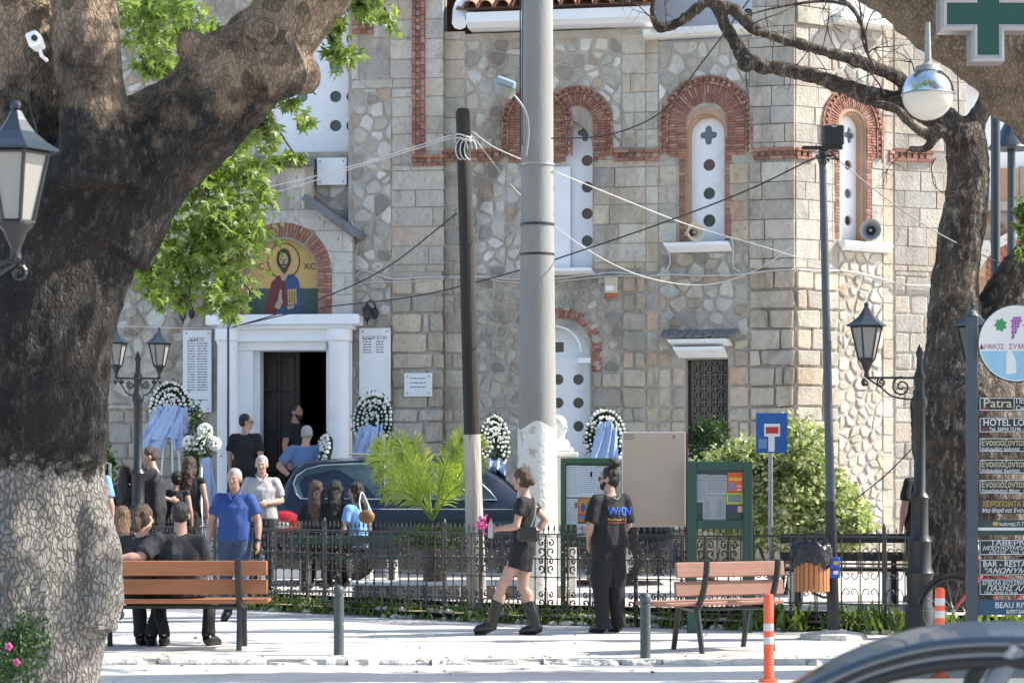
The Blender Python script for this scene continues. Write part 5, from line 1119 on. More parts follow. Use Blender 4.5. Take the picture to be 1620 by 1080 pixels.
for x_, r_ in ((0, .011), (W_*.5, .0075)):
    bars.tube([(x_, 0, .06), (x_, 0, .93)], r_, 6)
    for z in (.33, .45, .67): bars.lathe([(r_, z-.014), (r_*1.8, z), (r_, z+.014)], 6, None, False, (x_, 0, 0))
bars_me = mesh_of(bars, M['iron'], False, 'baluster_pair')
pan2 = MB(); W2 = .44
for x_ in (.02, W2*.5, W2-.02): pan2.tube([(x_, 0, .06), (x_, 0, .95)], .0075, 5)
for z0, up in ((.66, -1), (.66, 1), (.24, 1), (.24, -1)):
    for sg in (-1, 1):
        for hx in (.26, .74):
            cx = W2*hx; zc = z0+up*.06
            pan2.tube(catmull([Vector((cx+sg*.085, 0, z0)), Vector((cx+sg*.088, 0, z0+up*.09)), Vector((cx+sg*.06, 0, z0+up*.155)), Vector((cx+sg*.02, 0, z0+up*.15)), Vector((cx+sg*.012, 0, z0+up*.115)), Vector((cx+sg*.035, 0, z0+up*.10))], 4), .0055, 4)
for k in range(5): pan2.tube([(W2*(k+.5)/5, 0, .95), (W2*(k+.5)/5, 0, .99)], .004, 4); pan2.lathe([(.004, .98), (.011, 1.0), (.001, 1.04)], 5, None, True, (W2*(k+.5)/5, 0, 0))
pan2_me = mesh_of(pan2, M['iron'], False, 'scroll_panel')
def fence(i, label, wd, mes, rails):
    (xa, ya), (xb, yb) = FL[i], FL[i+1]; L = math.hypot(xb-xa, yb-ya); rz = math.atan2(yb-ya, xb-xa); t = thing('iron_fence', label, 'fence', (xa, ya, .06), rz, 'iron fences of the church yard')
    n = max(1, round(L/wd)); st = L/n
    for z, r_ in rails: m_ = MB(); m_.bbox(-.02, L+.02, -.014, .014, z-r_, z+r_, .003); part('rail', m_, M['iron'], t)
    for k in range(n):
        for me, nm in mes:
            o = bpy.data.objects.new(nm, me); link(o, t); o.location = (k*st, 0, 0); o['kind'] = 'stuff'
    for k in range(0, n+1, 7 if wd < .4 else 3):
        m_ = MB(); m_.bbox(-.02, .02, -.02, .02, -.1, 1.0, .004, Matrix.Translation((k*st, .012, 0))); m_.lathe([(.012, 1.0), (.024, 1.02), (.02, 1.05), (.002, 1.09)], 8, None, True, (k*st, .012, 0)); part('fence_post', m_, M['iron'], t)
    return t
R1 = ((.93, .009), (.905, .006), (.66, .007), (.46, .006), (.10, .008)); 
fence(1, 'long ornate wrought iron fence with spearheads, left stretch behind the standing man in blue', W_, ((pan_me, 'scroll_panel'), (bars_me, 'baluster_pair')), R1)
fence(2, 'ornate wrought iron fence with dense scrolls, middle stretch behind the two people in black', W_, ((pan_me, 'scroll_panel'), (bars_me, 'baluster_pair')), R1)
fence(3, 'wrought iron fence of wide lyre scrolls, right stretch behind the litter bin', W2, ((pan2_me, 'scroll_panel'),), ((.94, .012), (.66, .010), (.24, .008), (.05, .012)))
fence(0, 'short hidden end of the iron fence behind the left plane trunk', W_, ((pan_me, 'scroll_panel'), (bars_me, 'baluster_pair')), R1)
# ------------------------------------------------------------------ plants
gm = MB()
for i in range(5200):
    x_ = rng.uniform(-5.8, 6.2); dens = .5+.5*noise.noise(Vector((x_*1.7, 0, 5)))
    if rng.random() > dens*1.35: continue
    y_ = fy(x_)+rng.gauss(-.02, .10); z_ = .0 if y_ < fy(x_)-.03 else .085; hgt = rng.uniform(.03, .12)*(1+dens)*(1.7 if x_ > 2.6 else 1); d = Vector((rng.gauss(0, .45), rng.gauss(0, .45), 1))
    if rng.random() < .5: leaf(gm, Vector((x_, y_, z_)), hgt, d, Vector((rng.gauss(0, 1), -1, .3)), [(0, 0), (.09, .5), (0, 1), (-.09, .5)], .02)
    else: leaf(gm, Vector((x_, y_, z_+hgt*.4)), .045, Vector((rng.gauss(0, 1), rng.gauss(0, 1), .4)), Vector((0, 0, 1)), LEAFS, .1)
o = bpy.data.objects.new('weeds', mesh_of(gm, M['grass'], False, 'weeds')); COL.objects.link(o); tags(o, 'weeds and grass growing along the foot of the iron fence', 'weeds', None, 'stuff')
def shrub(label, px, py, Y, rx, rz, n, size, mt, cat='bush', ry=None, stems=True, seeds=None, kind_name='bush'):
    k = Y/F; t = thing(kind_name, label, cat, (X(px, Y), Y, .2)); m_ = MB()
    for (ox, oy, sx, sz, nn) in (seeds or [(0, 0, 1, 1, 1.0)]):
        c = P(px+ox, py+oy, Y); rad = (rx*sx*k, (ry or rx*.7)*k, rz*sz*k)
        for i in range(int(n*nn)):
            v_ = rv().normalized()*(rng.random()**.33)*(1+.18*noise.noise(rv(1))); q = c+Vector((v_.x*rad[0], v_.y*rad[1], v_.z*rad[2])); q += rv(.015)
            if noise.noise(q*5) < -.22: continue
            if q.z < .2: continue
            leaf(m_, q, size*rng.uniform(.7, 1.3), Vector((rng.uniform(-1, 1), rng.uniform(-1, 1), rng.uniform(-.6, 1))), rv(1)+Vector((0, 0, .8)), [(0, 0), (.28, .4), (0, 1), (-.28, .4)], .1)
    part('foliage', m_, mt, t, True, kind='stuff')
    if stems:
        m_ = MB()
        for i in range(7): b_ = rng.uniform(-.3, .3)*rx*k; m_.tube(catmull([Vector((b_*.4, 0, 0)), Vector((b_, rng.uniform(-.2, .2), rz*k*.6)), Vector((b_*2, rng.uniform(-.3, .3), rz*k*1.4))], 4), lerpl([.03, .02, .008], 4), 5)
        part('stem', m_, M['bark2'], t)
    return t
shrub('large pale variegated bush spilling over the fence beside the blue dead-end sign', 1235, 780, 27.5, 112, 85, 6500, .085, M['leafvar'], seeds=[(0, 10, 1, 1, 1), (25, -62, .5, .7, .45), (-85, 0, .6, .9, .5), (85, 40, .5, .7, .5), (112, 52, .3, .45, .3), (-40, -50, .5, .5, .3)])
shrub('dark shrub growing below the iron-grilled side door of the church', 1122, 705, 29.5, 36, 45, 1500, .07, M['leafdk'], seeds=[(0, 0, 1, 1, 1), (-10, 80, 1, 1.2, .8)])
shrub('small pointed conifer standing between the first wreath and the white flowers', 309, 720, 32.2, 15, 85, 1900, .05, M['leafdk'], cat='shrub', kind_name='conifer')
shrub('dark leafy shrub between the left plane trunk and the church steps', 158, 760, 31.5, 28, 70, 1400, .09, M['leafdk'])
pm = thing('young_palm', 'young bright green palm in the yard in front of the hearse', 'palm', (X(684, 26.9), 26.9, .2)); base = P(684, 822, 26.9)
ends = [(600, 722, -.2), (608, 745, -.4), (632, 698, .2), (618, 775, -.4), (655, 700, .4), (728, 694, -.2), (742, 688, 0), (752, 700, .3), (752, 728, -.3), (742, 762, -.4), (606, 702, .4), (715, 712, -.3), (640, 716, -.3), (668, 724, .4)]
for ex, ey, dy in ends:
    e = P(ex, ey, 26.9+dy*.8); v_ = e-base; mid = base+v_*.5+Vector((0, 0, .10 if ey > 705 else .02)); cv = catmull([base, mid, e, e+Vector((v_.x*.14, 0, -.05))], 8); m_ = MB(); m_.tube(cv, lerpl([.013, .009, .006, .002], 8), 5); n = len(cv)
    for i in range(5, n):
        f_ = i/n; tdir = (cv[min(i+1, n-1)]-cv[i-1]).normalized(); ll = .25*math.sin(math.pi*min(1, f_*.75+.18))
        for jj in (0, .5):
            q = cv[i-1].lerp(cv[i], jj)
            for sg in (-1, 1):
                sd_ = tdir.cross(Vector((0, -1, .25))).normalized()*sg; d = (sd_*.75+tdir*.8+rv(.09)).normalized(); b_ = q+d*ll; w_ = tdir*.009; mdp = (q+b_)/2+Vector((0, 0, .012)); m_.add([q-w_, q+w_, mdp+w_, mdp-w_, b_+Vector((0, 0, -.03))], [(0, 1, 2, 3), (3, 2, 4)])
    part('frond', m_, M['palm'], pm, True)
m_ = MB(); m_.lathe([(.10, 0), (.12, .2), (.10, .5), (.05, .62)], 10); [setattr(v_, 'x', v_.x+nz(v_.z*9, v_.y*9, 2, .03)) for v_ in m_.v]; part('trunk', m_, M['bark3'], pm)
shrub('low planting of pale leaves around the foot of the young palm', 690, 850, 26.5, 60, 18, 1500, .06, M['grass'], cat='plants', stems=False, kind_name='ground_plants')
m_ = MB()
for i in range(150):
    x_ = rng.uniform(-5.6, 6); y_ = fy(x_)+rng.uniform(-.16, .12); m_.ell((x_, y_, .02 if y_ < fy(x_)-.03 else .10), (rng.uniform(.02, .08), rng.uniform(.02, .05), rng.uniform(.015, .04)), 6, 4)
for v_ in m_.v: v_ += Vector((nz(v_.x*30, v_.y*30, 1, .012), 0, nz(v_.y*30, v_.x*30, 1, .01)))
o = bpy.data.objects.new('loose_stones', mesh_of(m_, M['kerb'], False, 'loose_stones')); COL.objects.link(o); tags(o, 'pale loose stones among the weeds along the fence', 'stones', None, 'stuff')
m_ = MB()
for i in range(260):
    x_ = rng.uniform(-5, 5); y_ = rng.choice([rng.uniform(17.5, 23.5), KY+rng.gauss(0, .15)]); leaf(m_, Vector((x_, y_, .012 if y_ > KY+.1 else -.032 if y_ < KY-.2 else .02)), rng.uniform(.02, .05), Vector((rng.gauss(0, 1), rng.gauss(0, 1), .12)), Vector((rng.gauss(0, .2), rng.gauss(0, .2), 1)), LEAFS, .3)
o = bpy.data.objects.new('fallen_leaves', mesh_of(m_, mat('dry_leaf', (.16, .10, .05), .8, .4, 9, .1), False, 'fallen_leaves')); COL.objects.link(o); tags(o, 'a few dry fallen leaves scattered over the pavement and street', 'leaves', None, 'stuff')
# potted flowers at the left edge, close by
pt = thing('flower_pot', 'white flower pot with a bushy green plant and pink flowers, bottom left corner', 'potted plant', (X(58, 15.2), 15.2, -.12)); m_ = MB(); m_.lathe([(.09, 0), (.12, .22), (.135, .25), (.135, .27), (.12, .27), (.11, .2)], 20, None, True); part('pot', m_, M['white'], pt, smooth='a')
m_ = MB()
for c_, n in ((P(30, 1030, 15.2), 700), (P(45, 1005, 15.25), 380), (P(10, 1060, 15.0), 500)):
    for i in range(n): q = c_+Vector((rng.gauss(0, .08), rng.gauss(0, .08), rng.gauss(0, .08))); leaf(m_, q, .045, rv()+Vector((0, 0, .7)), rv(), [(0, 0), (.22, .4), (0, 1), (-.22, .4)])
part('foliage', m_, M['leafdk'], pt, True, kind='stuff'); m_ = MB()
for x_, y_ in ((14, 1022), (26, 1047)):
    for k in range(5): a = 2*math.pi*k/5; m_.ell(P(x_, y_, 14.95)+Vector((.016*math.cos(a), -.01, .016*math.sin(a))), .012, 6, 4)
part('flower', m_, M['pink'], pt, True, kind='stuff')
# ------------------------------------------------------------------ benches, bollards, bin, signs
rng = random.Random(23)
def bench(label, loc, rz, L, mt, supx, ext=0.0):
    """seen from behind: local -Y is the back, seat towards +Y"""
    t = thing('park_bench', label, 'bench', loc, rz, 'park benches on the pavement')
    for z0, z1, y in ((.695, .835, -.075), (.525, .665, -.035)): m_ = MB(); m_.bbox(-L/2, L/2, y-.02, y+.02, z0, z1, .008, Matrix.Rotation(R(-8), 4, 'X')); part('backrest_plank', m_, mt, t)
    for k in range(3): m_ = MB(); m_.bbox(-L/2-ext, L/2, .02+k*.145, .15+k*.145, .435, .472, .008); part('seat_plank', m_, mt, t)
    for x_ in supx:
        m_ = MB(); m_.tube(catmull([(x_, -.15+.02, .86), (x_, -.11, .72), (x_, -.05, .55), (x_, .03, .43), (x_, .12, .405), (x_, .46, .42)], 5), .028, 8, True, (1.1, 1)); part('support', m_, M['dark'], t, smooth='a')
        for y0, y1 in ((.06, -.04), (.40, .50)): m_ = MB(); m_.tube([(x_, y0, .41), (x_, y1, 0)], [.03, .026], 8); part('leg', m_, M['dark'], t, smooth='a')
    m_ = MB(); m_.tube([(supx[0], .12, .40), (supx[-1], .12, .40)], .018, 6); part('cross_bar', m_, M['dark'], t)
    return t
BY = 21.35; bench('orange-planked park bench with the seated couple, half hidden by the trunk', (X(282, BY), BY+.02, .0), R(1), 1.66, M['benchred'], (-.72, .57))
bench('faded pink-planked empty park bench standing behind the orange-red post', (X(1157, 21.2), 21.15, .0), R(25), 1.16, M['benchpink'], (-.34, .42), .20)
for px_, py0, py1, lb in ((536, 925, 1035, 'dark green steel bollard standing alone right of the orange bench'), (1021, 937, 1040, 'dark green steel bollard in front of the faded bench')):
    Y_ = GY(py1); t = thing('bollard', lb, 'bollard', (X(px_, Y_), Y_, 0), 0, 'dark bollards on the kerb'); hb = (py1-py0)*Y_/F; r_ = .047
    m_ = MB(); m_.lathe([(r_*1.02, 0), (r_, .01), (r_, hb-.105)], 20); part('shaft', m_, M['bollard'], t, smooth='a')
    m_ = MB(); m_.lathe([(r_*.9, hb-.105), (r_*.85, hb-.09), (r_*1.05, hb-.085), (r_*1.1, hb-.05), (r_*.95, hb-.02), (r_*.5, hb-.003), (.001, hb)], 20); part('cap', m_, M['bollard'], t, smooth='a')
for px_, py0, py1, lb in ((1216, 938, 1078, 'orange-red flexible post with grey bands in front of the empty bench'), (1487, 928, 1071, 'orange flexible post with silver bands standing behind the dark car')):
    Y_ = GY(py1, -.045); t = thing('traffic_post', lb, 'traffic post', (X(px_, Y_), Y_, -.045), 0, 'orange flexible traffic posts'); hb = (py1-py0)*Y_/F; r_ = .042
    pr = [(r_*1.9, 0), (r_*1.9, .02), (r_*.95, .03)]
    for k in range(7): pr += [(r_*.95, .04+k*.025), (r_*1.06, .05+k*.025), (r_*.95, .06+k*.025)]
    pr += [(r_, .24), (r_, hb-.03), (r_*.8, hb-.008), (.001, hb)]; m_ = MB(); m_.lathe(pr, 20); part('shaft', m_, M['orange'], t, smooth='a')
    for z in (hb*.47, hb*.62) if px_ < 1400 else (hb*.70, hb*.84):
        m_ = MB(); m_.lathe([(r_*1.005, z-.03), (r_*1.03, z-.028), (r_*1.03, z+.028), (r_*1.005, z+.03)], 20, None, False); part('reflective_band', m_, M['reflect'], t, smooth='a')
BX, BYY = X(1284, 22.75), 22.75; bn = thing('litter_bin', 'round wooden-slatted litter bin with a black bag, hung on the floodlight pole', 'litter bin', (BX, BYY, .40)); z0, z1 = Zy(935, BYY)-.4, Zy(888, BYY)-.4
for k in range(22): a = 2*math.pi*k/22; Mx = Matrix.Rotation(a, 4, 'Z') @ Matrix.Translation((.168, 0, 0)); m_ = MB(); m_.bbox(-.009, .009, -.0205, .0205, z0, z1, .003, Mx); part('slat', m_, M['binwood'], bn)
m_ = MB(); m_.lathe([(.158, z0+.03), (.158, z1-.02)], 20); part('liner', m_, M['dark'], bn)
m_ = MB(); nn = 30; prof = [(.150, z1-.03), (.19, z1-.03), (.2, z1+.02), (.185, z1+.08), (.195, z1+.15), (.18, z1+.20), (.13, z1+.19), (.11, z1+.10)]; m_.lathe(prof, nn); 
for v_ in m_.v:
    a = math.atan2(v_.y, v_.x); q = 1+.10*math.sin(7*a+v_.z*20)+.06*math.sin(17*a); v_.x *= q; v_.y *= q; v_.z += .03*math.sin(3*a+1)+.015*math.sin(9*a)
part('bin_bag', m_, M['bag'], bn, smooth=True)
m_ = MB(); m_.tube([(0, 0, z0-.01), (.12, 0, z0-.06), (.22, .0, z0-.05)], .014, 6); m_.tube([(.16, 0, z1-.08), (.24, 0, z1-.08)], .014, 6); m_.tube([Vector((.12+.03*math.cos(t), 0, z0-.03+.03*math.sin(t))) for t in [k*math.pi/5 for k in range(9)]], .007, 5); part('bracket', m_, M['dark'], bn)
def flat(root, px0, px1, py0, py1, Y, mt, name, th=.004, bev=None, dy=0):
    m_ = MB(); x0, x1, z1, z0 = X(px0, Y), X(px1, Y), Zy(py0, Y), Zy(py1, Y); m_.box(x0, x1, Y-th+dy, Y+dy, z0, z1); return part(name, m_, mt if not isinstance(mt, str) else M[mt], root, True)
def lines(root, par, px0, px1, pys, Y, mt, name='print_line', h=1.0, seed=1):
    r2 = random.Random(seed); m_ = MB()
    for py in pys:
        x_ = px0
        while x_ < px1:
            w_ = r2.uniform(1.5, 6); e = min(x_+w_, px1); m_.box(X(x_, Y), X(e, Y), Y-.0012, Y, Zy(py+h/2, Y), Zy(py-h/2, Y)); x_ = e+r2.uniform(.6, 1.4)
    return part(name, m_, mt, par, True, kind='stuff')
GI = mat('grey_ink', (.12, .13, .16), .8, .1, 5, 0); BI = mat('black_ink', (.02, .02, .025), .8, .1, 5, 0)
# left notice board
Y_ = 25.25; nb = thing('notice_board', 'green-framed notice board with pale sheets and a colourful poster, beside the white bust', 'notice board', (X(932, Y_), Y_, .2))
for a, b, c, d in ((887, 895, 724, 985), (968, 976, 724, 985), (895, 968, 724, 733), (895, 968, 856, 865)):
    m_ = MB(); m_.bbox(X(a, Y_), X(b, Y_), Y_-.03, Y_+.04, max(.1, Zy(d, Y_)), Zy(c, Y_), .006); part('post' if d == 985 else 'frame_rail', m_, mat('leaf_green_paint', (.03, .10, .045), .5, .12, 6, .04) if a == 887 else bpy.data.materials['leaf_green_paint'], nb, True)
flat(nb, 895, 968, 733, 856, Y_+.02, 'cork', 'back_panel', .012)
def sheet(nb_, a, b, c, d, Y, mt='paper', ink=None, seed=1, step=3.2, title=True, L=True):
    s_ = flat(nb_, a, b, c, d, Y, mt, 'sheet', .002)
    if L: lines(nb_, s_, a+1.5, b-1.5, [c+3+i*step for i in range(int((d-c-5)/step))], Y-.0026, ink or GI, seed=seed, h=.7)
    return s_
YP = Y_+.004
for i, (a, b) in enumerate(((896, 920), (920.5, 946), (946.5, 967))): sheet(nb, a, b, 736+i*.6, 786, YP, seed=i+3)
s_ = sheet(nb, 896, 914, 788, 829, YP, seed=9); flat(nb, 909.5, 913.2, 795, 803, YP-.0035, mat('photo_tone', (.20, .10, .10), .6), 'portrait', .0015)
po = sheet(nb, 915, 950, 787.5, 825, YP, mat('poster_orange', (.55, .22, .06), .5, .3, 14, 0), L=False)
for (a, b, c, d, col) in ((919, 926, 796, 810, (.05, .08, .35)), (927, 936, 792, 812, (.06, .30, .10)), (936, 944, 800, 808, (.6, .35, .10)), (916, 949, 812, 815, (.5, .06, .08)), (916, 949, 815.5, 819, (.05, .25, .6))):
    m_ = MB(); ZZ = YP-.0042; m_.prism([(X((a+b)/2+(b-a)/2*math.cos(t), ZZ), ZZ, Zy((c+d)/2+(d-c)/2*math.sin(t), ZZ)) for t in [k*math.pi/6 for k in range(12)]] if d-c > 5 else [(X(a, ZZ), ZZ, Zy(c, ZZ)), (X(b, ZZ), ZZ, Zy(c, ZZ)), (X(b, ZZ), ZZ, Zy(d, ZZ)), (X(a, ZZ), ZZ, Zy(d, ZZ))], (0, .0012, 0)); part('poster_print', m_, mat('poster_ink', col, .6, .2, 20, 0), po, True)
s_ = sheet(nb, 913, 946, 828, 850, YP, L=False); k = YP/F
text("HOTEL A", 6.5*k, facing(P(916, 838, YP-.003)), BI, s_); text("WITH A", 6.5*k, facing(P(916, 846, YP-.003)), BI, s_)
flat(nb, 933.5, 937, 746, 754, YP-.0035, BI, 'print_block', .0015)
# right notice board
Y_ = 23.75; nb = thing('notice_board', 'dark green notice board with grey timetables and an orange poster, behind the empty bench', 'notice board', (X(1138, Y_), Y_, 0))
for a, b, c, d, nm in ((1087, 1102, 729, 1004, 'post'), (1175, 1190, 731, 1004, 'post'), (1102, 1175, 729.5, 744, 'frame_rail'), (1102, 1175, 822, 836, 'frame_rail')):
    m_ = MB(); m_.bbox(X(a, Y_), X(b, Y_), Y_-.03, Y_+.05, max(-.01, Zy(d, Y_)), Zy(c, Y_), .006); part(nm, m_, M['green'], nb, True)
flat(nb, 1102, 1175, 744, 822, Y_+.02, mat('faded_green_panel', (.03, .06, .055), .5, .2, 5, .03), 'back_panel', .012); YP = Y_+.004
PG_ = mat('grey_paper', (.34, .37, .39), .8, .06, 4, 0)
s_ = sheet(nb, 1098.5, 1120, 750, 794, YP, PG_, GI, 3, 3); s_ = sheet(nb, 1120.5, 1150, 751, 783, YP-.001, PG_, GI, 4, 2.4)
s_ = sheet(nb, 1112, 1148, 784, 823, YP-.003, PG_, GI, 5, 3.1)
for x_ in (1117, 1121, 1136, 1140, 1144): flat(nb, x_, x_+.6, 790, 821, YP-.0058, GI, 'table_rule', .001)
po = sheet(nb, 1151, 1175, 747, 778, YP-.001, mat('poster_red_orange', (.55, .10, .03), .5, .2, 14, 0), L=False); flat(nb, 1153, 1174, 755, 760, YP-.0045, mat('yellow_ink', (.7, .36, .03), .6), 'poster_print', .001)
flat(nb, 1153, 1163, 763, 774, YP-.0045, mat('poster_sky', (.16, .20, .32), .6, .4, 30), 'poster_print', .001); text("1983", 4.5*YP/F, facing(P(1165, 770, YP-.005)), M['signwhite'], po); text("1987", 4.5*YP/F, facing(P(1165, 776, YP-.005)), M['signwhite'], po)
po = sheet(nb, 1149, 1175, 779, 797, YP-.001, mat('lime_paper', (.42, .45, .03), .6, .1, 14, 0), L=False); flat(nb, 1152, 1173, 782, 794, YP-.0045, mat('landscape_print', (.14, .20, .18), .6, .3, 14, 0), 'poster_print', .001)
po = sheet(nb, 1150, 1175, 798, 811, YP-.001, mat('night_print', (.05, .045, .10), .6, .3, 14, 0), L=False); flat(nb, 1167, 1174.5, 800, 810, YP-.0045, mat('pale_print', (.5, .33, .2), .6, .2, 20), 'poster_print', .001)
# brown map board
Y_ = 24.45; mbd = thing('map_board', 'large plain brown map board on maroon posts between the two notice boards', 'map board', (X(1035, Y_), Y_, .1))
bm_ = mat('brown_map_film', (.44, .35, .28), .26, .06, 1.5, .02, 3, spec=.6)
m_ = MB(); m_.bbox(X(984, Y_), X(1084.5, Y_), Y_-.02, Y_+.02, Zy(833, Y_), Zy(683, Y_), .004); pnl = part('panel', m_, M['signwhite'], mbd, True); flat(mbd, 985.5, 1083, 684.5, 832, Y_-.021, bm_, 'map_sheet', .003)
for a in (1084.5, 985): m_ = MB(); m_.bbox(X(a, Y_), X(a+4, Y_), Y_-.02+.05, Y_+.02+.06, 0, Zy(684, Y_), .004); part('post', m_, mat('maroon_paint', (.16, .02, .02), .5, .1, 6, .03) if a > 1000 else bpy.data.materials['maroon_paint'], mbd, True)
lines(mbd, pnl, 988, 1003, [687, 690.5, 694], Y_-.026, BI, seed=4, h=.9); m_ = MB()
for q in (((1065.7, 688), (1066.5, 695)), ((1064.2, 690), (1068, 690.8))): m_.box(X(q[0][0], 24.42), X(q[1][0], 24.42), 24.42, 24.425, Zy(q[1][1], 24.42), Zy(q[0][1], 24.42))
part('north_mark', m_, BI, mbd, True)
# dead end sign
Y_ = 25.3; dsn = thing('road_sign', 'square blue dead-end road sign on a grey post in front of the pale bush', 'road sign', (X(1219, Y_), Y_, .1)); m_ = MB(); m_.lathe([(.026, 0), (.026, Zy(690, Y_)-.1)], 14); part('post', m_, M['galv'], dsn, smooth='a')
m_ = MB(); m_.bbox(X(1196, Y_-.04), X(1245.5, Y_-.04), Y_-.045, Y_-.03, Zy(716, Y_), Zy(653, Y_), .002); pl_ = part('plate', m_, M['signblue'], dsn, True)
YY = Y_-.046; flat(dsn, 1215.5, 1225.5, 690, 714, YY, 'signwhite', 'symbol', .0015); flat(dsn, 1209, 1234, 670, 690.2, YY, 'signwhite', 'symbol', .0015); flat(dsn, 1211.5, 1231.5, 675, 685.5, YY-.0018, 'signred', 'symbol', .0015); flat(dsn, 1200, 1213, 694, 709, YY, mat('sticker_residue', (.16, .28, .50), .7, .2, 20), 'sticker', .0015)
# hotel sign board
Y_ = 20.5; k = Y_/F; sb = thing('direction_signs', 'dark post carrying the stacked HOTEL and BAR name plates at the right edge', 'sign board', (X(1537, Y_), Y_, 0))
for a in (1529, 1689): m_ = MB(); m_.bbox(X(a, Y_), X(a+17, Y_), Y_-.05, Y_+.05, 0, Zy(500 if a < 1600 else 470, Y_), .008); part('post', m_, M['pole'], sb, True)
m_ = MB(); m_.lathe([(.001, .06), (.03, .05), (.06, 0)], 12, None, True, (X(1537.5, Y_), Y_, Zy(500, Y_))); part('post_cap', m_, M['pole'], sb, True)
def plate(y0, y1, rows, mt='signblack', border=True, x0=1549):
    m_ = MB(); m_.bbox(X(x0, Y_), X(1688, Y_), Y_-.012, Y_+.012, Zy(y1, Y_), Zy(y0, Y_), .002); p_ = part('name_plate', m_, M[mt] if isinstance(mt, str) else mt, sb, True)
    YF = Y_-.0125
    if border:
        m_ = MB(); x1 = 1685
        for a, b, c, d in ((x0+1, x1, y0+1, y0+2), (x0+1, x1, y1-2, y1-1), (x0+1, x0+2, y0+2, y1-2), (x1-1, x1, y0+2, y1-2)): m_.box(X(a, YF), X(b, YF), YF-.001, YF, Zy(d, YF), Zy(c, YF))
        part('border', m_, M['signwhite'], p_, True)
    for (s_, px_, py_, sz, xs, sh, mt2) in rows: text(s_, sz*k, facing(P(px_, py_, YF-.001)), mt2 or M['signwhite'], p_, xs=xs, shear=sh, bold=.0006)
    return p_
cream = mat('cream_lettering', (.62, .56, .38), .6, .05, 5, 0); gold_ = mat('gold_lettering', (.55, .38, .08), .5, .05, 5, 0)
plate(628, 650, [("Patra", 1555, 644, 20, 1.1, 0, cream), ("Παραλία", 1607, 638, 12, .9, 0, None), ("Camping", 1607, 648.5, 11, .9, 0, None)])
p_ = flat(sb, 1604, 1605, 630, 648, Y_-.0125, 'signwhite', 'border', .001)
plate(660, 684, [("HOTEL LONG BEACH", 1555, 673, 15, .93, 0, None), ("Tel. 26910 72196 - 7 - 8", 1565, 681, 7.5, .95, 0, None)]); flat(sb, 1553, 1563, 645.5, 647, Y_-.0136, 'signred', 'arrow', .001); flat(sb, 1553, 1563, 677.5, 679, Y_-.0136, 'signred', 'arrow', .001)
for i, (y, nm) in enumerate(((692, "Καλαμίδας Ιωάννης   τηλ.697"), (726, "Καλαμίδας Κων/νος   τηλ. 6"), (758, "Κουκόπουλος Νίκος   τηλ.26"))): plate(y, y+23, [("Ενοικιάζονται Διαμερίσματα", 1552.5, y+12.5, 14.5, .72, 0, cream), (nm, 1552.5, y+20.5, 7.5, .85, .15, None)])
plate(789, 812, [("ΧΕΙΡΟΠΟΙΗΤΑ ΕΙΔΗ", 1554, 801, 12.5, .72, 0, gold_), ("Μια Φορά και Έναν Καιρό", 1553, 810, 9, .8, .3, None)], mat('purple_plate', (.05, .03, .04), .4, .1, 5, 0), False, 1546)
plate(822, 846, [("Ιωάννης Π. Παύλου", 1581, 831, 8, .8, 0, None)], 'green', False, 1544); flat(sb, 1544, 1686, 834, 838.5, Y_-.0125, 'signwhite', 'stripe', .001)
m_ = MB(); YF = Y_-.0135; m_.prism([(X(1575+5*math.cos(t), YF), YF, Zy(828+3.6*math.sin(t), YF)) for t in [q*math.pi/5 for q in range(10)]], (0, .001, 0)); part('emblem', m_, gold_, sb, True)
plate(853, 878, [("ΤΑΒΕΡΝΑ", 1566, 862, 11, 1.3, 0, None), ("ΜΠΟΥΛΟΥΜΠΑΣΗΣ", 1554, 870, 9.5, .95, .35, None), ("ΛΟΓΓΟΣ - ΤΗΛ. 26910", 1564, 876.5, 7, 1, 0, None)])
plate(884, 910, [("BAR - RESTAURANT", 1555, 896, 13, .95, 0, None), ("\"ΑΝΩΝΥΜΟ\"", 1555, 906, 11, 1.25, .35, None)])
plate(915, 941, [("ΕΠΙΠΛΑ ΚΟΥΖΙΝΑΣ - ΝΤΟΥΛΑΠΑ", 1554, 924.5, 9, .9, 0, None), ("ΠΑΧΗΣ ΑΛΕΞΗΣ", 1560, 934, 12, 1, .3, None), ("ΤΗΛ. 26910 31.18.60", 1557, 939.5, 6, 1, 0, None)])
plate(948, 972, [("BEAU RIVAGE", 1574, 961, 13, .95, 0, None), ("BUFFET BAR", 1592, 970, 9, .6, 0, None)], mat('plate_blue', (.025, .08, .15), .4, .1, 5, 0), False, 1546)
# round municipality sign
Y_ = 20.38; k = Y_/F; rs = thing('round_sign', 'round white municipality sign with a purple grape bunch, green leaves and a sea picture', 'sign', (X(1608, Y_), Y_, 2.45)); C_ = P(1608, 543, Y_); r_ = 60*k
m_ = MB(); m_.lathe([(.001, -.012), (r_, -.012), (r_, .012), (.001, .012)], 48, Matrix.Translation(C_) @ Matrix.Rotation(R(90), 4, 'X'), False); disc = part('disc', m_, M['signwhite'], rs, True, smooth='a')
m_ = MB(); m_.tube([C_+Vector((math.cos(t)*r_, 0, math.sin(t)*r_)) for t in [q*math.pi/24 for q in range(49)]], .012, 6, False); part('rim', m_, M['dark'], disc, True)
YF = Y_-.0125
m_ = MB(); sea = [(1608+58*math.cos(t), 543+58*math.sin(t)) for t in [math.asin(12/58)+(math.pi-2*math.asin(12/58))*q/20 for q in range(21)]]; m_.prism([(X(a, YF), YF, Zy(b, YF)) for a, b in sea], (0, -.001, 0)); part('sea_print', m_, mat('sea_print', (.30, .55, .74), .5, .12, 12, 0), disc, True)
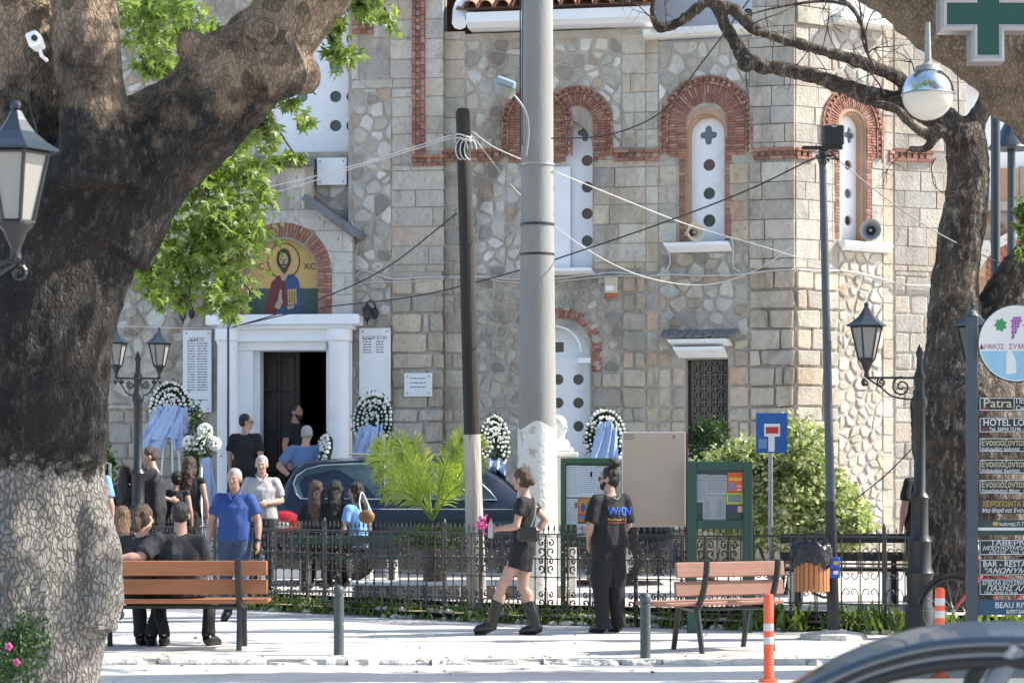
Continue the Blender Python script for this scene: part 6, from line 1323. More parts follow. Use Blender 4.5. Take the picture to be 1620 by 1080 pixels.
m_ = MB(); m_.prism([(X(a, YF), YF-.0015, Zy(b, YF)) for a, b in ((1592, 557), (1600, 553), (1607, 570), (1608, 590), (1592, 592))], (0, -.001, 0)); part('sail_print', m_, M['signwhite'], disc, True)
lg = mat('leaf_print', (.06, .30, .13), .6, .2, 30, 0); pg = mat('grape_print', (.36, .12, .42), .6, .2, 30, 0)
for cx in (1583, 1629):
    m_ = MB(); pts = [(cx+(11 if q % 2 else 7.5)*math.cos(t), 514+(11.5 if q % 2 else 8)*math.sin(t)) for q, t in enumerate([q*math.pi/7 for q in range(14)])]; m_.prism([(X(a, YF), YF, Zy(b, YF)) for a, b in pts], (0, -.001, 0)); part('leaf_print', m_, lg, disc, True)
m_ = MB()
for j, (nn, y) in enumerate(((3, 503), (4, 507.5), (3, 512), (3, 516.5), (2, 521), (2, 525.5), (1, 530), (1, 534))):
    for i in range(nn): cx = 1609-j*1.0+(i-(nn-1)/2)*4.4; m_.prism([(X(cx+2.5*math.cos(t), YF), YF, Zy(y+2.5*math.sin(t), YF)) for t in [q*math.pi/4 for q in range(8)]], (0, -.0012, 0))
part('grape_print', m_, pg, disc, True)
text("ΔΗΜΟΣ  ΣΥΜΠΟΛΙΤΕΙΑΣ", 11*k, facing(P(1549.5, 552, YF-.001)), mat('pink_lettering', (.42, .16, .26), .6, .1, 5, 0), disc, xs=.97, bold=.0006)
m_ = MB(); m_.bbox(X(1606, Y_), X(1700, Y_), Y_+.02, Y_+.05, 2.9, 2.95, .004); part('bracket', m_, M['pole'], rs, True)
# pharmacy cross
Y_ = 18.0; k = Y_/F; px_c = thing('pharmacy_cross', 'green pharmacy cross sign with a grey metal frame, top right corner', 'sign', P(1559, 26, Y_))
def crossp(a, b, y): return [Vector((x_*k, y, z_*k)) for x_, z_ in ((-b, -a), (b, -a), (b, -b), (a, -b), (a, b), (b, b), (b, a), (-b, a), (-b, b), (-a, b), (-a, -b), (-b, -b))]
m_ = MB(); m_.prism(crossp(75, 26, .10), (0, -.19, 0)); part('case', m_, mat('grey_metal_case', (.26, .25, .26), .4, .06, 5, .02, metal=.3), px_c, fix=True)
m_ = MB(); A_ = crossp(75, 26, -.091); B_ = crossp(70, 21, -.115); n = 12; m_.add(A_+B_, [(i, (i+1) % n, n+(i+1) % n, n+i) for i in range(n)]); D_ = crossp(65, 17, -.105); m_.add(B_+D_, [(i, (i+1) % n, n+(i+1) % n, n+i) for i in range(n)]); part('frame', m_, mat('silver_frame', (.33, .32, .33), .35, .05, 5, 0), px_c)
m_ = MB(); m_.prism(crossp(65.5, 17.5, -.100), (0, -.004, 0)); gp = part('green_panel', m_, mat('green_led_panel', (.004, .045, .032), .35, .1, 9, .02), px_c, fix=True)
m_ = MB()
for i in range(-15, 16):
    for j in range(-15, 16):
        if abs(i) > 3 and abs(j) > 3: continue
        x_, z_ = i*4.2*k, j*4.2*k; m_.add([(x_-.0035, -.1055, z_-.0035), (x_+.0035, -.1055, z_-.0035), (x_+.0035, -.1055, z_+.0035), (x_-.0035, -.1055, z_+.0035)], [(0, 1, 2, 3)])
part('led_dots', m_, mat('led_dot', (.02, .16, .10), .3, .1, 5, 0), gp)
m_ = MB(); m_.bbox(.36, .95, -.03, .03, -.05, .05, .006); part('bracket', m_, M['galv'], px_c)
t = thing('sign_post', 'grey post outside the right edge carrying the pharmacy cross', 'post', (X(1559, Y_)+.98, Y_, -.12)); m_ = MB(); m_.lathe([(.06, 0), (.05, 6)], 14); part('shaft', m_, M['galv'], t, smooth='a')
# ------------------------------------------------------------------ fixtures on the church
def plaque(fac, a, b, t_, bt, lb, title, rows, cols, off=.05, grp=None, tsz=9):
    u0, u1, z0, z1 = rect(fac, a, b, t_, bt, off); c = fac.w((u0+u1)/2, z0, off); t = thing('marble_plaque', lb, 'plaque', c, fac.ang(), grp); hw = (u1-u0)/2; hh = z1-z0
    m_ = MB(); m_.bbox(-hw, hw, -.03, .005, 0, hh, .004); s_ = part('slab', m_, M['marble'], t)
    for x_ in (-hw+.05, hw-.05):
        for z in (.05, hh-.05): m_ = MB(); m_.lathe([(.014, 0), (.012, .008), (.001, .012)], 8, Matrix.Translation((x_, -.03, z)) @ Matrix.Rotation(R(90), 4, 'X')); part('rosette', m_, M['galv'], t)
    kk = 34/F; W0 = WM[t.name]
    if title: text(title, tsz*kk, W0 @ facing(Vector((0, -.0315, hh-.17))), GI, s_, align='CENTER')
    r2 = random.Random(int(a)); m_ = MB()
    for i, y in enumerate(rows):
        z = hh-y*kk
        for x0, x1 in cols(i, hw):
            x_ = x0
            while x_ < x1: e = min(x_+r2.uniform(.03, .08), x1); m_.box(x_, e, -.032, -.030, z, z+1.5*kk); x_ = e+.012
    part('engraved_lines', m_, GI, s_, kind='stuff'); return t
plaque(fL, 290, 335, 522, 652, 'tall white marble plaque with two columns of names, left of the church door', "ΙΕΡΕΙΣ", [18+4.1*i for i in range(20)]+[112], lambda i, h: ((-h+.07, -.03), (.0, h-.06)) if i not in (0,) else ((-h+.07, -.0),), .04, 'tall marble name plaques', 8)
plaque(fP, 569, 618, 519, 690, 'tall white marble plaque with a short list of names, right of the church door', "ΕΥΕΡΓΕΤΑΙ", [18, 22, 26.3, 30.5, 34.5, 38.5], lambda i, h: ((-h+.06, -.05), (.02, h-.1)) if i else ((-h+.06, -.05),), .05, 'tall marble name plaques', 7.5)
plaque(fP, 640, 684, 590, 627, 'small white marble plaque with four corner bolts, right of the tall plaques', None, [9, 16, 22.5], lambda i, h: ((-h+.09, h-.09),), .05)
plaque(fL, 502, 549, 250, 293, 'blank white marble slab high on the wall above the porch', None, [], lambda i, h: (), .10)
def horn(lb, p, rz, s, mt, tilt=0):
    t = thing('loudspeaker', lb, 'loudspeaker', p, rz, 'horn loudspeakers on the church sills'); Mx = Matrix.Translation((0, 0, .15*s)) @ Matrix.Rotation(R(90), 4, 'X')
    m_ = MB(); m_.lathe([(.035, -.20), (.045, -.05), (.06, .0), (.085, .06), (.125, .11), (.142, .125), (.150, .125), (.150, .118), (.13, .10), (.08, .03), (.05, -.02)], 24, Mx @ Matrix.Scale(s, 4), False); part('horn', m_, mt, t, smooth='a')
    m_ = MB(); m_.lathe([(.05, -.01), (.03, .01)], 14, Mx @ Matrix.Scale(s, 4)); part('throat', m_, M['dark'], t, smooth='a'); m_ = MB(); m_.lathe([(.001, .08), (.022, .07), (.026, .04), (.014, -.02)], 12, Mx @ Matrix.Scale(s, 4)); part('centre_cone', m_, M['galv'], t, smooth='a')
    m_ = MB(); m_.lathe([(.055, -.3), (.06, -.2), (.04, -.16)], 12, Mx @ Matrix.Scale(s, 4)); part('driver', m_, mt, t, smooth='a'); m_ = MB(); m_.tube([(0, .05, 0), (0, .05, .1*s)], .012, 5); part('foot', m_, M['galv'], t)
horn('grey horn loudspeaker facing the square on the sunlit right window sill', fC.w(*fC.uv(1369, 383), .12), R(-12), 1.05, M['galv']); horn('small cream horn loudspeaker on the sill of the large arched window', fB.w(*fB.uv(1098, 384), .12), R(20), .9, mat('cream_plastic', (.55, .48, .36), .5, .1, 5, 0))
p = fA.w(*fA.uv(968, 468), .05); t = thing('alarm_box', 'small cream and orange alarm box under the wall cables', 'alarm box', p, fA.ang()); m_ = MB(); m_.bbox(-.095, .095, -.07, 0, .03, .27, .01); part('housing', m_, mat('aged_plastic', (.52, .46, .32), .5, .1, 5, 0), t); m_ = MB(); m_.bbox(-.085, .085, -.075, -.005, -.03, .035, .015); part('orange_lens', m_, mat('alarm_orange', (.45, .10, .03), .3, .1, 5, 0), t); m_ = MB(); m_.bbox(-.075, .04, -.075, -.072, .07, .14, .001); part('label', m_, M['signwhite'], t)
# ------------------------------------------------------------------ cables
def cable(lb, pts, r_, mt, grp='overhead cables'):
    pp = [P(*q) for q in pts]; m_ = MB(); m_.tube(catmull(pp, 8), r_, 5); return solo('cable', m_, M[mt], lb, 'cable', pp[0], grp, smooth=True)
cable('upper of two white cables running from the wooden post down to the left', [(180, 345, 30), (420, 297, 28.6), (560, 262, 27.6), (720, 212, 26)], .007, 'cablew')
cable('lower white cable fanning out left from the top of the wooden post', [(180, 360, 30), (420, 308, 28.6), (560, 266, 27.6), (722, 216, 25.95)], .007, 'cablew')
cable('white cable from the wooden post to the collar of the concrete pole', [(747, 208, 25.95), (780, 232, 26.1), (824, 252, 26.35)], .007, 'cablew')
cable('white cable drooping from the wooden post and rising again to the church corner', [(748, 216, 25.95), (820, 305, 27), (900, 375, 29), (985, 425, 31), (1060, 447, 32.2), (1130, 449, 32.4), (1200, 425, 32.3), (1265, 382, 32.3)], .007, 'cablew')
cable('thin white cable crossing the arched window towards the right tree', [(874, 270, 26.5), (980, 313, 28), (1090, 356, 30), (1200, 388, 30), (1320, 425, 30), (1440, 452, 29.5), (1560, 470, 29)], .007, 'cablew')
cable('black cable rising from the doorway to the wooden post', [(360, 520, 33.2), (470, 486, 31.5), (600, 430, 29), (722, 338, 26)], .009, 'cableb')
cable('long black cable sweeping from the doorway up to the floodlight pole', [(380, 514, 33.2), (500, 488, 31.5), (660, 468, 29), (820, 428, 27.2), (900, 403, 26.4), (1050, 352, 25), (1180, 302, 23.8), (1288, 250, 22.85)], .009, 'cableb')
cable('black cable climbing from the concrete pole to the top of the photo', [(872, 219, 26.4), (960, 214, 26), (1045, 178, 25.6), (1110, 100, 25.4), (1200, -20, 25)], .008, 'cableb')
cable('grey cable from the floodlight pole to the right-hand trees', [(1322, 250, 22.85), (1400, 312, 23.5), (1490, 372, 24.2), (1600, 424, 25)], .007, 'galv')
cable('white cable low across the left wall beside the doorway', [(120, 512, 33.0), (250, 518, 33.0), (345, 519, 33.0), (420, 515, 33)], .007, 'cablew')
cable('dark cable sagging between the lamp post and the right trunk', [(1350, 792, 24.0), (1400, 752, 23.6), (1450, 702, 23.1)], .007, 'cableb')
cable('thin cable hanging down beside the globe lamp', [(1515, 98, 19.0), (1516, 160, 19), (1518, 232, 19.1)], .006, 'cableb')
def wallcable(lb, fac, pts, r_=.013, mt='cablew', d=.05):
    pp = [fac.w(*fac.uv(x_, y_, d), d) for x_, y_ in pts]; m_ = MB(); m_.tube(catmull(pp, 5), r_, 5); return solo('cable', m_, M[mt], lb, 'cable', pp[0], 'cables clipped to the church wall', smooth=True)
wallcable('pair-run upper white wall cable across the dressed pilaster', fP, [(556, 445), (575, 428), (620, 441), (660, 439), (702, 438)]); wallcable('lower white wall cable across the dressed pilaster', fP, [(556, 452), (590, 446), (640, 446), (672, 443), (702, 441)], .010)
wallcable('upper white wall cable between the wooden post and the alarm box', fA, [(700, 438), (760, 437), (800, 441), (870, 441), (930, 435), (975, 431), (1022, 436)]); wallcable('lower white wall cable between the wooden post and the alarm box', fA, [(700, 441), (760, 439), (800, 446), (870, 446), (960, 437), (1000, 437), (1022, 440)], .010)
wallcable('white wall cable running under the large window sill', fB, [(1022, 438), (1060, 434), (1110, 436), (1170, 434), (1220, 428), (1258, 426)]); wallcable('white loop of cable around the large window sill', fB, [(1057, 394), (1060, 415), (1052, 430), (1040, 434)], .012); wallcable('white cable dropping from the right end of the large sill', fB, [(1140, 378), (1154, 376), (1160, 390), (1160, 420), (1170, 430)], .012)
wallcable('white wall cable across the sunlit facet', fC, [(1258, 426), (1300, 428), (1350, 430), (1412, 446)]); wallcable('white wall cable at the sunlit end of the church', fD, [(1412, 446), (1424, 450), (1470, 452), (1528, 454)]); wallcable('white cable climbing the wall beside the porch coping', fP, [(558, 520), (560, 455), (557, 430), (566, 385), (560, 360), (556, 350)], .012)
wallcable('grey pipe rising up the wall beside the wooden post', fA, [(752, 590), (752, 440), (757, 355), (750, 352)], .014, 'galv')
t = thing('flag_pole', 'thin blue-grey pole standing in front of the left door column', 'pole', (X(361, 32.9), 32.9, .2)); m_ = MB(); m_.lathe([(.02, 0), (.018, Zy(478, 32.9)-.2)], 8); part('shaft', m_, M['pole'], t, smooth='a')
# handrail
m_ = MB(); m_.tube([P(95, 775, 31), P(170, 731, 31), P(174, 733, 31), P(174, 860, 31)], .02, 8); solo('handrail', m_, M['galv'], 'grey steel handrail beside the left plane trunk', 'handrail', P(174, 880, 31), smooth='a')
# ------------------------------------------------------------------ bust
Y_ = 27.0; bs = thing('bust', 'white marble bust on a square pedestal, half hidden by the concrete pole', 'statue', (X(886, Y_), Y_, .2)); k = 1
m_ = MB(); zt = Zy(722, Y_)-.2; m_.bbox(-.19, .19, -.19, .19, 0, zt, .012); part('pedestal', m_, mat('cream_stone', (.52, .49, .45), .8, .1, 6, .1), bs); m_ = MB(); m_.bbox(-.21, .21, -.21, .21, zt, zt+.05, .01); m_.bbox(-.16, .16, -.16, .16, zt+.05, zt+.11, .02); part('pedestal_top', m_, M['limewash'], bs)
m_ = MB(); h0 = zt+.08; m_.ell((0, 0, h0+.06), (.15, .10, .08)); m_.tube([(0, 0, h0+.05), (0, .0, h0+.2)], .055, 12); m_.ell((0, .01, h0+.30), (.080, .098, .105)); m_.ell((0, -.03, h0+.24), (.058, .06, .065)); m_.ell((0, -.095, h0+.27), (.014, .02, .028)); m_.ell((-.08, .01, h0+.27), (.014, .02, .03)); m_.ell((.08, .01, h0+.27), (.014, .02, .03)); m_.ell((0, .03, h0+.34), (.085, .09, .075)); [setattr(v_, 'x', v_.x) for v_ in m_.v]
m_.v = [Matrix.Rotation(R(50), 4, 'Z') @ v_ for v_ in m_.v]; remesh('head', m_, M['limewash'], .012, bs, False, 2)
# ------------------------------------------------------------------ wreaths and flowers
def wreath(lb, px_, py_, Y, w_, h_, rz, tilt, tails, zb=.2, nr=4, msg=True):
    k = Y/F; c = P(px_, py_, Y); t = thing('funeral_wreath', lb, 'wreath', (c.x, c.y, zb), rz, 'funeral wreaths leaning at the church'); zc = c.z-zb; rx, rz_ = w_*k/2, h_*k/2; T = Matrix.Translation((0, 0, zc)) @ Matrix.Rotation(R(tilt), 4, 'X')
    m_ = MB()
    m_.lathe([(.001, .035), (.9, .03), (1.0, .0), (.98, -.03), (.001, -.03)], 30, T @ Matrix.Diagonal((rx, 1, rz_, 1)) @ Matrix.Rotation(R(90), 4, 'X'), False); part('moss_backing', m_, mat('dark_moss', (.014, .028, .014), .95, .4, 20, .5) if 'dark_moss' not in bpy.data.materials else bpy.data.materials['dark_moss'], t, smooth='a')
    for i in range(nr):
        f_ = .97-.22*i; m_ = MB(); per = math.pi*(rx+rz_)*f_; n = int(per/.052)
        for q in range(n):
            a = 2*math.pi*q/n; b_ = T @ Vector((rx*f_*math.cos(a)+rng.gauss(0, .004), -.045+rng.gauss(0, .008), rz_*f_*math.sin(a)+rng.gauss(0, .004)))
            if math.sin(a) < -.75 and i > 0: continue
            m_.ell(b_, .024*rng.uniform(.6, 1.3), 6, 4)
        part('flower_ring', m_, M['petal'], t, kind='stuff')
        lm = MB()
        for q in range(int(n*2.2)):
            a = rng.uniform(0, 2*math.pi); f2 = f_-.095+rng.gauss(0, .015)+(0.17 if i == 0 and rng.random() < .4 else 0); b_ = T @ Vector((rx*f2*math.cos(a), -.03+rng.gauss(0, .01), rz_*f2*math.sin(a))); leaf(lm, b_, .05, Vector((math.cos(a), -.4, math.sin(a)))+rv(.4), rv(), [(0, 0), (.25, .4), (0, 1), (-.25, .4)])
        part('leaf_ring', lm, M['leafdk'], t, kind='stuff')
    # central spray of small flowers at the top
    m_ = MB()
    for q in range(40): m_.ell(T @ Vector((rng.gauss(0, rx*.25), -.07, rz_*rng.uniform(.0, .75))), .014, 5, 3)
    part('flower_spray', m_, M['petal'], t, kind='stuff')
    for (x0, y0, x1, y1, w0, w1) in tails:      # ribbons in px relative to centre
        n, mm = 16, 18; g_ = []; m_ = MB()
        for j in range(n+1):
            f_ = j/n; cx = (x0+(x1-x0)*f_)*k; cz = zc-(y0+(y1-y0)*f_)*k; ww = (w0+(w1-w0)*f_)*k/2
            for i in range(mm+1):
                s_ = i/mm*2-1; g_.append(Vector((cx+s_*ww, -.085-.05*f_+.030*math.sin(s_*7+f_*4+x0)+.015*math.sin(s_*15+f_*9), cz+.018*math.sin(s_*5+x1)-(abs(s_)*.03 if j == n else 0))))
        fs = [(j*(mm+1)+i, j*(mm+1)+i+1, (j+1)*(mm+1)+i+1, (j+1)*(mm+1)+i) for j in range(n) for i in range(mm)]; m_.add(g_, fs); part('ribbon', m_, M['ribbon'], t, smooth=True)
    m_ = MB()
    for sx in (-1, 1): m_.tube([(sx*.05, .02, zc+.2), (sx*.24, .0, 0)], .013, 6)
    m_.tube([(0, .02, zc+.2), (0, .42, 0)], .013, 6); part('stand', m_, M['white'], t); return t
wreath('white flower wreath with a wide pale blue ribbon, left of the church door', 270, 647, 32.4, 64, 86, 0, -6, ((-2, -6, -30, 60, 34, 46), (6, -4, 20, 62, 44, 26), (-2, 4, -6, 46, 50, 60)))
wreath('white flower wreath with a feathery green spray, right of the church door', 591, 665, 32.3, 66, 84, R(-20), -8, ((-2, 8, -10, 54, 34, 40), (4, 8, 10, 52, 34, 30)))
wreath('white flower wreath with a blue ribbon partly hidden by the wooden post', 781, 700, 31.0, 50, 84, R(24), -6, ((-4, 26, -2, 70, 30, 36),))
wreath('white flower wreath with a pale ribbon above the left notice board', 957, 692, 30.6, 66, 88, R(10), -4, ((0, -24, -6, 36, 22, 44), (6, -18, 8, 40, 24, 20)))
wreath('small white flower wreath leaning low beside the right door column', 514, 716, 32.0, 34, 56, R(-55), -14, (), .85, 3)
fsd = thing('flower_stand', 'stand of three big white flower heads with a hanging blue ribbon, left of the door', 'flowers', (X(318, 31.2), 31.2, .2)); k = 31.2/F
for x_, y_, r_ in ((324, 682, 13), (300, 700, 12), (338, 702, 12), (318, 704, 15)):
    m_ = MB(); c = P(x_, y_, 31.1)
    for q in range(90): v_ = rv().normalized(); m_.ell(c+v_*r_*k*.85, .022, 5, 4)
    part('flower_head', m_, M['petal'], fsd, True, kind='stuff')
m_ = MB()
for q in range(260): leaf(m_, P(318, 712, 31.1)+rv(.09), .09, rv(), rv(), [(0, 0), (.2, .4), (0, 1), (-.2, .4)])
part('foliage', m_, M['leafdk'], fsd, True, kind='stuff')
m_ = MB(); m_.add([P(318, 725, 30.95), P(332, 722, 30.95), P(329, 800, 30.9), P(336, 799, 30.95), P(344, 785, 30.9)], [(0, 1, 4, 3, 2)]); part('ribbon', m_, M['ribbon'], fsd, True); m_ = MB(); m_.lathe([(.16, 0), (.02, .02), (.02, Zy(715, 31.2)-.2)], 10); part('stand', m_, M['white'], fsd, smooth='a')
# ------------------------------------------------------------------ yard furniture behind the fence
def slatbench(lb, x0, x1, Y, zs, zback, mt, rz=0):
    t = thing('yard_bench', lb, 'bench', ((x0+x1)/2, Y, .2), rz, 'benches inside the church yard'); hl = (x1-x0)/2
    for k_ in range(3): m_ = MB(); m_.bbox(-hl, hl, -.2+k_*.14, -.08+k_*.14, zs-.2-.035, zs-.2, .006); part('seat_plank', m_, mt, t)
    for z in zback: m_ = MB(); m_.bbox(-hl, hl, -.27, -.235, z-.2, z-.2+.10, .006); part('backrest_plank', m_, mt, t)
    for sx in (-hl+.2, hl-.2): m_ = MB(); m_.bbox(sx-.06, sx+.06, -.2, .2, 0, zs-.237, .01); part('leg', m_, M['limewash'], t); 
    if zback:
        for sx in (-hl+.2, hl-.2): m_ = MB(); m_.bbox(sx-.03, sx+.03, -.232, -.2, 0, zback[-1]-.12, .006); part('upright', m_, M['dark'], t)
    return t
slatbench('green plank bench behind the fence with three seated women', X(455, 28.0), X(645, 28.0), 28.2, .64, (.80,), M['green'], 0)
slatbench('dark plank bench behind the right end of the fence', X(1235, 24.9), X(1445, 24.9), 25.2, .62, (.90, .70), M['dark'], 0)
pw = thing('planter', 'low pinkish stone planter wall around the palm', 'planter', (X(700, 27.2), 27.2, .2))
for i in range(6): m_ = MB(); a = X(560, 26.9)+i*.42; m_.bbox(a, a+.41, 26.75, 27.0, .2, .34, .015); part('stone_block', m_, mat('pink_stone', (.42, .36, .31), .9, .2, 6, .2, rnd=.12) if i == 0 else bpy.data.materials['pink_stone'], pw, True)
for i in range(3): m_ = MB(); a = X(555, 26.9)+i*.86; m_.bbox(a, a+.85, 26.70, 27.05, .341, .39, .01); part('coping', m_, M['marble'], pw, True)
# ------------------------------------------------------------------ hearse
hY = 29.5; hs = thing('hearse', 'long dark blue hearse with chrome-edged windows parked behind the palm', 'hearse', (X(428, hY), hY+.95, .2)); k = hY/F
ST = [(0, 1.0, .5), (.03, 1.10, .62), (.09, 1.22, .76), (.17, 1.38, .80), (.27, 1.53, .80), (.42, 1.63, .80), (.9, 1.67, .80), (1.6, 1.70, .80), (2.2, 1.69, .80), (2.6, 1.64, .80), (2.78, 1.56, .79), (3.0, 1.42, .78), (3.22, 1.22, .77), (3.4, 1.07, .76), (3.6, 1.02, .8), (4.6, .97, .8), (5.1, .90, .78), (5.32, .78, .72), (5.38, .6, .6)]
def hw(x_): return .90 - .22*max(0, (.5-x_)/.5)**2 - .25*max(0, (x_-4.6)/.8)**2
rings = []; m_ = MB()
for x_, zr, wr in ST:
    b_ = min(1.02, zr-.02); w_ = hw(x_); rw = min(w_-.02, w_*.72) if zr > 1.1 else w_*.9
    prof = [(w_*.96, .22), (w_, .40), (w_*1.01, .72), (w_*.985, b_-.02), (w_*.965, b_)]
    prof += [(rw+(w_*.965-rw)*.25, b_+(zr-b_)*.80), (rw, b_+(zr-b_)*.93), (rw*.7, zr-.005), (0, zr)]
    ring_ = [Vector((x_, -y, z)) for y, z in prof]+[Vector((x_, y, z)) for y, z in prof[-2::-1]]; rings.append(ring_)
n = len(rings[0]); m_.add([p for r_ in rings for p in r_], [(j*n+i, j*n+i+1, (j+1)*n+i+1, (j+1)*n+i) for j in range(len(rings)-1) for i in range(n-1)]+[tuple(range(n)), tuple(range(len(rings)*n-1, (len(rings)-1)*n-1, -1))])
body = part('body', m_, M['carblue'], hs, smooth='a', fix=True)
def side(x_, z, off=.0):                       # point on the leaning near side above the belt
    w_ = hw(x_)*.965; zr = 1.70; f_ = (z-1.0)/(.68*.80); rw = hw(x_)*.72; ww = w_+((rw+(w_-rw)*.25)-w_)*min(1.1, max(0, f_)); return Vector((x_, -ww-off, z))
def px2(x_, y_): return (X(x_, hY+.1)-X(432, hY), Zy(y_, hY+.1)-.2)
HG = mat('hearse_glass', (.05, .085, .11), .06, .1, 3, 0, spec=1.0)
rear = [(472, 780), (467, 765), (472, 752), (487, 742), (510, 736), (560, 733), (606, 733), (606, 789), (480, 789)]
mid = [(612, 733), (700, 735), (722, 741), (745, 789), (612, 789)]
frt = [(728, 744), (752, 752), (778, 776), (790, 790), (750, 790)]
for nm, pl in (('rear_window', rear), ('side_window', mid), ('front_window', frt)):
    q = [px2(*p_) for p_ in pl]; m_ = MB(); m_.face([side(a, b, .008) for a, b in q]); m_.face([side(a, b, -.01) for a, b in q]); nq = len(q); m_.f += [(i, (i+1) % nq, nq+(i+1) % nq, nq+i) for i in range(nq)]; g_ = part(nm, m_, HG, hs)
    m_ = MB(); lp = [side(a, b, .014) for a, b in q]; m_.tube(lp+[lp[0]], .010, 6); part('chrome_trim', m_, M['chrome'], g_)
m_ = MB(); m_.tube([side(.55, 1.0, .01), side(2.0, 1.0, .01), side(3.3, .995, .01)], .010, 6); part('belt_trim', m_, M['chrome'], hs)
m_ = MB(); m_.add([Vector((3.26, -.6, 1.215)), Vector((3.26, .6, 1.215)), Vector((2.84, .52, 1.545)), Vector((2.84, -.52, 1.545))], [(0, 1, 2, 3)]); m_.v = [v_+Vector((.035, 0, .02)) for v_ in m_.v]; part('windscreen', m_, HG, hs)
m_ = MB(); m_.add([Vector((.08, -.60, 1.20)), Vector((.08, .60, 1.20)), Vector((.30, .54, 1.55)), Vector((.30, -.54, 1.55))], [(0, 1, 2, 3)]); m_.v = [v_+Vector((-.03, 0, .012)) for v_ in m_.v]; part('tailgate_window', m_, HG, hs)
for sx in (-1, 1):
    m_ = MB(); m_.ell((.19, sx*.80, .84), (.23, .13, .15), 16, 10); tl = part('tail_light', m_, M['redlamp'], hs, smooth=True); m_ = MB(); m_.ell((.15, sx*.89, .80), (.13, .055, .05), 14, 8); part('reverse_lens', m_, M['reflect'], tl, smooth=True)
    for x_ in (.95, 4.5): m_ = MB(); m_.lathe([(.001, -.10), (.20, -.10), (.31, -.09), (.33, -.05), (.33, .05), (.31, .09), (.001, .10)], 24, Matrix.Translation((x_, sx*.80, .33)) @ Matrix.Rotation(R(90), 4, 'X')); whl = part('wheel', m_, M['rubber'], hs, smooth='a'); m_ = MB(); m_.lathe([(.001, .03), (.08, .03), (.2, .01), (.21, 0)], 20, Matrix.Translation((x_, sx*.91, .33)) @ Matrix.Rotation(R(90*sx*1), 4, 'X')); part('rim', m_, M['chrome'], whl, smooth='a')
m_ = MB(); m_.bbox(-.06, .1, -.8, .8, .38, .56, .03); part('bumper', m_, M['carblue'], hs); m_ = MB(); m_.tube([(1.0, -.58, 1.715), (2.5, -.58, 1.71)], .014, 6); part('roof_rail', m_, M['chrome'], hs)
for gx in (1.50, 2.62):
    m_ = MB(); m_.tube([side(gx, .38, .006+.012), side(gx, .75, .022), side(gx, .99, .008)], .006, 4); part('door_gap', m_, M['rubber'], hs)
m_ = MB(); m_.tube([side(2.45, .80, .015), side(2.6, .80, .015)], .012, 6); part('door_handle', m_, M['chrome'], hs)
# ------------------------------------------------------------------ foreground car (its roof and window line only reach into the picture)
ca = R(10.5); e1 = Vector((math.cos(ca), -math.sin(ca))); Oy = 5.6; Ox = X(1450, Oy); fc = thing('parked_car', 'dark slate blue car, blurred roof and window arch in the bottom right corner', 'car', (Ox, Oy, -.02), -ca)
def cx(px_, py_):
    dx = (px_-810)/F; xl = (Ox-dx*Oy)/(dx*e1.y-e1.x); t_ = Oy+xl*e1.y; return Vector((xl, 0, H+(HY-py_)/F*t_+.02))
near = [(1130, 1165), (1215, 1118), (1296, 1074), (1370, 1043), (1450, 1020), (1530, 1010), (1620, 1009), (1750, 1016), (1900, 1036), (2050, 1075), (2200, 1140)]
nc_ = catmull([cx(a, b) for a, b in near], 4); dpt = 1.26; rows_ = []; n = len(nc_)
for j in range(9): f_ = j/8; rows_.append([Vector((p.x, dpt*f_, p.z-.055*f_+.028*math.sin(math.pi*f_))) for p in nc_])
def strip(name, cond, mt, dz=0.0):
    m_ = MB(); m_.add([p-Vector((0, 0, dz)) for r_ in rows_ for p in r_], [(j*n+i, j*n+i+1, (j+1)*n+i+1, (j+1)*n+i) for j in range(8) for i in range(n-1) if cond(i, j)]); part(name, m_, mt, fc, smooth=True)
strip('roof', lambda i, j: 8 <= i < 34 or j in (0, 7), M['fgcar']); strip('windscreen', lambda i, j: i < 8 and 0 < j < 7, glassmat('windscreen_glass', (.03, .05, .07), .8), .004); strip('rear_window', lambda i, j: i >= 34 and 0 < j < 7, glassmat('rear_glass', (.03, .05, .07), .7), .004)
sg_ = glassmat('side_glass', (.02, .03, .03), .25, .03)
for yy in (-.004, 1.264):
    far = yy > 1
    def off(d): return catmull([cx(a+(d*.5 if i < 3 else (-d*.5 if i > 8 else 0)), b+d)+Vector((0, yy, -.055 if far else 0)) for i, (a, b) in enumerate(near)], 4)
    for d, r_, mt, nm in ((3, .010, 'fgcar', 'roof_gutter'), (9, .008, 'greytrim', 'window_trim'), (17, .010, 'rubber', 'window_frame'), (26, .008, 'greytrim', 'window_frame'), (38, .016, 'rubber', 'window_seal')):
        m_ = MB(); m_.tube(off(d), r_, 8); part(nm, m_, M[mt], fc, smooth=True)
    for a, b, w_ in ((1612, 1552, .026), (1860, 1900, .035)): m_ = MB(); d_ = Vector((0, yy, -.055 if far else 0)); m_.tube([cx(a, 1022)+d_, cx(b, 1110)+d_, cx(b-30, 1300)+d_], w_, 8, True, (1, .5)); part('pillar', m_, M['greytrim'] if a < 1700 else M['fgcar'], fc, smooth=True)
    g_ = off(42)[4:-6]; nn = len(g_); m_ = MB(); m_.add(g_+[Vector((p.x, yy, .80)) for p in g_], [(i, i+1, nn+i+1, nn+i) for i in range(nn-1)]); part('side_window', m_, sg_, fc)
x0_, x1_ = nc_[0].x-1.0, nc_[-1].x+.55; rg_ = []; m_ = MB()
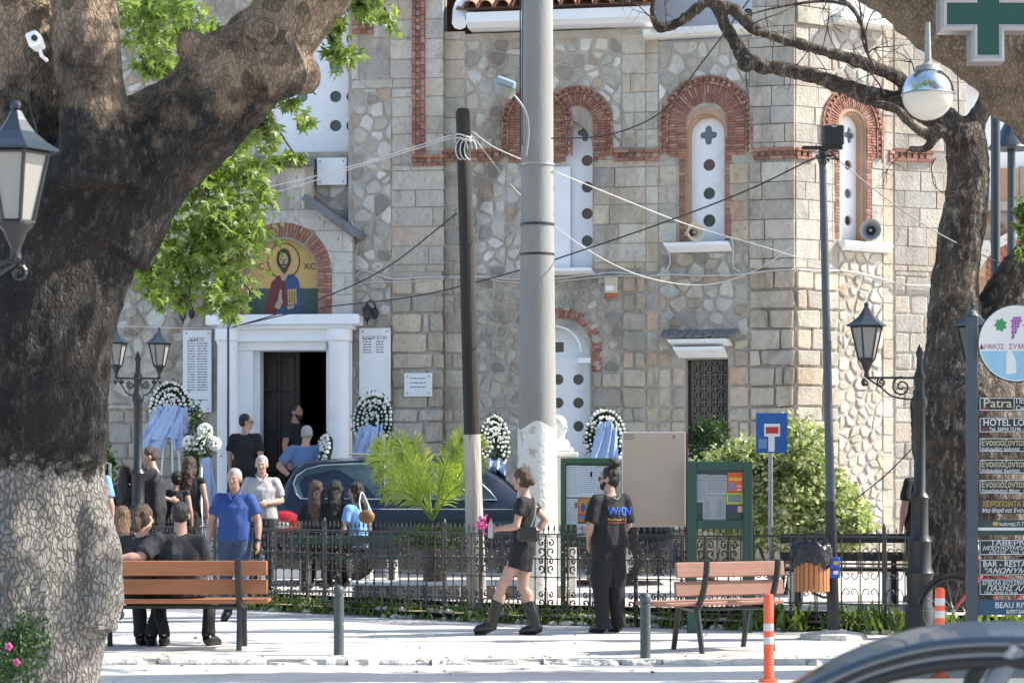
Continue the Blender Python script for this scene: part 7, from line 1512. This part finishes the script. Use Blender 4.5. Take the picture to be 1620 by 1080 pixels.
for i in range(23):
    x_ = x0_+(x1_-x0_)*i/22; f_ = i/22; zt = .52+.28*min(1, f_*4) if f_ < .25 else (.80 if f_ < .85 else .80-.15*(f_-.85)/.15); w_ = .80-.18*(abs(f_-.5)*2)**4
    rg_.append([Vector((x_, .63-w_*a, z)) for a, z in ((.95, .12), (1, .3), (1.02, zt-.15), (.96, zt), (.5, zt+.03), (-.5, zt+.03), (-.96, zt), (-1.02, zt-.15), (-1, .3), (-.95, .12))])
n = 10; m_.add([p for r_ in rg_ for p in r_], [(j*n+i, j*n+(i+1) % n, (j+1)*n+(i+1) % n, (j+1)*n+i) for j in range(22) for i in range(n)]+[tuple(range(n)), tuple(range(23*n-1, 22*n-1, -1))]); part('body', m_, M['fgcar'], fc, smooth='a', fix=True)
for x_ in (x0_+.75, x1_-.8):
    for y_ in (-.12, 1.38): m_ = MB(); m_.lathe([(.001, -.1), (.2, -.1), (.3, -.09), (.31, 0), (.3, .09), (.001, .1)], 24, Matrix.Translation((x_, y_, .31)) @ Matrix.Rotation(R(90), 4, 'X')); part('wheel', m_, M['rubber'], fc, smooth='a')
for x_ in (cx(1500, 1130).x, cx(1760, 1130).x):
    for y_ in (.3, .85): m_ = MB(); m_.bbox(x_-.1, x_+.08, y_-.2, y_+.2, .5, 1.02, .05); part('seat', m_, M['dark'], fc)
# ------------------------------------------------------------------ bicycle
Y_ = 22.1; bk = thing('bicycle', 'red bicycle leaning in the gap between the lamp post and the hotel signs', 'bicycle', (X(1590, Y_), Y_, 0)); RED = mat('red_bicycle_paint', (.42, .02, .03), .3, .06, 5, 0, coat=1)
for x_ in (-.50, .55):
    m_ = MB(); m_.tube([Vector((x_+.31*math.cos(t), 0, .33+.31*math.sin(t))) for t in [q*math.pi/16 for q in range(33)]], .017, 6, False); whl = part('wheel', m_, M['rubber'], bk, smooth=True); m_ = MB()
    for q in range(14): a = math.pi*2*q/14; m_.tube([(x_, 0, .33), (x_+.3*math.cos(a), 0, .33+.3*math.sin(a))], .0015, 3)
    m_.lathe([(.02, -.03), (.02, .03)], 8, Matrix.Translation((x_, 0, .33)) @ Matrix.Rotation(R(90), 4, 'X')); part('spokes', m_, M['galv'], whl)
    m_ = MB(); m_.tube([Vector((x_+.345*math.cos(t), 0, .33+.345*math.sin(t))) for t in [math.pi*.15+q*math.pi*.8/10 for q in range(11)]], .02, 5, True, (1, .4)); part('mudguard', m_, M['dark'], bk, smooth=True)
m_ = MB()
for a, b in (((-.28, .86), (-.20, .70)), ((-.2, .70), (-.02, .30)), ((-.2, .70), (.30, .56)), ((-.02, .30), (.27, .62)), ((-.02, .30), (.55, .33)), ((.27, .62), (.55, .33)), ((-.2, .70), (-.50, .33))): m_.tube([(a[0], 0, a[1]), (b[0], 0, b[1])], .018, 8)
part('frame', m_, RED, bk, smooth=True); m_ = MB(); m_.tube([(-.24, 0, .76), (-.27, 0, .98)], .012, 6); m_.tube(catmull([(-.12, -.26, .97), (-.24, -.20, 1.0), (-.27, 0, .98), (-.24, .20, 1.0), (-.12, .26, .97)], 4), .012, 6); part('handlebar', m_, M['galv'], bk, smooth=True); m_ = MB(); m_.ell((.25, 0, .84), (.13, .08, .03)); m_.tube([(.27, 0, .62), (.25, 0, .82)], .012, 6); part('saddle', m_, M['dark'], bk, smooth=True)
# ------------------------------------------------------------------ people
rng = random.Random(31)
V = Vector
BASE = dict(pel=(0, 0, .95), wst=(0, -.005, 1.10), chs=(0, .0, 1.28), nkb=(0, .015, 1.45), hc=(0, -.015, 1.61),
    sL=(.168, .01, 1.392), sR=(-.168, .01, 1.392), eL=(.235, .03, 1.13), eR=(-.235, .03, 1.13), wL=(.24, -.03, .89), wR=(-.24, -.03, .89),
    hL=(.085, 0, .92), hR=(-.085, 0, .92), kL=(.10, -.02, .50), kR=(-.10, -.02, .50), aL=(.105, .02, .09), aR=(-.105, .02, .09), tL=(.12, -.13, .03), tR=(-.12, -.13, .03))
SEAT = dict(pel=(0, 0, .55), wst=(0, .0, .70), chs=(0, -.02, .88), nkb=(0, -.02, 1.05), hc=(0, -.05, 1.22), sL=(.168, -.01, .995), sR=(-.168, -.01, .995), eL=(.22, -.02, .74), eR=(-.22, -.02, .74), wL=(.12, -.22, .62), wR=(-.12, -.22, .62),
    hL=(.085, -.02, .53), hR=(-.085, -.02, .53), kL=(.12, -.43, .52), kR=(-.12, -.43, .52), aL=(.13, -.36, .09), aR=(-.13, -.36, .09), tL=(.14, -.51, .03), tR=(-.14, -.51, .03))
def etube(mb, pts, rx, ry, xax, n=16):
    pts = [V(p) for p in pts]; m = len(pts); vs_ = []; xax = V(xax).normalized()
    for i, p in enumerate(pts):
        t = (pts[min(i+1, m-1)]-pts[max(i-1, 0)]).normalized(); u = (xax-t*xax.dot(t)).normalized(); w_ = t.cross(u)
        for q in range(n): a = 2*math.pi*q/n; vs_.append(p+u*math.cos(a)*rx[i]+w_*math.sin(a)*ry[i])
    fs = [(i*n+q, i*n+(q+1) % n, (i+1)*n+(q+1) % n, (i+1)*n+q) for i in range(m-1) for q in range(n)]; fs += [tuple(range(n-1, -1, -1)), tuple((m-1)*n+q for q in range(n))]; mb.add(vs_, fs)
def limb(mb, a, b, ra, rb, n=12):
    a, b = V(a), V(b); mb.tube([a, a.lerp(b, .35), a.lerp(b, .7), b], [ra, (ra*1.04+rb*.05), (ra*.35+rb*.65), rb], n); mb.ell(a, ra*.98, 10, 7); mb.ell(b, rb*.98, 10, 7)
def hand(mb, e, w_, side, curl=.5, tw=None):
    e, w_ = V(e), V(w_); d = (w_-e).normalized(); ref = V(tw) if tw else V((side*-1.0, 0, 0)); n_ = (ref-d*ref.dot(d))
    if n_.length < .05: n_ = V((0, -1, 0))-d*V((0, -1, 0)).dot(d)
    n_.normalize(); s_ = d.cross(n_)*side          # n_: palm normal, s_: towards thumb or little finger
    Mx = Matrix((s_, n_, d)).transposed().to_4x4(); mb.ell(w_+d*.045, (.040, .017, .055), 12, 8, Mx); 
    for i, (o_, l_) in enumerate(((-.028, .070), (-.010, .080), (.009, .076), (.027, .058))):
        p0 = w_+d*.070+s_*o_; p1 = p0+(d*math.cos(curl*.5)+n_*math.sin(curl*.5))*l_*.5; p2 = p1+(d*math.cos(curl*1.3)+n_*math.sin(curl*1.3))*l_*.32; p3 = p2+(d*math.cos(curl*2)+n_*math.sin(curl*2))*l_*.25
        mb.tube([p0-d*.03, p0, p1, p2, p3], [.0105, .0105, .0098, .009, .007], 7)
    p0 = w_+d*.025-s_*.030; p1 = p0-s_*.022+d*.028+n_*.012; p2 = p1+d*.030+n_*.012; mb.tube([w_+d*.01, p0, p1, p2], [.013, .013, .0115, .009], 7)
def hd(y, pitch=0, roll=0): return Matrix.Rotation(R(y), 4, 'Z') @ Matrix.Rotation(R(pitch), 4, 'X') @ Matrix.Rotation(R(roll), 4, 'Y')
def fold(s_=1.0): return lambda co, n_: n_*(noise.noise(Vector((co.x*9, co.y*9, co.z*4.5)))*.010+noise.noise(Vector((co.x*22, co.y*22, co.z*9)))*.004)*s_
def person(label, px_, Y, z, rz, h=1.75, base=BASE, pose=None, skin='skin', top=('tee', 'black'), bottom=('pants', 'black'), hair=('short', 'hair_dk'), head=(0, 0, 0), shoes='shoe', build=1.0, curl=(.5, .5), beard=None, tw=(None, None), sleeve=.62, loose=1.0, sunglass=False, glow=None, x_=None):
    J = {k_: V(v_) for k_, v_ in base.items()}; J.update({k_: V(v_) for k_, v_ in (pose or {}).items()}); s = h/1.75
    t = thing('person', label, 'person', (X(px_, Y) if x_ is None else x_, Y, z), R(rz), None, s); xs_ = (J['sL']-J['sR']).normalized(); hx = (J['hL']-J['hR']).normalized(); mb = MB(); b = build; W0 = Matrix.Identity(4)
    etube(mb, [J['pel']-V((0, 0, .06)), J['pel'], J['wst'], J['chs'], J['nkb']-V((0, 0, .06)), J['nkb']+V((0, 0, .01))], [.14*b, .165*b, .14*b, .165*b, .15, .06], [.09*b, .115*b, .10*b, .115*b, .085, .055], (xs_+hx)/2)
    mb.tube([J['nkb']-V((0, 0, .05)), J['nkb'].lerp(J['hc'], .6), J['hc']-V((0, 0, .04))], [.066, .056, .054], 12)
    limb(mb, J['nkb']-V((0, 0, .05)), J['sL'], .050, .052); limb(mb, J['nkb']-V((0, 0, .05)), J['sR'], .050, .052)
    for q in 'LR':
        limb(mb, J['s'+q], J['e'+q], .052*b, .041*b); limb(mb, J['e'+q], J['w'+q], .042*b, .027); limb(mb, J['h'+q], J['k'+q], .088*b, .056); limb(mb, J['k'+q], J['a'+q], .055, .037)
        mb.ell(J['k'+q].lerp(J['a'+q], .28)+V((0, .015, 0)), (.052, .055, .10), 10, 7); a = J['a'+q]; to = J['t'+q]; mb.tube([a+V((0, .03, -.03)), a.lerp(to, .5)+V((0, 0, -.01)), to], [.030, .030, .020], 10)
        hand(mb, J['e'+q], J['w'+q], 1 if q == 'L' else -1, curl[0 if q == 'L' else 1], tw[0 if q == 'L' else 1])
    Hm = Matrix.Translation(J['hc']) @ hd(*head); HR = hd(*head)
    def he(c, r_, n=14, m=9): mb.ell(Hm @ V(c), r_, n, m, HR)
    he((0, .01, .03), (.075, .092, .096)); he((0, -.025, -.045), (.054, .060, .062)); he((0, -.058, -.078), (.028, .028, .024)); he((0, -.078, .028), (.050, .016, .012)); he((0, -.098, -.012), (.0125, .017, .024)); he((0, -.092, .010), (.009, .010, .022)); he((.036, -.068, -.018), (.022, .016, .020)); he((-.036, -.068, -.018), (.022, .016, .020)); he((0, -.078, -.046), (.024, .012, .012))
    for sx in (-1, 1): he((sx*.079, .012, -.008), (.010, .020, .031))
    remesh('body', mb, M[skin], .0105, t, False, 2)
    for sx in (-1, 1):
        m_ = MB(); m_.ell(Hm @ V((sx*.029, -.0805, .006)), (.0105, .005, .0055), 8, 6, HR); ey = part('eye', m_, M['eyewhite'], t, smooth=True); m_ = MB(); m_.ell(Hm @ V((sx*.029, -.0855, .006)), (.0048, .002, .005), 8, 5, HR); part('iris', m_, M['eye'], ey, smooth=True)
    m_ = MB(); m_.ell(Hm @ V((0, -.090, -.046)), (.020, .005, .0055), 10, 6, HR); part('lips', m_, M['lip'], t, smooth=True)
    m_ = MB(); 
    for sx in (-1, 1): m_.ell(Hm @ V((sx*.030, -.091, .028)), (.017, .004, .0035), 8, 5, HR)
    hm = M[hair[1]]; part('eyebrows', m_, hm if hair[1] != 'hair_gr' else M['hair_gr'], t, smooth=True)
    if sunglass:
        m_ = MB()
        for sx in (-1, 1): m_.ell(Hm @ V((sx*.032, -.092, .006)), (.024, .006, .017), 10, 6, HR); m_.tube([Hm @ V((sx*.055, -.085, .008)), Hm @ V((sx*.082, .0, .008))], .003, 4)
        part('sunglasses', m_, M['dark'], t, smooth=True)
    # hair
    st = hair[0]; m_ = MB()
    def hh(c, r_): m_.ell(Hm @ V(c), r_, 16, 10, HR)
    if st == 'bald': hh((0, .030, .002), (.081, .078, .045)); hh((0, .045, .02), (.070, .062, .06))
    elif st == 'short': hh((0, .022, .045), (.082, .090, .088)); hh((0, .045, .0), (.076, .062, .066))
    elif st == 'thin': hh((0, .020, .043), (.083, .093, .092)); hh((0, .045, .0), (.080, .062, .066))
    else:
        hh((0, .022, .043), (.087, .095, .092)); hh((0, .045, -.01), (.083, .070, .085))
        if st == 'topbun': hh((0, .07, .160), (.056, .054, .050)); hh((.03, .05, .195), (.028, .028, .024)); hh((-.035, .09, .155), (.034, .034, .034)); hh((-.02, .06, .20), (.024, .024, .022)); hh((.04, .09, .16), (.03, .03, .03))
        if st == 'lowbun': hh((0, .125, -.035), (.042, .035, .045)); hh((0, .10, -.01), (.05, .04, .05))
        if st == 'updo': hh((0, .10, .05), (.055, .045, .055)); hh((0, .11, -.01), (.045, .03, .05))
        if st == 'pony': hh((0, .105, .02), (.03, .03, .03)); hh((0, .115, -.06), (.034, .026, .09))
        if st in ('long', 'mid'):
            L = .36 if st == 'long' else .17; tp = [Hm @ V((0, .055, .0)), Hm @ V((0, .078, -.10)), J['hc']+HR @ V((0, .095, -.16)), J['hc']+HR @ V((0, .12, -.10-L))]
            etube(m_, tp, [.082, .088, .095, .055], [.055, .05, .042, .02], HR @ V((1, 0, 0)))
            for sx in (-1, 1): m_.tube([Hm @ V((sx*.075, .01, .03)), Hm @ V((sx*.083, .01, -.05)), Hm @ V((sx*.082, .025, -.14))], [.022, .024, .02], 8)
    rough = 1.0 if st not in ('short', 'thin', 'bald') else .35
    remesh('hair', m_, hm, .011, t, False, 1, lambda co, n_: n_*(noise.noise(Vector((co.x*45, co.y*45, co.z*10)))*.010+noise.noise(co*24)*.006)*rough)
    if st in ('topbun', 'lowbun', 'updo', 'long', 'mid', 'pony'):
        m_ = MB()
        for q in range(46):
            v_ = rv().normalized(); 
            if v_.y < -.1: v_.y *= -1
            c = Hm @ V((v_.x*.088, .02+v_.y*.092, .045+v_.z*.088)) if rng.random() < .5 or st != 'topbun' else Hm @ V((v_.x*.05, .065+v_.y*.05, .15+v_.z*.045)); d = HR @ (v_+rv(.5)); m_.tube([c, c+d*.02+rv(.006), c+d*.045+V((0, 0, -.012))], [.0016, .0013, .0006], 3)
        part('loose_strands', m_, hm, t, kind='stuff')
    if beard: m_ = MB(); m_.ell(Hm @ V((0, -.058, -.075)), (.050, .040, .042), 12, 8, HR); m_.ell(Hm @ V((0, -.03, -.05)), (.066, .05, .04), 12, 8, HR); remesh('beard', m_, M[beard], .01, t, False, 1, lambda co, n_: n_*noise.noise(co*50)*.006)
    # clothes
    k = loose; m_ = MB(); hem = J['pel']-V((0, 0, .04)) if top[0] != 'tucked' else J['pel']+V((0, 0, .04))
    etube(m_, [hem, J['pel']+V((0, 0, .07)), J['wst']+V((0, 0, .02)), J['chs'], J['nkb']-V((0, 0, .085)), J['nkb']-V((0, 0, .035)), J['nkb']+V((0, 0, -.005))], [.185*b*k, .18*b*k, .165*b*k, .185*b, .175, .13, .070], [.135*b*k, .13*b*k, .125*b*k, .135*b, .105, .085, .066], (xs_+hx)/2, 20)
    for q in 'LR':
        s0, e0, w0 = J['s'+q], J['e'+q], J['w'+q]; m_.ell(s0, .064*b, 12, 8); m_.tube([J['nkb']-V((0, 0, .052)), s0], [.071, .063], 12)
        if top[0] == 'sleeveless': continue
        if top[0] == 'long': m_.tube([s0, e0, e0.lerp(w0, .9)], [.063*b, .054*b, .040], 12)
        else: m_.tube([s0, s0.lerp(e0, sleeve*.6), s0.lerp(e0, sleeve)], [.064*b*k, .065*b*k, .067*b*k], 14)
    if bottom[0] == 'dress' or bottom[0] == 'skirt':
        hz = bottom[2] if len(bottom) > 2 else .72; mid = (J['kL']+J['kR'])/2; c0 = J['pel']; c1 = V((c0.x, c0.y*.5+mid.y*.5, hz)) if base is BASE else mid
        etube(m_, [c0+V((0, 0, .08)), c0, c0.lerp(c1, .5), c1], [.165*b, .19*b, .20*b, .20*b], [.12*b, .145*b, .155*b, .165*b], hx, 20)
    ts = remesh('dress' if bottom[0] == 'dress' else 'shirt', m_, M[top[1]], .0135, t, False, 2, fold(1.5 if k <= 1.05 else 2.0))
    if bottom[0] in ('pants', 'wide', 'jeans'):
        m_ = MB(); wd = 1.0 if bottom[0] != 'wide' else 1.35
        etube(m_, [J['pel']+V((0, 0, .07)), J['pel'], J['pel']-V((0, 0, .07))] if base is BASE else [J['pel']+V((0, 0, .08)), J['pel'], J['pel']-V((0, .02, .05))], [.16*b, .187*b, .18*b], [.125*b, .142*b, .13*b], hx)
        for q in 'LR':
            h_, k_, a_ = J['h'+q], J['k'+q], J['a'+q]; m_.ell(h_, .108*b, 12, 8); m_.tube([h_, h_.lerp(k_, .35), h_.lerp(k_, .7), k_], [.110*b, .107*b, .092*b*wd**.5, .076*wd], 14); m_.ell(k_, .076*wd, 12, 8); m_.tube([k_, k_.lerp(a_, .5), a_+V((0, 0, -.035 if wd > 1 else .0))], [.069*wd, .062*wd, .058*wd], 14)
        remesh('trousers', m_, M[bottom[1]], .0135, t, False, 2, fold(1.5))
    for q in 'LR':
        a, to = J['a'+q], J['t'+q]; m_ = MB(); d = (to-a); dn_ = V((d.x, d.y, d.z)).normalized()
        m_.tube([a+V((0, 0, -.02))-dn_*.045, a+V((0, 0, -.03)), a.lerp(to, .6)+V((0, 0, -.008)), to, to+dn_*.05], [.042, .054, .052, .047, .026], 12)
        if glow == 'boots': kk_ = a.lerp(J['k'+q], .62); m_.tube([a+V((0, 0, -.03)), a+(kk_-a)*.5, kk_], [.052, .062, .070], 12)
        o = remesh('boot' if glow == 'boots' else 'shoe', m_, M[shoes], .012, t, False, 2, fold(.8 if glow == 'boots' else .2))
        m_ = MB(); m_.tube([a+V((0, 0, -.055))-dn_*.05, a.lerp(to, .6)+V((0, 0, -.045)), to+dn_*.05+V((0, 0, -.012))], [.03, .042, .026], 10, True, (1, .35) if abs(dn_.z) < .9 else None); part('sole', m_, M['rubber'], o)
    WMt = WM[t.name]; return t, J, Hm, WMt
# walking woman with boots
t, J, Hm, Wm = person('young woman in a short black dress and boots walking left with pink flowers', 829, 23.35, .0, -104, 1.72, pose=dict(hL=(.08, 0, .92), kL=(.08, -.22, .51), aL=(.07, -.33, .13), tL=(.08, -.47, .06), kR=(-.09, -.03, .50), aR=(-.09, .12, .10), tR=(-.10, -.03, .035),
    eL=(.25, -.02, 1.14), wL=(.20, -.24, 1.11), eR=(-.27, .17, 1.20), wR=(-.20, .05, 1.02), hc=(0, -.03, 1.62)), top=('tee', 'black'), bottom=('dress', 'black', .70), hair=('lowbun', 'hair_br'), head=(-14, 6, 0), shoes='shoe', build=.90, glow='boots', sleeve=.55, curl=(1.1, .5))
w_ = Wm @ (J['wL']+V((0, -.08, .01)))
fb = thing('flower_bunch', 'small bunch of pink flowers held in the walking woman\'s hand', 'flowers', w_+V((-.06, 0, .0))); m_ = MB()
for q in range(60): v_ = rv(); m_.ell(V((-.01, 0, .05))+V((v_.x*.028, v_.y*.02, v_.z*.034)), .014, 5, 4)
part('blossoms', m_, M['pink'], fb, kind='stuff'); m_ = MB(); m_.tube([(.03, 0, -.05), (0, 0, .04)], .006, 5); part('stem', m_, M['leafdk'], fb)
wb = thing('water_bottle', 'small clear plastic bottle with a red cap in the walking woman\'s hand', 'bottle', w_+V((.012, -.02, -.10))); m_ = MB(); m_.lathe([(.026, 0), (.03, .02), (.027, .07), (.03, .11), (.028, .14), (.012, .17), (.012, .18)], 12); part('bottle_body', m_, glassmat('bottle_plastic', (.6, .65, .68), .55, .1), wb, smooth='a'); m_ = MB(); m_.lathe([(.014, .175), (.014, .20)], 10); part('cap', m_, M['signred'], wb)
bgp = Wm @ V((.03, .16, .98)); hb = thing('shoulder_bag', 'black bag with a thin strap at the walking woman\'s back', 'bag', Wm @ V((.17, .10, .98))); m_ = MB(); m_.bbox(-.13, .10, -.05, .05, 0, .15, .03); part('pouch', m_, M['shoe'], hb); m_ = MB(); iv = WM[hb.name].inverted(); m_.tube(catmull([iv @ (Wm @ V(p)) for p in ((.17, .10, 1.11), (.13, .145, 1.25), (.03, .13, 1.40), (-.08, .07, 1.47))], 5), .008, 5); part('strap', m_, M['galv'], hb)
# man with top bun
t, J, Hm, Wm = person('bearded man with a top bun in loose black clothes, blue lettering on his back', 964, 23.75, .0, -146, 1.74, pose=dict(wL=(.15, -.16, .92), wR=(-.12, -.18, .92), eL=(.25, .0, 1.13), eR=(-.25, .0, 1.13)), top=('tee', 'black'), bottom=('wide', 'black'), hair=('topbun', 'hair_dk'), head=(38, 3, 0), beard='hair_dk', sleeve=.92, loose=1.12, build=1.06, sunglass=True)
tb = [c for c in t.children if c.name.startswith('shirt')][0]
def backprint(body, size, x_, z_, mt, sh=0.0, xs=1.0):
    cu = bpy.data.curves.new('t', 'FONT'); cu.body = body; cu.size = size; cu.extrude = .002; cu.resolution_u = 2; cu.shear = sh; o = bpy.data.objects.new('t', cu); COL.objects.link(o); dg = bpy.context.evaluated_depsgraph_get(); me = bpy.data.meshes.new_from_object(o.evaluated_get(dg)); COL.objects.unlink(o); bpy.data.objects.remove(o)
    for v_ in me.vertices:
        # viewed from behind, text runs towards local -X
        X_ = x_-v_.co.x*xs; Z_ = z_+v_.co.y; hit = tb.ray_cast(V((X_, .6, Z_)), V((0, -1, 0))); y_ = hit[1].y if hit[0] else .14; v_.co = V((X_, y_+.006+v_.co.z, Z_))
    me.materials.clear(); me.materials.append(mt); ob = bpy.data.objects.new('lettering', me); link(ob, tb)
bpy.context.view_layer.update()
backprint("W/QN", .125, .115, 1.235, mat('blue_print', (.03, .12, .65), .7, .1, 20, 0), .15, .9); backprint("The Game 94 11", .040, .115, 1.175, mat('yellow_print_cloth', (.55, .38, .10), .7, .1, 20, 0), .1, .95)
m_ = MB(); m_.tube([V((.10-.05*i, .6, 1.155)) for i in range(6)], .004, 4)
for v_ in m_.v: hit = tb.ray_cast(V((v_.x, .6, v_.z)), V((0, -1, 0))); v_.y = (hit[1].y if hit[0] else .14)+.005
part('print_line', m_, mat('red_print_cloth', (.45, .08, .05), .7, .1, 20, 0), tb)
m_ = MB(); m_.tube(catmull([V((.07, -.02, 1.49)), V((.06, .10, 1.45)), V((0, .135, 1.40)), V((-.06, .10, 1.45)), V((-.07, -.02, 1.49))], 5), .005, 5); part('neck_chain', m_, M['galv'], t)
# man in royal blue polo
t, J, Hm, Wm = person('grey-haired man in a royal blue polo shirt and jeans walking towards the camera', 371, 25.6, .0, -6, 1.73, pose=dict(kL=(.10, -.10, .50), aL=(.10, -.02, .12), tL=(.12, -.16, .03), kR=(-.10, .0, .50), aR=(-.10, .10, .12), tR=(-.11, -.04, .03), wL=(.29, -.06, .90), wR=(-.30, -.05, .90), eL=(.265, .03, 1.14), eR=(-.265, .03, 1.14)), skin='skin2', top=('tee', 'blue'), bottom=('jeans', 'navy'), hair=('thin', 'hair_gr'), head=(-6, 2, 0), build=1.07, sleeve=.72, loose=1.05)
m_ = MB(); m_.tube(catmull([V((-.075, -.02, 1.49)), V((-.05, -.085, 1.44)), V((0, -.115, 1.37)), V((.05, -.085, 1.44)), V((.075, -.02, 1.49)), V((0, .07, 1.50)), V((-.075, -.02, 1.49))], 5), .014, 6); part('collar', m_, M['blue'], t, smooth=True)
m_ = MB(); d = (J['wL']-J['eL']).normalized(); m_.tube([J['wL']-d*.03, J['wL']-d*.005], .034, 12); part('watch', m_, M['dark'], t)
# man in pale grey shirt
t, J, Hm, Wm = person('white-haired man in a pale grey short-sleeved shirt behind the fence', 414, 28.7, .2, 4, 1.70, pose=dict(eL=(.25, .02, 1.15), wL=(.08, -.18, 1.12), eR=(-.25, .02, 1.15), wR=(-.16, -.16, .98)), top=('tee', 'greyshirt'), bottom=('pants', 'black2'), hair=('thin', 'hair_gr'), head=(-4, 3, 0), build=1.06, sleeve=.8, loose=1.05)
m_ = MB(); m_.tube(catmull([V((-.07, -.02, 1.49)), V((-.04, -.09, 1.43)), V((0, -.11, 1.40)), V((.04, -.09, 1.43)), V((.07, -.02, 1.49)), V((0, .07, 1.50)), V((-.07, -.02, 1.49))], 5), .013, 6); part('collar', m_, M['greyshirt'], t, smooth=True)
# hugging group
person('young man in a grey-black T-shirt leaning in to hug someone, left of the lamp post', 247, 30.1, .2, -84, 1.83, pose=dict(eR=(-.24, -.22, 1.30), wR=(-.18, -.46, 1.24), eL=(.25, -.24, 1.28), wL=(.16, -.46, 1.18), chs=(0, -.02, 1.28), nkb=(0, -.03, 1.45), hc=(0, -.09, 1.60), sL=(.17, -.03, 1.41), sR=(-.17, -.03, 1.41)), top=('tee', 'black2'), hair=('short', 'hair_br'), head=(0, 14, 0), sleeve=.8, curl=(.4, .4))
person('dark-haired woman in black hidden in the young man\'s embrace', 222, 30.25, .2, 92, 1.66, pose=dict(eR=(-.23, -.20, 1.24), wR=(-.16, -.43, 1.18), eL=(.24, -.22, 1.18), wL=(.14, -.48, 1.12), hc=(0, -.07, 1.60)), top=('tee', 'black'), hair=('mid', 'hair_dk'), head=(0, 8, 0), build=.9)
person('woman with long black hair in black standing left of the lamp post', 199, 29.7, .2, 150, 1.58, top=('long', 'black'), hair=('long', 'hair_dk'), head=(10, 4, 0), build=.92)
person('woman with long brown hair in a sleeveless black dress facing the white flowers', 300, 30.5, .2, 172, 1.70, top=('sleeveless', 'black'), bottom=('dress', 'black', .5), hair=('long', 'hair_br'), head=(-8, 5, 0), build=.9)
person('woman in a sleeveless black top with bare shoulders behind the embracing couple', 279, 30.4, .2, 170, 1.50, top=('sleeveless', 'black2'), bottom=('skirt', 'black', .5), hair=('updo', 'hair_dk'), head=(20, 10, 0), build=.95)
person('person in a light blue shirt half hidden behind the left plane trunk', 150, 28.2, .2, 160, 1.72, top=('tee', 'sky'), bottom=('jeans', 'navy'), hair=('short', 'hair_br'), build=1.1, sleeve=.8, pose=dict(wR=(-.27, .02, .95), wL=(.27, -.02, .95)))
person('woman with light brown hair seated beyond the orange bench near the trunk', 192, 25.0, .05, 175, 1.62, base=SEAT, top=('tee', 'black'), hair=('long', 'hair_lt'), head=(12, 4, 0), build=.9)
# at the church door
person('dark-haired man in a black T-shirt standing at the left door jamb', 389, 32.6, .79, 168, 1.74, top=('tee', 'black'), hair=('topbun', 'hair_dk') if False else ('short', 'hair_dk'), head=(-60, 0, 0), sunglass=True, build=1.05, sleeve=.75, loose=1.05)
person('grey-haired man in a steel blue T-shirt, hand on hip, at the church door', 483, 32.1, .63, 176, 1.72, pose=dict(eL=(.36, .10, 1.16), wL=(.20, .08, 1.00), eR=(-.24, -.04, 1.14), wR=(-.22, -.22, 1.05), hc=(-.02, -.04, 1.61)), top=('tee', 'steel'), bottom=('jeans', 'greytrim'), hair=('short', 'hair_gr'), head=(-10, 6, 0), build=1.15, sleeve=.8, loose=1.05)
person('bearded man in black in the shade of the church doorway', 468, 33.85, .95, 60, 1.76, top=('tee', 'black'), hair=('short', 'hair_dk'), beard='hair_dk', build=1.05, skin='skin2')
# seated women behind the fence
Yb = 28.12
person('seated woman with long wavy brown hair in black, left on the green bench', 500, Yb, .26, 176, 1.70, base=SEAT, top=('tee', 'black'), hair=('long', 'hair_br'), head=(-6, 3, 0), build=.88)
person('seated woman with long black hair in black, middle of the green bench', 531, Yb, .26, 184, 1.70, base=SEAT, top=('long', 'black'), hair=('long', 'hair_dk'), head=(6, 3, 0), build=.92)
t, J, Hm, Wm = person('seated dark-haired woman in a light blue top, right on the green bench', 566, Yb, .26, 224, 1.68, base=SEAT, top=('tee', 'sky'), bottom=('pants', 'black2'), hair=('mid', 'hair_dk'), head=(36, 6, 0), build=.86)
hb = thing('shoulder_bag', 'tan brown leather handbag hanging from the shoulder of the woman in light blue', 'bag', P(580, 826, 27.8)); m_ = MB(); m_.ell((0, 0, .07), (.10, .05, .085), 16, 10); part('pouch', m_, M['brownleather'], hb, smooth=True); m_ = MB(); m_.tube(catmull([(-.07, 0, .12), (-.09, .02, .26), (-.06, .06, .37), (.0, .05, .26), (.06, .0, .12)], 5), .009, 5); part('strap', m_, M['signwhite'], hb)
# couple on the orange bench, seen from behind
S_ = BY+.37
t, J, Hm, Wm = person('dark-haired man in black on the orange bench, arm round the woman', 285, S_, -.06, 184, 1.88, base=SEAT, pose=dict(eL=(.34, .15, .86), wL=(.57, .21, .845), sL=(.185, .03, 1.02), aL=(.15, -.12, .14), tL=(.16, -.24, .07), kL=(.24, -.38, .52), aR=(-.24, -.16, .14), tR=(-.31, -.27, .08), kR=(-.24, -.38, .52)), top=('tee', 'black2'), hair=('short', 'hair_dk'), head=(0, 5, 0), build=1.18, sleeve=.86, loose=1.08, tw=((0, -1, 0), None), curl=(.25, .5))
person('woman in black with tied brown hair beside the man on the orange bench', 222, S_, -.06, 176, 1.86, base=SEAT, pose=dict(aL=(.05, -.22, .14), tL=(.05, -.34, .08), aR=(-.05, -.16, .14), tR=(-.05, -.28, .08), hc=(-.02, -.06, 1.21)), top=('tee', 'black2'), hair=('pony', 'hair_br'), head=(-22, 8, 6), build=.96, sleeve=.8)
person('person in black mostly hidden behind the right lamp post and trunk', 1457, 25.9, .2, 200, 1.70, top=('tee', 'black'), bottom=('pants', 'black2'), hair=('short', 'hair_dk'), build=1.05, sleeve=.8)
